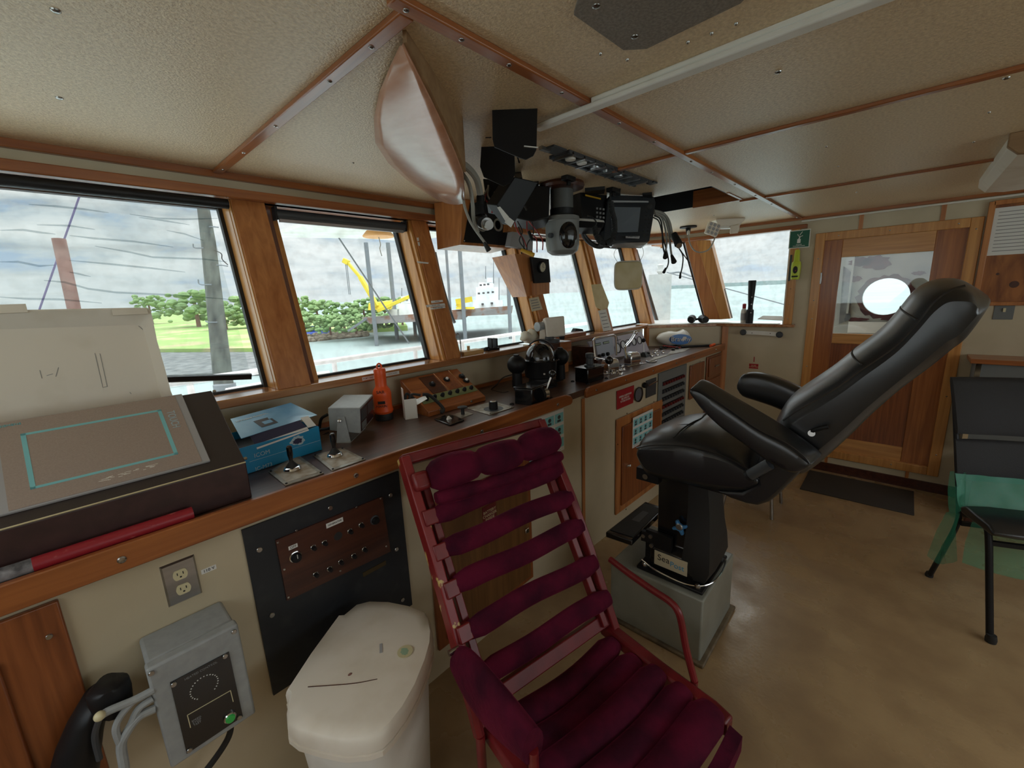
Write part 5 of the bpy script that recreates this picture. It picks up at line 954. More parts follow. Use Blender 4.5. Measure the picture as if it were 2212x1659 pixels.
# steel brackets hanging from the ceiling
def tagd(o, *a): return tag(o, *a)
k1 = thing('equipment_bracket', PZ(CB, 1112, 233), 'large black folded steel bracket hanging from the ceiling beside the conduit', 'bracket', None)
quadslab('plate', [(1063, 233), (1161, 236), (1159, 322), (1152, 336), (1136, 344), (1124, 341), (1068, 317), (1064, 300)], 1.205, .004, M['black'], k1)
a = PD(1.205, 1063, 233); b = PD(1.205, 1161, 236); a.z = b.z = CB - .001; MB().slab([a, b, b + Vector((.03, .03, 0)), a + Vector((.03, .03, 0))], (0, 0, -.003)).build('top_flange', M['black'], k1)
MB().bar(PD(1.20, 1132, 316), PD(1.20, 1162, 319), .006, .002).build('pale_tab', M['paper'], k1)
k2 = thing('lower_bracket', PD(1.5, 1070, 340), 'second black steel bracket hung lower behind the large one', 'bracket')
quadslab('plate', [(1040, 312), (1072, 300), (1111, 320), (1113, 375), (1104, 393), (1088, 402), (1045, 382), (1037, 360)], 1.5, .004, M['black'], k2)
MB().bar(PD(1.5, 1055, 305), PZ(CB, 1055, 296), .02, .004).bar(PD(1.5, 1115, 330), PD(1.5, 1122, 352), .004, .004).build('strap', M['black'], k2)
k3 = thing('tilted_radio_case', PD(1.6, 1110, 430), 'black equipment case hanging tilted with a white end label', 'radio')
quadslab('case', [(1112, 382), (1163, 394), (1108, 488), (1073, 443)], [1.55, 1.62, 1.62, 1.55], .07, M['black'], k3, .003)
quadslab('end_label', [(1090, 480), (1098, 468), (1111, 478), (1104, 491)], 1.545, .003, M['paper'], k3); quadslab('white_strip', [(1074, 448), (1080, 446), (1099, 468), (1092, 478)], 1.54, .003, M['paper'], k3)
MB().bar(PD(1.6, 1120, 385), PZ(CB, 1118, 372), .03, .004).build('hanger', M['black'], k3)
k4 = thing('wiring_mass', PD(2.0, 1140, 440), 'dark tangle of black equipment and wires behind the tilted case', 'wiring')
quadslab('backing_box', [(1120, 398), (1188, 402), (1186, 470), (1150, 478), (1110, 470)], 2.0, .12, M['black'], k4, .004); MB().bar(PD(2.05, 1150, 405), PZ(CB, 1150, 392), .06, .02).build('hanger', M['black'], k4)
quadslab('backing_box', [(1043, 385), (1110, 392), (1100, 450), (1052, 440)], 1.75, .1, M['black'], k4, .004)
MB().bar(PD(1.8, 1075, 390), PZ(CB, 1075, 378), .06, .02).build('hanger', M['black'], k4)
rr = random.Random(12)
for i in range(12):
    p = (rr.uniform(1045, 1130), rr.uniform(395, 420)); q = (p[0] + rr.uniform(-15, 25), p[1] + rr.uniform(15, 30)); e = (q[0] + rr.uniform(-10, 20), q[1] + rr.uniform(5, 30)); MB().tube([PD(1.72, *p), PD(1.68, *q), PD(1.7, *e)], .0035, 6).build('wire', [M['rubber'], M['cord'], M['black'], M['wirered']][i % 4], k4)
# pale flexible conduits
k5 = thing('grey_conduits', PD(1.5, 1000, 400), 'bundle of pale grey flexible conduits looping out of the plywood duct', 'conduit')
MB().tube([PD(1.42, 986, 348), PD(1.45, 1010, 362), PD(1.5, 1030, 388), PD(1.55, 1038, 424)], .012, 10).build('thick_conduit', M['cord'], k5)
MB().tube([PD(1.5, 998, 372), PD(1.5, 1014, 400), PD(1.52, 1021, 440), PD(1.52, 1023, 470), PD(1.5, 1032, 502)], .007, 8).build('conduit', M['cord'], k5)
MB().tube([PD(1.5, 1000, 376), PD(1.5, 1001, 430), PD(1.5, 1010, 465), PD(1.5, 1024, 492), PD(1.5, 1050, 528)], .005, 8).build('conduit', M['cord'], k5); MB().cyl(PD(1.5, 1046, 524), PD(1.5, 1056, 541), .006, .010, 10).build('cable_end', M['rubber'], k5)
MB().cyl(PD(1.55, 1038, 424), PD(1.55, 1038, 444), .015).cyl(PD(1.56, 1034, 442), PD(1.56, 1038, 468), .025).cyl(PD(1.56, 1034, 475), PD(1.5, 1044, 481), .02).build('black_fitting', M['black'], k5)
MB().cyl(PD(1.56, 1040, 478), PD(1.50, 1052, 484), .024, .022).cyl(PD(1.50, 1052, 484), PD(1.48, 1057, 486), .016).build('metal_connector', M['steel'], k5)
# searchlight control / periscope cylinder
dq = 2.12
k6 = thing('ceiling_searchlight', PZ(CB, 1215, 400), 'grey cylindrical searchlight housing with dark oval lens hanging from the ceiling', 'searchlight')
cc = PZ(CB, 1213, 397); dq = dpt(Vector((cc.x, cc.y, 1.9))); kx = dq / FPX; zz = lambda py: UP(cc, 1212, py)
MB().lathe([(46 * kx, CB), (48 * kx, CB - .012), (46 * kx, CB - .024), (36 * kx, CB - .03), (30 * kx, CB - .03)], (cc.x, cc.y, 0), (0, 0, 1), 36).build('wood_flange', M['darkwood'], k6)
MB().lathe([(24 * kx, CB - .02), (24 * kx, zz(455)), (23 * kx, zz(455))], (cc.x, cc.y, 0), (0, 0, 1), 32).build('tube', mat('dull_grey_paint', srgb(92, 94, 92), .5), k6)
MB().lathe([(25.5 * kx, zz(452)), (25.5 * kx, zz(466)), (30 * kx, zz(466))], (cc.x, cc.y, 0), (0, 0, 1), 32).build('collar', M['black'], k6)
MB().lathe([(22 * kx, zz(464)), (36 * kx, zz(470)), (38 * kx, zz(478)), (36 * kx, zz(480)), (36 * kx, zz(530)), (33 * kx, zz(543)), (24 * kx, zz(550)), (10 * kx, zz(552.5)), (0, zz(553))], (cc.x, cc.y, 0), (0, 0, 1), 40).build('housing', mat('mid_grey_paint', srgb(128, 130, 128), .35), k6)
c0 = PD(dq - 36 * kx * .78, 1228, 507); nn = (c0 - Vector((cc.x, cc.y, c0.z))).normalized()
MB(Fr(Vector((cc.x, cc.y, c0.z)) + nn * 30 * kx, nn.cross(Vector((0, 0, 1))), (0, 0, 1))).sph((0, 0, 0), (20 * kx, 29 * kx, 13 * kx), 28, 14).build('lens', M['blackgloss'], k6)
c1 = PD(dq - 30 * kx, 1184, 508); n1 = (c1 - Vector((cc.x, cc.y, c1.z))).normalized(); c1 = Vector((cc.x, cc.y, c1.z)) + n1 * 34 * kx; MB().cyl(c1, c1 + n1 * .02, .012).build('knob', M['greydark'], k6)
# radio, shelf, hose, handset lead
k7 = thing('marine_radio', PD(2.3, 1285, 440), 'black marine radio with keypad beside the grey searchlight', 'radio')
quadslab('case', [(1254, 412), (1312, 420), (1310, 474), (1257, 470)], [2.25, 2.35, 2.35, 2.25], .14, M['black'], k7, .004); quadslab('yellow_strip', [(1265, 420), (1298, 428), (1298, 431), (1265, 423)], [2.245, 2.32, 2.32, 2.245], .004, M['gold'], k7)
for i in range(3):
    for j in range(3): p = (1288 + 7 * i, 448 + 9 * j + i); quadslab('key', [(p[0], p[1]), (p[0] + 4, p[1]), (p[0] + 4, p[1] + 4), (p[0], p[1] + 4)], 2.285 + .01 * i, .004, M['inkgrey'], k7)
MB().bar(PD(2.35, 1285, 416), PZ(CB, 1285, 404), .1, .03).build('ceiling_mount', M['black'], k7)
k8 = thing('radio_shelf', PD(2.2, 1275, 482), 'small black shelf tray with a white top under the radio', 'shelf'); quadslab('tray', [(1244, 476), (1306, 480), (1302, 492), (1246, 491)], 2.26, .10, M['black'], k8, .003); quadslab('white_top', [(1244, 471), (1304, 476), (1306, 480), (1244, 476)], 2.26, .1, M['white'], k8)
MB().bar(PD(2.36, 1275, 478), PD(2.42, 1275, 466), .05, .02).build('strut', M['black'], k8)
k9 = thing('grey_hose', PD(2.4, 1270, 520), 'thick grey hose looping below the black shelf', 'hose'); MB().tube([PD(2.36, 1258, 488), PD(2.38, 1262, 510), PD(2.4, 1280, 528), PD(2.42, 1300, 532), PD(2.42, 1306, 520)], .014, 12).build('hose', M['greydark'], k9)
k10 = thing('coiled_handset_lead', PD(2.2, 1320, 480), 'black coiled handset lead hanging in front of the radar display', 'cord')
def coil(path, r, turns, rad, parent):
    P_ = []; n = turns * 9; import bisect
    seg = [(path[i + 1] - path[i]).length for i in range(len(path) - 1)]; T_ = sum(seg)
    for i in range(n + 1):
        s = T_ * i / n; k = 0
        while k < len(seg) - 1 and s > seg[k]: s -= seg[k]; k += 1
        p = path[k].lerp(path[k + 1], min(1, s / seg[k])); d = (path[k + 1] - path[k]).normalized(); a = d.orthogonal().normalized(); b = d.cross(a); t = 2 * math.pi * i / 9; P_.append(p + (a * math.cos(t) + b * math.sin(t)) * r)
    MB().tube(P_, rad, 5, smooth=False).build('coil', M['rubber'], parent)
coil([PD(2.15, *p) for p in ((1319, 435), (1321, 455), (1327, 475), (1328, 500), (1322, 518), (1308, 526), (1296, 522), (1288, 508), (1284, 490))], .012, 60, .0035, k10)
MB().tube([PD(2.15, 1284, 490), PD(2.15, 1288, 480), PD(2.15, 1278, 468), PD(2.2, 1270, 466)], .004).tube([PD(2.15, 1319, 435), PD(2.15, 1318, 418), PZ(CB, 1322, 408)], .004).build('straight_lead', M['rubber'], k10)
k11 = thing('radar_display', PD(2.35, 1362, 480), 'dark grey radar display with blank screen and column of buttons', 'display')
fr_d = 2.30; A = [(1319, 434), (1417, 437), (1403, 521), (1303, 523)]
quadslab('housing', [(1319, 420), (1412, 424), (1417, 437), (1403, 521), (1303, 523), (1312, 434)], [2.32, 2.42, 2.42, 2.40, 2.30, 2.32], .06, M['radar'], k11, .004)
dd4 = [2.315, 2.385, 2.375, 2.305]
quadslab('screen', [(1327, 447), (1384, 448), (1378, 501), (1329, 502)], [2.305, 2.35, 2.345, 2.30], .006, M['screen'], k11)
quadslab('visor_strip', [(1321, 433), (1401, 434), (1401, 437), (1321, 437)], [2.31, 2.37, 2.37, 2.31], .004, M['bezelgrey'], k11)
quadslab('name_strip', [(1352, 510), (1382, 510), (1381, 515), (1352, 514)], [2.315, 2.34, 2.34, 2.315], .004, M['bezelgrey'], k11)
for i in range(7):
    for j in range(2): p = (1396 + 8 * j - i * 1.2, 455 + i * 8.5); quadslab('button', [(p[0], p[1]), (p[0] + 4, p[1]), (p[0] + 4, p[1] + 3), (p[0], p[1] + 3)], 2.34, .004, M['rubber'], k11)
MB().lathe([(.016, 0), (.014, .006), (0, .008)], PD(2.35, 1403, 446), EYE - PD(2.35, 1403, 446), 18).build('dial', M['rubber'], k11)
MB().bar(PD(2.42, 1330, 425), PZ(CB, 1330, 408), .05, .02).bar(PD(2.46, 1400, 428), PZ(CB, 1398, 416), .05, .02).build('ceiling_bracket', M['black'], k11)
quadslab('lower_tray', [(1318, 524), (1400, 524), (1390, 530), (1324, 529)], 2.36, .05, M['steel'], k11)
_a = (PD(2.315, 1352, 514), PD(2.34, 1382, 515)); _f = Fr((_a[0] + _a[1]) / 2 + Vector((0, 0, .006)) - (RM @ Vector((0, 0, -1))) * .004, _a[1] - _a[0], (0, 0, 1)); text('DO NOT TOUCH', _f, 0, 0, .009, M['ink'], k11, c=.001)
k12 = thing('cable_bundle', PD(2.6, 1450, 500), 'bundle of grey and black cables with loose connectors hanging right of the radar', 'cables')
for i, (pts, r, m) in enumerate((([(1412, 456), (1432, 462), (1445, 480), (1452, 512), (1460, 522)], .010, 'cord'), ([(1414, 462), (1428, 468), (1436, 490), (1440, 520), (1437, 550)], .006, 'cord'), ([(1414, 466), (1425, 472), (1430, 490), (1432, 530), (1435, 545)], .005, 'rubber'), ([(1414, 460), (1434, 470), (1444, 500), (1449, 540), (1452, 558)], .006, 'cord'), ([(1412, 470), (1424, 480), (1434, 520), (1443, 555), (1443, 572), (1436, 586)], .004, 'rubber'), ([(1466, 535), (1475, 552), (1474, 575), (1470, 592)], .004, 'rubber'), ([(1464, 532), (1478, 552), (1490, 568)], .003, 'rubber'))):
    MB().tube([PD(2.46 if k_ == 0 and pts[0][0] < 1440 else 2.55, *p) for k_, p in enumerate(pts)], r, 8).build('cable', M[m], k12)
for a, b, r0, r1 in (((1456, 505), (1466, 528), .016, .024), ((1437, 545), (1437, 556), .008, .014), ((1451, 552), (1456, 566), .008, .016), ((1438, 580), (1434, 588), .006, .009), ((1470, 590), (1469, 600), .005, .007)): MB().cyl(PD(2.53, *a), PD(2.5, *b), r0, r1, 14).build('connector', M['rubber'], k12)
MB().cyl(PD(2.5, 1466, 528), PD(2.49, 1467, 531), .017, .017, 16).build('connector_face', M['steel'], k12)
k13 = thing('wood_block', PD(3.4, 1418, 515), 'short red wood block with pale pine strip hanging at the window head', 'block'); p_ = PY(2.0, 1408, 498); q_ = PY(2.0, 1425, 534); MB().box(p_.x, q_.x, 1.97, 2.0, q_.z, 2.10).build('red_block', M['woodz'], k13); p_ = q_; q2 = PY(1.97, 1431, 536); MB().box(p_.x, q2.x, 1.955, 1.99, q2.z, 2.10).build('pine_strip', M['pine'], k13)
# metal track plates on the ceiling
k14 = thing('ceiling_track_plates', (1.75, 1.03, CB), 'long dark metal track of slotted plates on the ceiling ahead of the trim', 'track')
MB().box(1.42, 2.12, .985, .997, CB - .012, CB).box(1.42, 2.12, 1.068, 1.08, CB - .012, CB).box(1.42, 2.12, .99, 1.07, CB - .004, CB).build('rails', M['greydark'], k14)
for i in range(9): x = 1.44 + i * .078; MB().box(x, x + .008, .985, 1.08, CB - .016, CB - .004).build('cross_bar', M['steel'], k14)
for i, (x, m) in enumerate(((1.48, 'white'), (1.56, 'white'), (1.66, 'steel'), (1.76, 'steel'), (1.86, 'steel'))): MB().lathe([(.022, 0), (.02, .01), (0, .012)], (x + .01, 1.03, CB - .004), (0, 0, -1), 16).build('fitting', M[m], k14)
MB().box(2.13, 2.17, .98, 1.02, CB - .008, CB).build('end_plate', M['greydark'], k14); MB().box(1.33, 1.41, .99, 1.05, CB - .006, CB).build('end_plate', M['greydark'], k14)
k15 = thing('ceiling_clip', PZ(CB, 1172, 318), 'small bright metal clip beside the large black bracket', 'clip'); p_ = PZ(CB, 1175, 318); MB().box(p_.x - .02, p_.x + .03, p_.y - .008, p_.y + .008, CB - .012, CB).build('clip_body', M['steel'], k15)
for nm, px, py, s, lb in (('small_ceiling_bracket', 1228, 381, .035, 'small black bracket on the ceiling above the wood flange'), ('speaker_mount', 1325, 407, .04, 'small black mount on the ceiling above the radar')):
    t = thing(nm, PZ(CB, px, py), lb, 'bracket'); p_ = PZ(CB, px, py); MB().box(p_.x - s, p_.x + s, p_.y - s * .5, p_.y + s * .5, CB - .02, CB).box(p_.x - s * .3, p_.x + s * .3, p_.y - s * .2, p_.y + s * .2, CB - .04, CB - .02).build('body', M['black'], t, bev=.003)
# octagonal patch, conduits, single screws
oc = tag(MB().prism([(.775, .524), (.955, .517), (.988, .48), (.976, .29), (.945, .25), (.77, .25), (.735, .29), (.74, .49)], CB - .006, CB).build('octagonal_plate', mat('speckled_grey_plate', srgb(138, 128, 116), .5, col2=srgb(112, 102, 92), scale=160, bump=.5, bscale=200)), 'octagonal speckled grey patch plate screwed to the ceiling', 'plate')
screws(oc, [PZ(CB - .006, 1288, 13), PZ(CB - .006, 1371, 79)], (0, 0, -1), .008)
cdt = thing('white_raceway', (1.12, 0, CB - .02), 'straight white cable raceway crossing the ceiling over the long trim', 'raceway'); MB().box(1.104, 1.138, -2.2, .90, CB - .028, CB - .014).box(1.108, 1.134, -2.2, .698, CB - .014, CB).build('cover', M['white'], cdt, bev=.004)
tag(MB().cyl((XR - .03, .70, CB - .034), (XR - .03, -2.2, CB - .034), .007).build('thin_conduit', M['white']), 'thin white conduit running along the top of the door wall', 'conduit')
SCL = ['large screw at the upper left corner of the left ceiling panel', 'large screw lower on the left ceiling panel', 'small dark screw between diagonal trim and plywood duct', 'large screw in the middle of the panel right of the white raceway', 'small screw between the two right hand ceiling trims, nearest the long trim', 'bright screw beside the trim at the far right edge', 'small screw below the one near the long trim, between the right trims', 'small screw left of the fluorescent light', 'small screw on the panel above the door wall', 'small screw below the octagonal plate, left one', 'small screw below the octagonal plate, middle one', 'small screw beside the white raceway, nearest the plate', 'small screw beside the white raceway, second from the plate', 'small screw beside the white raceway, last toward the top edge', 'dark screw at far right between trim and fluorescent light', 'small screw on the far panel above the emergency light']
for (px, py) in ((120, 22), (128, 211), (763, 351), (1681, 155), (1785, 316), (2174, 168), (1811, 359), (2104, 306), (1850, 415), (1297, 115), (1355, 128), (1486, 90), (1537, 71), (1590, 50), (2137, 242), (1542, 465)):
    LB_ = SCL.pop(0)
    p_ = PZ(CB, px, py); r_ = .008 if px in (120, 128, 1681, 2174) else .004
    tag(MB().lathe([(r_, 0), (r_ * .9, .002), (r_ * .5, .004), (0, .004)], p_, (0, 0, -1), 10).build('ceiling_screw', M['screw']), LB_, 'screw', 'ceiling screws')
cl = thing('fluorescent_light', (3.1, -.36, CB), 'white fluorescent ceiling light with wooden end cap, unlit, at far right', 'ceiling light')
prof = [(0, 0), (.0, -.045), (.03, -.075), (.10, -.085), (.18, -.085), (.25, -.075), (.28, -.045), (.28, 0)]
MB(Fr((2.60, -.22, CB), (0, -1, 0), (0, 0, 1))).prism(prof, -1.02, 0).build('diffuser', M['offwhite'], cl, bev=.004)
MB(Fr((2.60, -.215, CB), (0, -1, 0), (0, 0, 1))).prism([(x * 1.04, y * 1.05) for x, y in prof], 0, .025).build('end_cap', M['plyraw'], cl, bev=.003)
# clock on its wooden bracket
ck = thing('bulkhead_clock', PY(1.80, 1169, 580), 'round faced clock on a black plate over a wooden bracket between windows', 'clock')
fk = Fr(PY(1.72, 1169, 585), (1, -.05, 0), (0, -.12, 1))
MB(fk).prism([L(fk, *p) for p in ((1148, 555), (1186, 560), (1190, 610), (1155, 612))], -.02, 0).build('plate', M['black'], ck, bev=.003)
a, b = L(fk, 1169, 577); MB(fk).lathe([(.036, 0), (.036, .014), (.030, .018), (.029, .012)], (a, b, 0), (0, 0, 1), 28).build('bezel', M['black'], ck); MB(fk).lathe([(.029, .012), (.029, .013), (0, .013)], (a, b, 0), (0, 0, 1), 28).build('dial_face', M['creamdial'], ck)
MB(fk).box(a - .001, a + .001, b, b + .022, .0135, .015).box(a, a + .014, b - .001, b + .001, .0135, .015).build('hands', M['ink'], ck)
for t in range(12): an = t * math.pi / 6; MB(fk).box(a + .024 * math.cos(an) - .0012, a + .024 * math.cos(an) + .0012, b + .024 * math.sin(an) - .0012, b + .024 * math.sin(an) + .0012, .0132, .0138).build('hour_mark', M['ink'], ck)
wk = thing('wooden_bracket', PY(1.80, 1150, 600), 'tapered varnished wooden bracket carrying the clock beside window four', 'bracket')
A = [PY(1.76, *p) for p in ((1112, 548), (1146, 552), (1150, 638), (1138, 641))]
MB().hexa(A, [Vector((p.x + .05, yp(p.z, 1.84), p.z)) for p in A]).build('side_cheek', M['woodz'], wk)
A = [PY(1.745, *p) for p in ((1148, 608), (1187, 606), (1187, 634), (1150, 638))]; MB().hexa(A, [Vector((p.x + .01, yp(p.z, 1.83), p.z)) for p in A]).build('lower_block', M['woodz'], wk)
A = [PY(1.78, *p) for p in ((1100, 470), (1170, 478), (1170, 505), (1098, 500))]; MB().hexa(A, [p + Vector((0, .12, 0)) for p in A]).build('upper_board', M['woodz'], wk)
jb = thing('junction_box', PY(1.72, 1125, 525), 'small pale grey junction box with wires above the clock', 'junction box'); A = [PY(1.74, *p) for p in ((1107, 500), (1152, 510), (1151, 541), (1101, 532))]; MB().slab(A, (0, .04, 0)).build('case', M['bezelgrey'], jb, bev=.003)
wr = thing('loose_wires', PY(1.70, 1140, 520), 'loose red and black wires ending in a yellow plug below the overhead gear', 'wires')
for i, pts in enumerate((((1112, 480), (1118, 500), (1130, 515), (1138, 535)), ((1118, 478), (1128, 500), (1122, 520), (1135, 540)), ((1138, 478), (1140, 500), (1158, 515), (1160, 545)), ((1150, 480), (1152, 505), (1140, 525), (1138, 540)), ((1142, 478), (1160, 500), (1172, 520), (1172, 540)), ((1120, 490), (1132, 530), (1126, 548)))):
    MB().tube([PD(1.98, *p) for p in pts], .003, 6).build('wire', M['wirered'] if i % 2 == 0 else M['rubber'], wr)
MB().cyl(PD(1.97, 1126, 540), PD(1.95, 1153, 551), .008, .010, 12).build('yellow_plug', M['gold'], wr); MB().cyl(PD(1.96, 1142, 500), PD(1.96, 1150, 520), .008, .008).build('black_plug', M['black'], wr)
# hanging pad
hp = thing('hanging_cushion', PD(2.9, 1357, 595), 'cream square pad hanging on strings under the radar display', 'pad')
kx = 2.9 / FPX; fh = Fr(PD(2.9, 1357, 595), RM @ Vector((1, .04, 0)), (0, 0, 1))
W_, H_ = 29 * kx, 29 * kx
def rring(s, z): return [(W_ * s * (abs(math.cos(t)) ** .35) * (1 if math.cos(t) > 0 else -1), H_ * s * (abs(math.sin(t)) ** .35) * (1 if math.sin(t) > 0 else -1), z) for t in [2 * math.pi * (i + .5) / 32 for i in range(32)]]
MB(fh).loft([rring(.9, -.012), rring(1, -.006), rring(1, .006), rring(.93, .014), rring(.5, .018)]).build('pad', M['tan'], hp); MB(fh).tube([Vector(p) for p in rring(1.0, 0)] + [Vector(rring(1.0, 0)[0])], .006, 6, smooth=False).build('piping', M['white'], hp)
MB().tube([PD(2.9, 1334, 567), PD(2.9, 1326, 550), PD(2.65, 1334, 534), PD(2.46, 1345, 527)], .0015, 5).tube([PD(2.9, 1380, 569), PD(2.9, 1390, 548), PD(2.65, 1386, 532), PD(2.46, 1380, 527)], .0015, 5).build('string', M['mesh'], hp)
# papers and labels on the posts
def postpaper(px, m, name, label, cat, base=1.822, lines=0, off=0, grp=None):
    fp_ = Fr((0, yp(1.27, base), 1.27), (1, 0, 0), (0, .29, 1)); pts = [L(fp_, *p) for p in px]; c = (sum(p[0] for p in pts) / len(pts), sum(p[1] for p in pts) / len(pts)); t = thing(name, fp_.p(c[0], c[1]), label, cat, grp)
    MB(fp_).prism(pts, off, off + .001).build('sheet', M[m], t)
    for j in range(lines):
        f = (j + 1) / (lines + 1); a = Vector(pts[0]).lerp(Vector(pts[3]), f); b = Vector(pts[1]).lerp(Vector(pts[2]), f); MB(fp_).bar((*a.lerp(b, .12), off + .0012), (*a.lerp(b, .82), off + .0012), .006, .0006, (0, 0, 1)).build('text_line', M['inkgrey'], t)
    return t, fp_, c
postpaper([(1142, 645), (1163, 641), (1172, 668), (1149, 673)], 'creamdial', 'post_notice', 'small cream notice with dark lines on the post under the clock', 'notice', lines=4)
postpaper([(1274, 616), (1297, 614), (1313, 655), (1310, 666), (1296, 671), (1284, 664)], 'tan', 'masking_paper', 'brown translucent paper patch taped on the fourth post', 'paper', off=.012)
postpaper([(1292, 671), (1309, 668), (1321, 713), (1303, 716)], 'bluelite_paper' if 'bluelite_paper' in M else 'paper', 'tide_table', 'white printed strip with blue rows at the foot of the fourth post', 'notice', lines=5)
for px, tx, lb in (([(931, 650), (956, 648), (957, 652), (932, 655)], 'NOTICE', 'top small white label strip on the second wide post'), ([(920, 659), (960, 655), (962, 660), (922, 664)], 'DO NOT OPEN', 'middle and widest white label strip on the second wide post'), ([(929, 665), (961, 661), (962, 665), (930, 669)], 'IN BAD WEATHER', 'lowest white label strip on the second wide post')):
    t, f_, c = postpaper(px, 'paper', 'post_label', lb, 'label'); text(tx, f_, c[0], c[1], .008, M['ink'], t)
t = thing('paint_marks', PY(1.95, 903, 525), 'white scuff marks in the varnish high on the second post', 'marks'); fp_ = Fr((0, yp(1.27, 1.822), 1.27), (1, 0, 0), (0, .29, 1))
for px in ([(900, 514), (904, 513), (905, 520), (902, 521)], [(902, 523), (906, 523), (907, 531), (904, 531)], [(900, 564), (926, 567), (925, 570), (902, 568)]): MB(fp_).prism([L(fp_, *p) for p in px], 0, .0006).build('mark', M['whiteink'], t)
sl = thing('sill_label', PY(1.81, 820, 812), 'pink and white worded strip label on the sill edge behind the orange torch', 'label')
fs_ = front(0, 0, 1.817)
for px, tx, m in (([(782, 816), (809, 812), (809, 816), (783, 821)], 'PORT AND', 'maroonsign'), ([(833, 808), (862, 803), (862, 809), (833, 814)], 'CRACKERS', 'inkgrey')):
    pts = [L(fs_, *p) for p in px]; x0, x1 = min(p[0] for p in pts), max(p[0] for p in pts); MB(fs_).box(x0, x1, 1.237, 1.253, 0, .001).build('strip', M['paper'], sl); text(tx, fs_, (x0 + x1) / 2, 1.245, .011, M[m], sl)
# ---------------------------------------------------------------- on the sills
SZ = 1.262
def S_(px, py, z=SZ): return PZ(z, px, py)
s1 = thing('pine_block', S_(1022, 762), 'flat pale pine block with a peg on the third window sill', 'block'); fy = 1.87
a = PY(fy, 1003, 765).x; b = PY(fy, 1045, 757).x; MB().box(a, b, fy, fy + .07, SZ, SZ + .02).build('base', M['pine'], s1, bev=.001); MB().cyl(((a + b) / 2, fy + .05, SZ + .02), ((a + b) / 2, fy + .05, SZ + .045), .009).build('peg', M['pine'], s1)
s2 = thing('black_clamp', PY(1.9, 1065, 750), 'small black U shaped clamp standing on the third window sill', 'clamp'); p0 = PY(1.9, 1058, 752); MB().box(p0.x - .03, p0.x + .07, 1.88, 1.94, SZ, SZ + .014).box(p0.x + .01, p0.x + .02, 1.89, 1.93, SZ, SZ + .075).box(p0.x + .055, p0.x + .065, 1.89, 1.93, SZ, SZ + .07).cyl((p0.x - .04, 1.9, SZ + .012), (p0.x - .01, 1.9, SZ + .012), .012).build('body', M['black'], s2, bev=.003)
s3 = thing('wire_hook', PY(1.9, 991, 750), 'upright bent steel hook at the foot of the second wide post', 'hook'); p0 = PY(1.9, 996, 760); p0.z = SZ; MB().tube([p0, p0 + Vector((0, 0, .07)), p0 + Vector((-.005, 0, .115)), p0 + Vector((-.018, 0, .13)), p0 + Vector((-.03, 0, .115)), p0 + Vector((-.03, 0, .10))], .0035).build('wire', M['steel'], s3)
s4 = thing('net_bag', PY(1.88, 1145, 730), 'crumpled pale mesh bag on the sill behind the compass', 'bag'); c = PY(1.90, 1145, 732); rr = random.Random(5); o_ = MB().sph((c.x, c.y - .0, SZ + .045), (.085, .05, .043), 20, 12)
for i, v in enumerate(o_.v): k = 1 + .16 * math.sin(7 * v.x * 20 + 3 * v.z * 50) * rr.random(); o_.v[i] = Vector((c.x + (v.x - c.x) * k, v.y, max(SZ + .001, v.z * (1 + .01 * math.sin(v.x * 90)))))
o_.build('mesh', M['mesh'], s4)
s5 = thing('gimballed_monitor', PY(1.80, 1192, 710), 'white boxed monitor on a pale yoke standing at the window sill', 'monitor')
dm = 2.86; A = [(1176, 686), (1219, 682), (1222, 725), (1182, 730)]
quadslab('case', A, [dm, dm + .02, dm + .02, dm], .06, M['offwhite'], s5, .008); 
quadslab('back_body', [(1170, 694), (1178, 690), (1182, 722), (1172, 722)], dm + .03, .06, M['offwhite'], s5, .006)
MB().cyl(PD(dm + .02, 1160, 706), PD(dm + .05, 1172, 705), .032, .032, 20).build('side_knob', M['grey'], s5)
quadslab('yoke_arm', [(1166, 712), (1177, 712), (1179, 732), (1165, 732)], dm + .02, .01, M['offwhite'], s5); quadslab('yoke_arm', [(1208, 724), (1220, 722), (1219, 733), (1210, 733)], dm + .03, .03, M['black'], s5)
bs = PD(dm, 1192, 734); MB().lathe([(.07, bs.z - .016), (.07, bs.z), (.03, bs.z + .004), (.03, bs.z + .02)], (bs.x, bs.y + .02, 0), (0, 0, 1), 24).build('turntable', M['greydark'], s5)
s6 = thing('wood_riser_block', PY(1.78, 1190, 745), 'red and tan stacked wood blocks under the white monitor', 'blocks'); q = bs
MB().box(q.x - .10, q.x + .0, q.y - .06, q.y + .08, SZ - .03, q.z - .017).build('red_block', M['darkwood'], s6, bev=.002); MB().box(q.x + .0, q.x + .13, q.y - .07, q.y + .08, SZ - .06, q.z - .017).build('tan_block', M['woodx'], s6, bev=.002); MB().box(q.x - .09, q.x + .12, q.y - .05, q.y + .07, CT, SZ - .06).build('lower_board', M['woodz'], s6)
s7 = thing('loose_board', PY(1.87, 1240, 725), 'loose varnished board lying on the fourth window sill', 'board'); a = PY(1.86, 1216, 733); b = PY(1.86, 1262, 722); MB().box(a.x, b.x, 1.84, 1.93, SZ, SZ + .028).build('board', M['woodx'], s7, bev=.003)
s8 = thing('rubber_wedge', PY(1.95, 1248, 712), 'black rubber wedge on the fourth window sill', 'wedge'); a = PY(1.95, 1236, 717); b = PY(1.95, 1258, 714); MB().hexa([(a.x, 1.93, SZ), (b.x, 1.93, SZ), (b.x, 1.98, SZ), (a.x, 1.98, SZ)], [(a.x + .04, 1.94, SZ + .05), (b.x - .01, 1.94, SZ + .035), (b.x - .01, 1.97, SZ + .035), (a.x + .04, 1.97, SZ + .05)]).build('wedge', M['rubber'], s8)
KZ = 1.253
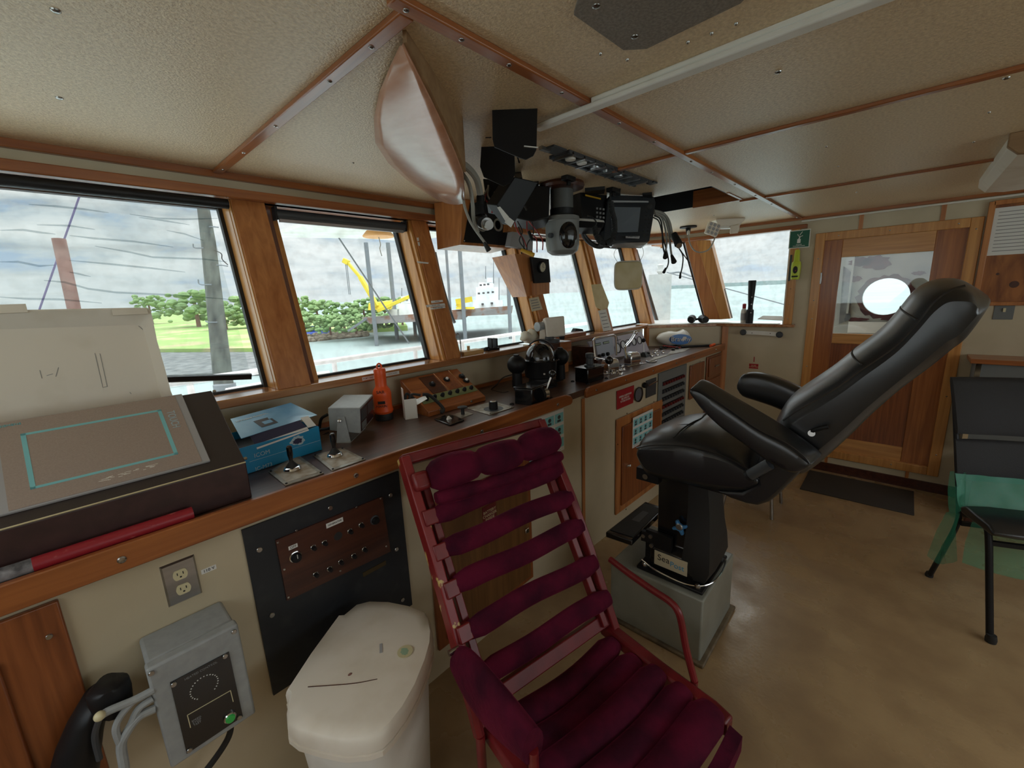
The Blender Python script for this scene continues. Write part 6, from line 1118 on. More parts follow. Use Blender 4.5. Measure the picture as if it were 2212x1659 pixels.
ct_ = MB().prism([(3.89, 1.81), (4.06, 1.57), (4.24, 1.32), (4.245, 1.10), (4.24, .80), (4.30, .79), (4.335, 1.25), (4.12, 1.82), (4.0, 1.87)], KZ, KZ + .006).build('sill_cloth', M['white']); tag(ct_, 'white cloth spread along the corner and starboard sill', 'cloth')
bn = thing('binoculars', PX(4.18, 1508, 688), 'black binoculars lying on the corner sill cloth', 'binoculars')
for px in (1494, 1520):
    p = PX(4.17, px, 685 if px < 1500 else 684); p.z = KZ + .045; d = Vector((-.75, -.2 if px < 1500 else -.45, 0)).normalized() * -1; MB().lathe([(.036, -.07), (.038, -.06), (.038, -.01), (.028, .02), (.024, .05), (.029, .055), (.029, .085)], p, -d, 22).build('barrel', M['black'], bn); MB().lathe([(.029, .0), (0, .001)], p + d * .071, d, 20).build('lens', M['blackgloss'], bn)
a = PX(4.17, 1507, 683); a.z = KZ + .045; MB().cyl(a + Vector((-.03, 0, 0)), a + Vector((.03, 0, 0)), .010).build('bridge', M['black'], bn)
bt = thing('red_cap_bottle', PX(4.27, 1606, 688), 'small white bottle with red cap beside the black torch', 'bottle'); p = PX(4.27, 1606, 688); p.z = KZ + .006; kx = dpt(p) / FPX; h = UP(p, 1606, 655) - p.z
MB().lathe([(.0, 0), (5.5 * kx, .002), (5.8 * kx, h * .55), (5 * kx, h * .68), (3 * kx, h * .74)], p, (0, 0, 1), 20).build('body', M['white'], bt); MB().lathe([(3.6 * kx, h * .74), (3.6 * kx, h * .96), (0, h)], p, (0, 0, 1), 16).build('cap', M['redsign'], bt); MB().lathe([(5.9 * kx, h * .15), (5.9 * kx, h * .5)], p, (0, 0, 1), 20).build('label_band', M['bezelgrey'], bt)
bt2 = thing('long_black_torch', PX(4.24, 1620, 690), 'tall black baton torch standing upright on the starboard sill', 'torch'); p = PX(4.245, 1619, 690); p.z = KZ + .006; kx = dpt(p) / FPX; h = UP(p, 1619, 606) - p.z
MB().lathe([(0, 0), (7 * kx, .001), (7.2 * kx, h * .22), (7 * kx, h * .31), (4.8 * kx, h * .34), (4.6 * kx, h * .42), (6 * kx, h * .62), (7.6 * kx, h * .98), (7 * kx, h), (0, h)], p, (0, 0, 1), 24).build('body', M['black'], bt2)
for z in (.25, .45, .62): MB().sph(p + Vector((-6 * kx, -3 * kx, h * z)), .006, 8, 6).build('button', M['steel'], bt2)
fc = tag(MB().slab([PX(4.26, 1636, 690), PX(4.26, 1692, 693), PX(4.29, 1690, 684), PX(4.29, 1648, 683)], (0, 0, .006)).build('folded_rag', M['white'], bev=.003), 'folded white rag at the aft end of the starboard sill', 'rag')
# ---------------------------------------------------------------- starboard wall fittings
def SW(px, py): p = PX(XR, px, py); return (-p.y, p.z)
FW = Fr((XR, 0, 0), (0, -1, 0), (0, 0, 1))
eg = thing('sart_sign', FW.p(*SW(1728, 517)), 'green safety sign with white radar transponder symbol by the door', 'sign')
fe_ = FW.at(0, 0, .02); A = [L(fe_, 1709, 497), L(fe_, 1754, 496), L(fe_, 1746, 537), L(fe_, 1701, 535)]
x0 = (A[0][0] + A[3][0]) / 2; x1 = (A[1][0] + A[2][0]) / 2; z0 = (A[2][1] + A[3][1]) / 2; z1 = (A[0][1] + A[1][1]) / 2
MB(fe_).box(x0, x1, z0, z1, 0, .003).build('border', M['white'], eg); MB(fe_).box(x0 + .006, x1 - .006, z0 + .006, z1 - .006, .003, .004).build('field', M['greensign'], eg); w_ = x1 - x0; h_ = z1 - z0; xm = (x0 + x1) / 2
f6 = fe_.at(0, 0, .0042); MB(f6).box(xm - w_ * .10, xm + w_ * .06, z0 + h_ * .28, z0 + h_ * .50, 0, .001).bar((xm - .03 * w_, z0 + .5 * h_, .0005), (xm + .02 * w_, z0 + .62 * h_, .0005), .008, .001, (0, 0, 1)).build('symbol', M['whiteink'], eg)
MB(f6).tube([(xm - .1 * w_, z0 + .78 * h_, 0), (xm - .06 * w_, z0 + .68 * h_, 0), (xm + .05 * w_, z0 + .64 * h_, 0), (xm + .15 * w_, z0 + .68 * h_, 0)], .0025, 6).tube([(xm - .0 * w_, z0 + .72 * h_, 0), (xm + .12 * w_, z0 + .9 * h_, 0)], .0025, 6).build('radio_waves', M['whiteink'], eg)
text('RADAR\nTRANSPONDER', f6, xm, z0 + h_ * .15, .012, M['whiteink'], eg)
st_ = thing('radar_transponder', FW.p(*SW(1720, 580), .03), 'yellow-green hand held transponder clipped beside the door', 'transponder')
zt, zb2 = SW(1724, 540)[1], SW(1716, 604)[1]; xc = L(FW.at(0, 0, .05), 1719, 580)[0]; f7 = FW.at(xc, zb2, .045); hh = zt - zb2
MB(f7).loft([[(x * w, y, z * dp_) for x, z in ((-1, -1), (1, -1), (1.0, .6), (.6, 1), (-.6, 1), (-1, .6))] for y, w, dp_ in ((0, .026, .02), (hh * .05, .03, .022), (hh * .45, .033, .024), (hh * .58, .03, .022), (hh * .62, .02, .018), (hh * .95, .017, .015), (hh, .012, .01))]).build('body', M['yellow'], st_, bev=.003)
MB(f7).sph((0, hh * .33, .022), (.018, hh * .13, .006), 18, 10).build('switch_panel', M['ink'], st_); MB(f7).box(-.022, .022, hh * .08, hh * .13, .018, .0235).build('label_bar', M['ink'], st_); MB(f7).sph((.004, hh * .30, .027), .005, 8, 6).build('red_button', M['redsign'], st_)
MB(f7).box(-.052, -.038, -.01, hh * .85, -.04, -.02).build('antenna', M['greydark'], st_)
hb = thing('white_grab_bar', FW.p(*SW(1645, 720)), 'white curved grab bar between two dark knobs below the side window', 'grab bar')
f8 = FW.at(0, 0, .0); a = SW(1608, 717); b = SW(1686, 722)
bb_ = [(a[0] + (b[0] - a[0]) * i / 8, a[1] + (b[1] - a[1]) * i / 8 + .004 * math.sin(math.pi * i / 8)) for i in range(9)]
MB(f8).loft([[(x, z - .018, .03), (x, z + .018, .03), (x, z + .018, .036), (x, z - .018, .036)] for x, z in bb_]).build('strap', M['white'], hb)
for q in (a, b): MB(f8).lathe([(.012, 0), (.012, .03), (.026, .032), (.028, .042), (.02, .05), (0, .052)], (*q, 0), (0, 0, 1), 10).build('knob', M['greydark'], hb)
for f in (.25, .75): MB(f8).lathe([(.004, .036), (0, .038)], (a[0] + (b[0] - a[0]) * f, (a[1] + b[1]) / 2 + .002, 0), (0, 0, 1), 8).build('screw', M['ink'], hb)
n1_ = thing('number_tag', FW.p(*SW(1629, 785)), 'red number 1 above a small red worded tag on the cream wall', 'sign'); text('1', FW, *SW(1629, 777), .07, M['redsign'], n1_); a, b = SW(1628, 791); MB(FW).box(a - .038, a + .038, b - .022, b + .022, 0, .002).build('tag_plate', M['redsign'], n1_); text('IN USE\nDO NOT MOVE', FW, a, b, .013, M['tan'], n1_, c=.0025)
sw = thing('light_switch', FW.p(*SW(2162, 672)), 'steel light switch plate under the notice board', 'switch'); x0, z0 = SW(2143, 690); x1 = x0 + .09; MB(FW).box(x0, x1, z0, z0 + .12, 0, .006).build('plate', M['panelgrey'], sw, bev=.002); MB(FW).box((x0 + x1) / 2 - .006, (x0 + x1) / 2 + .006, z0 + .05, z0 + .075, .006, .018).build('toggle', M['socket'], sw)
nb = thing('notice_board', FW.p(*SW(2180, 560)), 'knotty pine notice board with a white printed sheet right of the door', 'notice board')
(x0, z1), (_, z0) = SW(2138, 446), SW(2118, 650); x0 = .345; x1 = 1.1; z0 = 1.415; z1 = 2.04
MB(FW).box(x0, x1, z0, z1, 0, .02).build('board', mat('knotty_pine', srgb(168, 104, 50), .4, col2=srgb(120, 66, 28), scale=5, stretch=(1, 1.6, .5), dist=2.2, detail=6, coat=.2), nb)
MB(FW).box(x0 - .02, x0 + .01, z0 - .02, z1 + .02, 0, .032).box(x0, x1, z1 - .005, z1 + .025, 0, .032).box(x0, x1, z0 - .02, z0 + .005, 0, .032).build('frame', M['woodz'], nb, bev=.003)
f9 = FW.at(0, 0, .021); a = L(f9, 2150, 450); b = L(f9, 2144, 552); MB(f9).box(a[0], a[0] + .3, b[1], a[1], 0, .001).build('printed_sheet', M['paper'], nb)
for i in range(12): MB(f9).box(a[0] + .02, a[0] + .27 - .05 * (i % 3 == 2), a[1] - .03 - i * .022, a[1] - .026 - i * .022, .001, .0015).build('text_line', M['inkgrey'], nb)
for (ux, uz, r) in ((.50, 1.53, .022), (.42, 1.60, .008)): MB(f9).lathe([(r, -.001), (0, .0)], (ux, uz, 0), (0, 0, 1), 16).build('knot', M['darkwood'], nb)
rb = thing('radiator_box', (4.2, -.8, .8), 'grey box with steel frame and wooden ledge behind the black chair', 'locker')
a = PX(4.12, 2095, 772); MB().box(4.04, XR - .003, -1.5, a.y + .0, a.z - .03, a.z).build('wooden_ledge', M['woody'], rb, bev=.004); MB().box(4.08, XR - .003, -1.5, a.y - .03, a.z - .62, a.z - .03).build('case', M['panelgrey'], rb); MB().box(4.07, 4.085, a.y - .055, a.y - .03, a.z - .62, a.z - .03).build('steel_edge', M['chrome'], rb)
lk = thing('low_step_locker', (4.0, -.9, 0), 'low dark wooden step locker against the starboard wall', 'locker'); MB().box(3.86, XR - .013, -1.5, -.44, 0, .36).build('body', M['darkwood'], lk, bev=.004)
rg = tag(MB().box(3.77, 4.22, -.20, .46, 0, .008).build('door_mat', M['rug'], bev=.003), 'dark worn rectangular mat on the floor below the door', 'mat')
# emergency twin light and hook at the corner
el = thing('emergency_light', PD(4.2, 1572, 490), 'white emergency light with two swivel lamp heads at the ceiling corner', 'emergency light')
p = PZ(CB, 1572, 474); kx = dpt(p) / FPX; ur = RM @ Vector((1, 0, 0)); ur.z = 0; ur.normalize(); fl_ = Fr(p, ur, (0, 0, 1))
MB(fl_).loft([[(-31 * kx, 0, -.05), (31 * kx, 0, -.05), (31 * kx, 0, .05), (-31 * kx, 0, .05)], [(-31 * kx, -3 * kx, -.05), (31 * kx, -3 * kx, -.05), (31 * kx, -3 * kx, .05), (-31 * kx, -3 * kx, .05)], [(-22 * kx, -15 * kx, -.04), (22 * kx, -15 * kx, -.04), (22 * kx, -15 * kx, .04), (-22 * kx, -15 * kx, .04)]]).build('base', M['offwhite'], el, bev=.004)
MB(fl_).box(-22 * kx, 20 * kx, -19 * kx, -15 * kx, -.03, .03).build('lens_strip', M['white'], el)
h1 = Fr(fl_.p(-37 * kx, -20 * kx, .06), ur + Vector((0, 0, -.35)), Vector((0, 0, 1))); MB(h1).box(-14 * kx, 14 * kx, -13 * kx, 13 * kx, -.03, 0).build('lamp_head', M['offwhite'], el, bev=.008)
for i in range(3):
    for j in range(3): MB(h1).sph(((i - 1) * 8.5 * kx, (j - 1) * 8 * kx, .001), (3.5 * kx, 3.5 * kx, .004), 12, 6).build('led_lens', M['bezelgrey'], el)
h2 = Fr(fl_.p(17 * kx, -20 * kx, .04), ur * .5 + (RM @ Vector((0, 0, -1))) * .8, Vector((0, 0, 1))); MB(h2).prism([(-9 * kx, -14 * kx), (9 * kx, -2 * kx), (14 * kx, 10 * kx), (6 * kx, 13 * kx), (-10 * kx, 4 * kx)], -.05, .01).build('lamp_head', M['offwhite'], el, bev=.006)
hk = thing('ceiling_plug_lead', PZ(CB, 1487, 488), 'black ceiling socket with a looping grey lead in front of the corner window', 'lead'); p = PZ(CB - .0, 1487, 489); MB().cyl(p, p + Vector((0, 0, -.012)), .07, .07, 20).cyl(p + Vector((0, 0, -.012)), p + Vector((0, 0, -.06)), .022, .016).build('socket', M['black'], hk)
dk = dpt(p); MB().tube([PD(dk, 1487, 505), PD(dk, 1490, 525), PD(dk, 1500, 541), PD(dk, 1515, 545), PD(dk, 1532, 538), PD(dk, 1542, 520), PD(dk, 1545, 508)], .006, 8).build('lead', M['cord'], hk); MB().cyl(PD(dk, 1487, 497), PD(dk, 1487, 506), .012).build('plug', M['white'], hk)
wp = thing('window_wiper', PY(2.2, 950, 600), 'dark curved wiper arm outside the third window', 'wiper'); MB().tube([PY(2.32, 929, 518), PY(2.30, 944, 570), PY(2.24, 958, 625), PY(2.18, 975, 680), PY(2.15, 982, 697)], .010, 8).build('arm', M['greydark'], wp); MB().tube([PY(2.30, 941, 545), PY(2.24, 955, 610), PY(2.18, 978, 690)], .006, 6).build('blade', M['rubber'], wp)
# ---------------------------------------------------------------- helm chair
pb = thing('chair_plinth', (1.846, .70, 0), 'grey painted steel box plinth on the floor under the helm chair', 'plinth')
MB().box(1.632, 2.06, .486, .92, 0, .314).build('box', M['plinth'], pb, bev=.008, seg=3); MB().box(1.615, 2.08, .465, .94, 0, .018).build('floor_flange', mat('scuffed_sealant', srgb(120, 104, 80), .6, col2=srgb(80, 68, 52), scale=20), pb, bev=.006)
hc = thing('helm_chair', (1.83, .66, .314), 'black leather reclining helm chair on pedestal with footrest and armrests', 'helm chair')
XA, XC, XBk = 1.575, 1.83, 2.085
ftn = lambda x: Fr((x, 0, 0), (0, 1, 0), (0, 0, 1))
def SX(x, px, py): p = PX(x, px, py); return (p.y, p.z)
# seat cushion: side outline on the near side plane, crowned over the width
seam = [SX(XA, *p) for p in ((1376, 967), (1400, 962), (1427, 960), (1460, 961), (1490, 965), (1525, 973), (1553, 981), (1590, 998), (1615, 1013), (1640, 1035))]
botm = [SX(XA, *p) for p in ((1369, 985), (1384, 1020), (1405, 1035), (1440, 1044), (1490, 1055), (1536, 1064), (1570, 1068), (1600, 1068), (1625, 1062), (1642, 1050))]
def dense(P_, k=3):
    Q = [P_[0]]
    for i in range(len(P_) - 1):
        a, b, c, d = P_[max(0, i - 1)], P_[i], P_[i + 1], P_[min(len(P_) - 1, i + 2)]
        for j in range(1, k + 1):
            t = j / k; Q.append(tuple(.5 * (2 * b[m] + (c[m] - a[m]) * t + (2 * a[m] - 5 * b[m] + 4 * c[m] - d[m]) * t * t + (3 * b[m] - a[m] - 3 * c[m] + d[m]) * t ** 3) for m in (0, 1)))
    return Q
seam0 = list(seam); seam = dense(seam); botm = dense(botm); NS = len(seam) - 1
y_ctr = sum(s[0] for s in seam) / len(seam)
rings = []
NX = 15
for i in range(NX):
    u = -1 + 2 * i / (NX - 1); x = XC + (XBk - XA) / 2 * u; e = 1 - abs(u) ** 7; crown = .038 * (1 - abs(u) ** 3.2) ; sh = .97 + .03 * e
    nose = .035 * (1 - abs(u) ** 2.5)
    top = []
    for j, (y, z) in enumerate(seam):
        t = j / NS; yy = y_ctr + (y - y_ctr) * sh + nose * max(0, 1 - t * 3); top.append((x, yy, z - .006 * (1 - e) + crown * 1.2 * math.sin(math.pi * min(1, (t + .12) / 1.1))))
    bot = [(x, y_ctr + (y - y_ctr) * sh + nose * max(0, 1 - j / NS * 4), z + .006 * (1 - e)) for j, (y, z) in enumerate(botm)]
    rings.append(top + bot[::-1])
def sidecap(mb, n, rows):
    for off in (0, (rows - 1) * n):
        for j in range(n // 2 - 1): mb.f.append((off + j, off + j + 1, off + n - 2 - j, off + n - 1 - j))
    return mb
sidecap(MB().loft(rings, cap=False), len(rings[0]), len(rings)).build('seat_cushion', M['leather'], hc, ang=60, sub=1)
seamline = [Vector((XA - .004, y, z)) for y, z in seam]; MB().tube(seamline, .0035, 6).build('seat_piping', M['leather'], hc)
def seatz(x, y):
    u = (x - XC) / .255; ys = [s[0] for s in seam]; k = 0
    for j in range(NS):
        if ys[j] >= y >= ys[j + 1]: k = j + (ys[j] - y) / (ys[j] - ys[j + 1])
    j = int(k); f = k - j; z = seam[j][1] * (1 - f) + seam[min(NS, j + 1)][1] * f; t = k / NS; return z + .038 * (1 - abs(u) ** 3.2) * math.sin(math.pi * min(1, (t + .12) / 1.1)) * 1.2
MB().tube([Vector((x, .60 + .03 * abs(x - XC) / .25, seatz(x, .60) + .001)) for x in [XA + .03 + .45 * i / 8 for i in range(9)]], .003, 6).tube([Vector((XC - .09, y, seatz(XC - .09, y) + .0005)) for y in (.60, .66, .71, .75)], .0025, 6).build('seat_stitching', M['rubber'], hc)
# backrest
bf = [SX(XA, *p) for p in ((1668, 945), (1692, 908), (1722, 887), (1802, 840), (1861, 798), (1933, 748), (1984, 693), (2017, 652), (2050, 628), (2085, 617), (2118, 616), (2141, 627))]
bk = [SX(XA, *p) for p in ((1722, 1035), (1752, 1015), (1781, 990), (1830, 945), (1870, 905), (1933, 850), (1984, 812), (2017, 787), (2055, 755), (2085, 730), (2122, 682), (2146, 645))]
rings = []; bfd, bkd = dense(bf), dense(bk)[::-1]; NB = len(bfd) - 1
for i in range(NX):
    u = -1 + 2 * i / (NX - 1); x = XC + .25 * u; e = 1 - abs(u) ** 8; R_ = []
    for j, (y, z) in enumerate(bfd):
        q = j / NB; d = .050 * (1 - abs(u) ** 2.6) * (.55 + .45 * math.sin(math.pi * q)) - .006 * (1 - e); dr = .045 * abs(u) ** 4 * max(0, (q - .7) / .3); R_.append((x, y + d * .85 + dr * .4, z + d * .5 - dr))
    for j, (y, z) in enumerate(bkd): q = 1 - j / NB; dr = .045 * abs(u) ** 4 * max(0, (q - .7) / .3); R_.append((x, y - .012 * e + .006 * (1 - e) + dr * .4, z - dr))
    rings.append(R_)
sidecap(MB().loft(rings, cap=False), len(rings[0]), len(rings)).build('backrest', M['leather'], hc, ang=60, sub=1)
MB().tube([Vector((XA - .003, y, z)) for y, z in bf[1:10]], .0035, 6).build('back_piping', M['leather'], hc)
for j in (4, 6):
    (y, z) = bf[j]; P_ = []
    for i in range(9): u = -.96 + 1.92 * i / 8; d = .050 * (1 - abs(u) ** 2.6) * (.55 + .45 * math.sin(math.pi * j / 11)); P_.append(Vector((XC + .25 * u, y + d * .85 - .001, z + d * .5 - .001 + (.012 if j == 4 else 0) * u * u)))
    MB().tube(P_, .003, 6).build('back_seam', M['rubber'], hc)
# lower shell cover joining seat and back
sh_ = [SX(XA, *p) for p in ((1543, 1064), (1576, 1080), (1610, 1092), (1635, 1096), (1660, 1088), (1682, 1070), (1722, 1030), (1750, 1000), (1700, 960), (1640, 985), (1628, 1020), (1634, 1048), (1600, 1066))]
MB(ftn(XA + .012)).prism(sh_, 0, .47).build('lower_shell', M['leather'], hc, bev=.012, seg=3)
# armrests
def arm(xa, xb, top, bot, name):
    rings = []
    for (ty, tz), (by, bz) in zip(dense(top), dense(bot)):
        c = (xa + xb) / 2; w = (xb - xa) / 2; R_ = []
        for k in range(16):
            t = 2 * math.pi * k / 16; cx = math.copysign(abs(math.cos(t)) ** .45, math.cos(t)); sx_ = math.copysign(abs(math.sin(t)) ** .45, math.sin(t)); f = (sx_ + 1) / 2; R_.append((c + w * cx, by + (ty - by) * f, bz + (tz - bz) * f))
        rings.append(R_)
    return MB().loft(rings).build(name, M['leather'], hc, ang=50)
x1, x2 = XA - .11, XA - .004
nt = dense([SX(x1, *p) for p in ((1491, 842), (1513, 844), (1545, 865), (1584, 892), (1639, 930), (1695, 957), (1734, 985), (1748, 1002))])
nb_ = dense([SX(x1, *p) for p in ((1490, 852), (1513, 886), (1553, 926), (1596, 957), (1639, 989), (1679, 1016), (1714, 1026), (1744, 1012))])
it = dense([SX(x2, *p) for p in ((1519, 816), (1536, 820), (1576, 843), (1635, 876), (1687, 906), (1734, 938), (1765, 962), (1777, 975))])
rings = []
for (ny, nz), (by, bz), (iy, iz) in zip(nt, nb_, it):
    P = lambda a, b, f: tuple(a[m] + (b[m] - a[m]) * f for m in range(3)); A_, B_, C_, D_ = (x1, ny, nz), (x1, by, bz), (x2, iy, iz), (x2, by, bz); R_ = []
    for a, b in ((A_, B_), (B_, D_), (D_, C_), (C_, A_)): R_ += [P(a, b, .12), P(a, b, .5), P(a, b, .88)]
    rings.append(R_)
c0_ = [tuple(sum(p[m] for p in rings[0]) / 12 for m in range(3)), tuple(sum(p[m] for p in rings[-1]) / 12 for m in range(3))]
sh0 = lambda R_, c, f, dy: [(c[0] + (p[0] - c[0]) * f, c[1] + (p[1] - c[1]) * f + dy, c[2] + (p[2] - c[2]) * f) for p in R_]
rings = [sh0(rings[0], c0_[0], .75, .008)] + rings + [sh0(rings[-1], c0_[1], .8, -.008)]
MB().loft(rings).build('armrest', M['leather'], hc, ang=50, sub=1)
MB().tube([Vector((x1 + .002, y, z + .001)) for y, z in nt], .0028, 6).build('arm_piping', M['leather'], hc)
x1, x2 = XBk + .004, XBk + .095
tp = [SX(x1, *p) for p in ((1592, 830), (1600, 812), (1625, 808), (1660, 815), (1700, 830), (1740, 850), (1770, 870))]; bt_ = [SX(x1, *p) for p in ((1592, 842), (1602, 858), (1630, 868), (1665, 880), (1700, 895), (1740, 915), (1770, 930))]
arm(x1, x2, tp, bt_, 'armrest')
a = PX(XA - .02, 1620, 1026); b = PX(XA - .02, 1663, 1002); MB().cyl(a, b, .019, .019, 18).build('adjuster_tube', M['greydark'], hc); MB().cyl(a - (b - a) * .12, a, .021, .021, 18).build('tube_collar', M['black'], hc)
lv = MB().tube([PX(XA - .012, 1752, 932), PX(XA - .02, 1770, 926), PX(XA - .02, 1789, 922)], .007, 8).build('recline_lever', M['black'], hc); MB().cyl(PX(XA + .0, 1753, 936), PX(XA - .02, 1753, 936), .010).build('pivot_bolt', M['screw'], lv)
# mechanism plate, pedestal, boot
MB().box(XC - .17, XC + .17, .42, .76, .80, .835).build('seat_plate', M['black'], hc, bev=.004); MB().box(XC - .19, XC - .15, .70, .80, .775, .83).build('front_bracket', M['black'], hc); MB().cyl((XC - .20, .755, .80), (XC - .185, .755, .80), .012).build('bracket_bolt', M['screw'], hc)
MB().loft([[(XC + x * w, .655 + y * d, z) for x, y in ((-1, -1), (1, -1), (1, 1), (-1, 1))] for z, w, d in ((.33, .13, .10), (.42, .125, .10), (.45, .085, .085), (.80, .085, .09))]).build('pedestal_column', M['blackgloss'], hc, bev=.006)
MB().loft([[(XC + .0 + x * w + .0, cy + y * d, z) for x, y in ((-1, -1), (0, -1.15), (1, -1), (1.1, 0), (1, 1), (-1, 1), (-1.05, 0))] for z, w, d, cy in ((.34, .12, .05, .56), (.40, .13, .06, .55), (.48, .12, .055, .55), (.56, .10, .05, .555), (.66, .09, .045, .56), (.78, .085, .04, .57))]).build('rubber_boot', M['rubber'], hc, ang=60)
MB().box(XC - .17, XC + .17, .50, .80, .316, .330).build('base_plate', M['black'], hc, bev=.004)
for sx in (-1, 1):
    for y in (.53, .77): MB().lathe([(.014, 0), (.014, .008), (.008, .016), (0, .018)], (XC + sx * .145, y, .33), (0, 0, 1), 8).build('base_bolt', M['screw'], hc)
pth = [Vector((XC - .155, .78, .36)), Vector((XC - .17, .70, .345)), Vector((XC - .16, .56, .335)), Vector((XC - .08, .49, .333)), Vector((XC + .08, .485, .34)), Vector((XC + .16, .53, .36))]; MB().tube(pth, .0035, 6).build('cable_loop', M['chrome'], hc)
fn = Fr((XC - .13, .655, .385), (0, -1, 0), (0, 0, 1)); fn = Fr((XC - .1305, .655, .385), (0, -1, 0), (0, 0, 1))
MB(fn).box(-.075, .075, -.035, .035, 0, .003).build('badge', M['creamdial'], hc); text('Sea', fn, -.032, .006, .042, M['ink'], hc, c=.0035); text('Post', fn, .03, -.004, .036, mat('badge_blue', srgb(58, 152, 200), .4), hc, c=.0035)
kn = Vector((XC - .088, .63, .56)); fk_ = Fr(kn, (0, -1, 0), (0, 0, 1)); st = [(r * math.cos(t), r * math.sin(t)) for t, r in [(2 * math.pi * i / 20 + .3, .034 if i % 5 in (0, 1) else .017) for i in range(20)]]; MB(fk_).prism(st, .01, .028).build('star_knob', M['blueplastic'], hc, bev=.003); MB(fk_).lathe([(.016, .028), (.012, .032), (0, .033)], (0, .006, 0), (0, 0, 1), 16).build('knob_cap', M['steel'], hc)
# footrest
f0 = [PZ(.48, *p) for p in ((1308, 1149), (1365, 1168), (1436, 1097), (1394, 1083))]
MB().slab(f0, (0, 0, -.028)).build('footrest', M['blackgloss'], hc, bev=.005); c_ = sum(f0, Vector()) / 4; MB().slab([c_ + (p - c_) * .86 + Vector((0, 0, .0)) for p in f0], (0, 0, .003)).build('footrest_pad', M['rubber'], hc); MB().slab([c_ + (p - c_) * .30 + Vector((.03, 0, .003)) for p in f0], (0, 0, .001)).build('worn_patch', M['greydark'], hc)
MB().bar((XC - .12, .80, .465), (XC - .10, .70, .46), .02, .05).box(XC - .12, XC - .10, .66, .78, .36, .50).build('footrest_hinge', M['black'], hc); MB().bar((XC + .08, .80, .465), (XC + .08, .70, .46), .02, .05).build('footrest_hinge', M['black'], hc)
for (y, z) in ((.79, .465), (.755, .475), (.75, .43)): MB().cyl((XC - .13, y, z), (XC - .118, y, z), .009, .009, 12).build('hinge_bolt', M['steel'], hc)
# stool whose legs show behind the helm seat
fo_ = PZ(0, 1667, 1122); sto = thing('small_stool', (fo_.x + .1, fo_.y + .05, 0), 'small stool with thin grey legs half hidden behind the helm chair', 'stool')
for dx, dy in ((0, 0), (.3, 0), (0, .32), (.3, .32)): MB().cyl((fo_.x + dx, fo_.y + dy, 0), (fo_.x + .03 + dx * .8, fo_.y + .03 + dy * .8, .28), .012, .011, 10).build('leg', M['steel'], sto)
MB().box(fo_.x - .0, fo_.x + .3, fo_.y, fo_.y + .32, .28, .33).build('seat', M['redsign'], sto, bev=.01)
# ---------------------------------------------------------------- maroon slatted chair
Oc = Vector((.905, .705, 0)); rc = Vector((.981, -.192, 0)); uc = Vector((.192, .981, 0)); FM = Fr(Oc, rc, uc)
mc = thing('slatted_lounge_chair', Oc, 'chipped red framed lounge chair with maroon velvet slats, facing away from the console', 'lounge chair')
bz0, by0, by1, bz1 = .44, .0, .385, 1.10
FBk = Fr(FM.p(0, by0, bz0), rc, FM.p(0, by1, bz1) - FM.p(0, by0, bz0))     # back plane
def BL(px, py): return L(FBk, px, py)
HB = math.hypot(by1 - by0, bz1 - bz0)
xl, xr = -.295, .272
def stile(x, w, name):
    prof = [(-.06, -.02), (.05, -.012), (.25, .006), (.45, .012), (.62, .004), (HB, .0)]
    return MB(FBk).loft([[(x - w / 2, b, c - .022), (x + w / 2, b, c - .022), (x + w / 2, b, c + .030), (x - w / 2, b, c + .030)] for b, c in prof]).build(name, M['chipped'] if x < 0 else M['redpaint'], mc, bev=.004)
stile(xl, .030, 'back_stile'); stile(xr, .030, 'back_stile')
MB(FBk).box(xl - .01, xr + .01, HB - .028, HB + .008, -.022, .022).build('top_rail', M['redpaint'], mc, bev=.007)
MB(FBk).box(xl, xr, -.01, .035, -.03, .0).build('bottom_rail', M['redpaint'], mc, bev=.004)
for _x in (xl + .03, xr - .055): MB(FBk).box(_x, _x + .025, .0, HB - .09, -.016, .014).build('inner_stile', M['redpaint'], mc, bev=.003)
def slat(l, r, hh=.034, th=.018, sag=-.01, name='back_slat'):
    rings = []
    for i in range(13):
        t = i / 12; a = l[0] + (r[0] - l[0]) * t; b = l[1] + (r[1] - l[1]) * t + .004 * math.sin(t * 8 + l[1] * 20); k = min(1, 6 * min(t, 1 - t) + .75); c = .032 + sag * math.sin(math.pi * t)
        rings.append([(a, b + hh * k * math.sin(q), c + th * k * math.cos(q)) for q in [2 * math.pi * j / 14 for j in range(14)]])
    return MB(FBk).loft(rings).build(name, M['velvet'], mc, ang=80)
for l, r in (((934, 1115), (1202, 1012)), ((951, 1188), (1225, 1072)), ((982, 1260), (1268, 1128)), ((1011, 1348), (1306, 1199)), ((1052, 1440), (1331, 1272))):
    A, B = BL(*l), BL(*r); zc = (A[1] + B[1]) / 2
    dz = (B[1] - A[1]) * .5
    slat((xl + .035, zc - dz * .5), (xr + .0, zc + dz * .5)); MB(FBk).box(xl - .004, xl + .04, zc - dz * .5 - .026, zc - dz * .5 + .022, .0, .045).build('slat_end', M['redpaint'], mc, bev=.004)
A, B = BL(926, 1035), BL(1194, 965); zc = (A[1] + B[1]) / 2 + .01; rings = []
for i in range(31):
    t = i / 30; a = xl + .045 + (xr - xl - .03) * t; k = .62 + .38 * abs(math.sin(math.pi * t * 3)) ** .45; b = zc + .004 * math.sin(9 * t)
    rings.append([(a, b + .056 * k * math.sin(q), .055 + .040 * k * math.cos(q)) for q in [2 * math.pi * j / 16 for j in range(16)]])
MB(FBk).loft(rings).build('headrest_roll', M['velvet'], mc, ang=80)
MB(FBk).box(xl - .006, xl + .05, zc - .03, zc + .03, .0, .055).build('headrest_block', M['redpaint'], mc, bev=.012)
rings = []
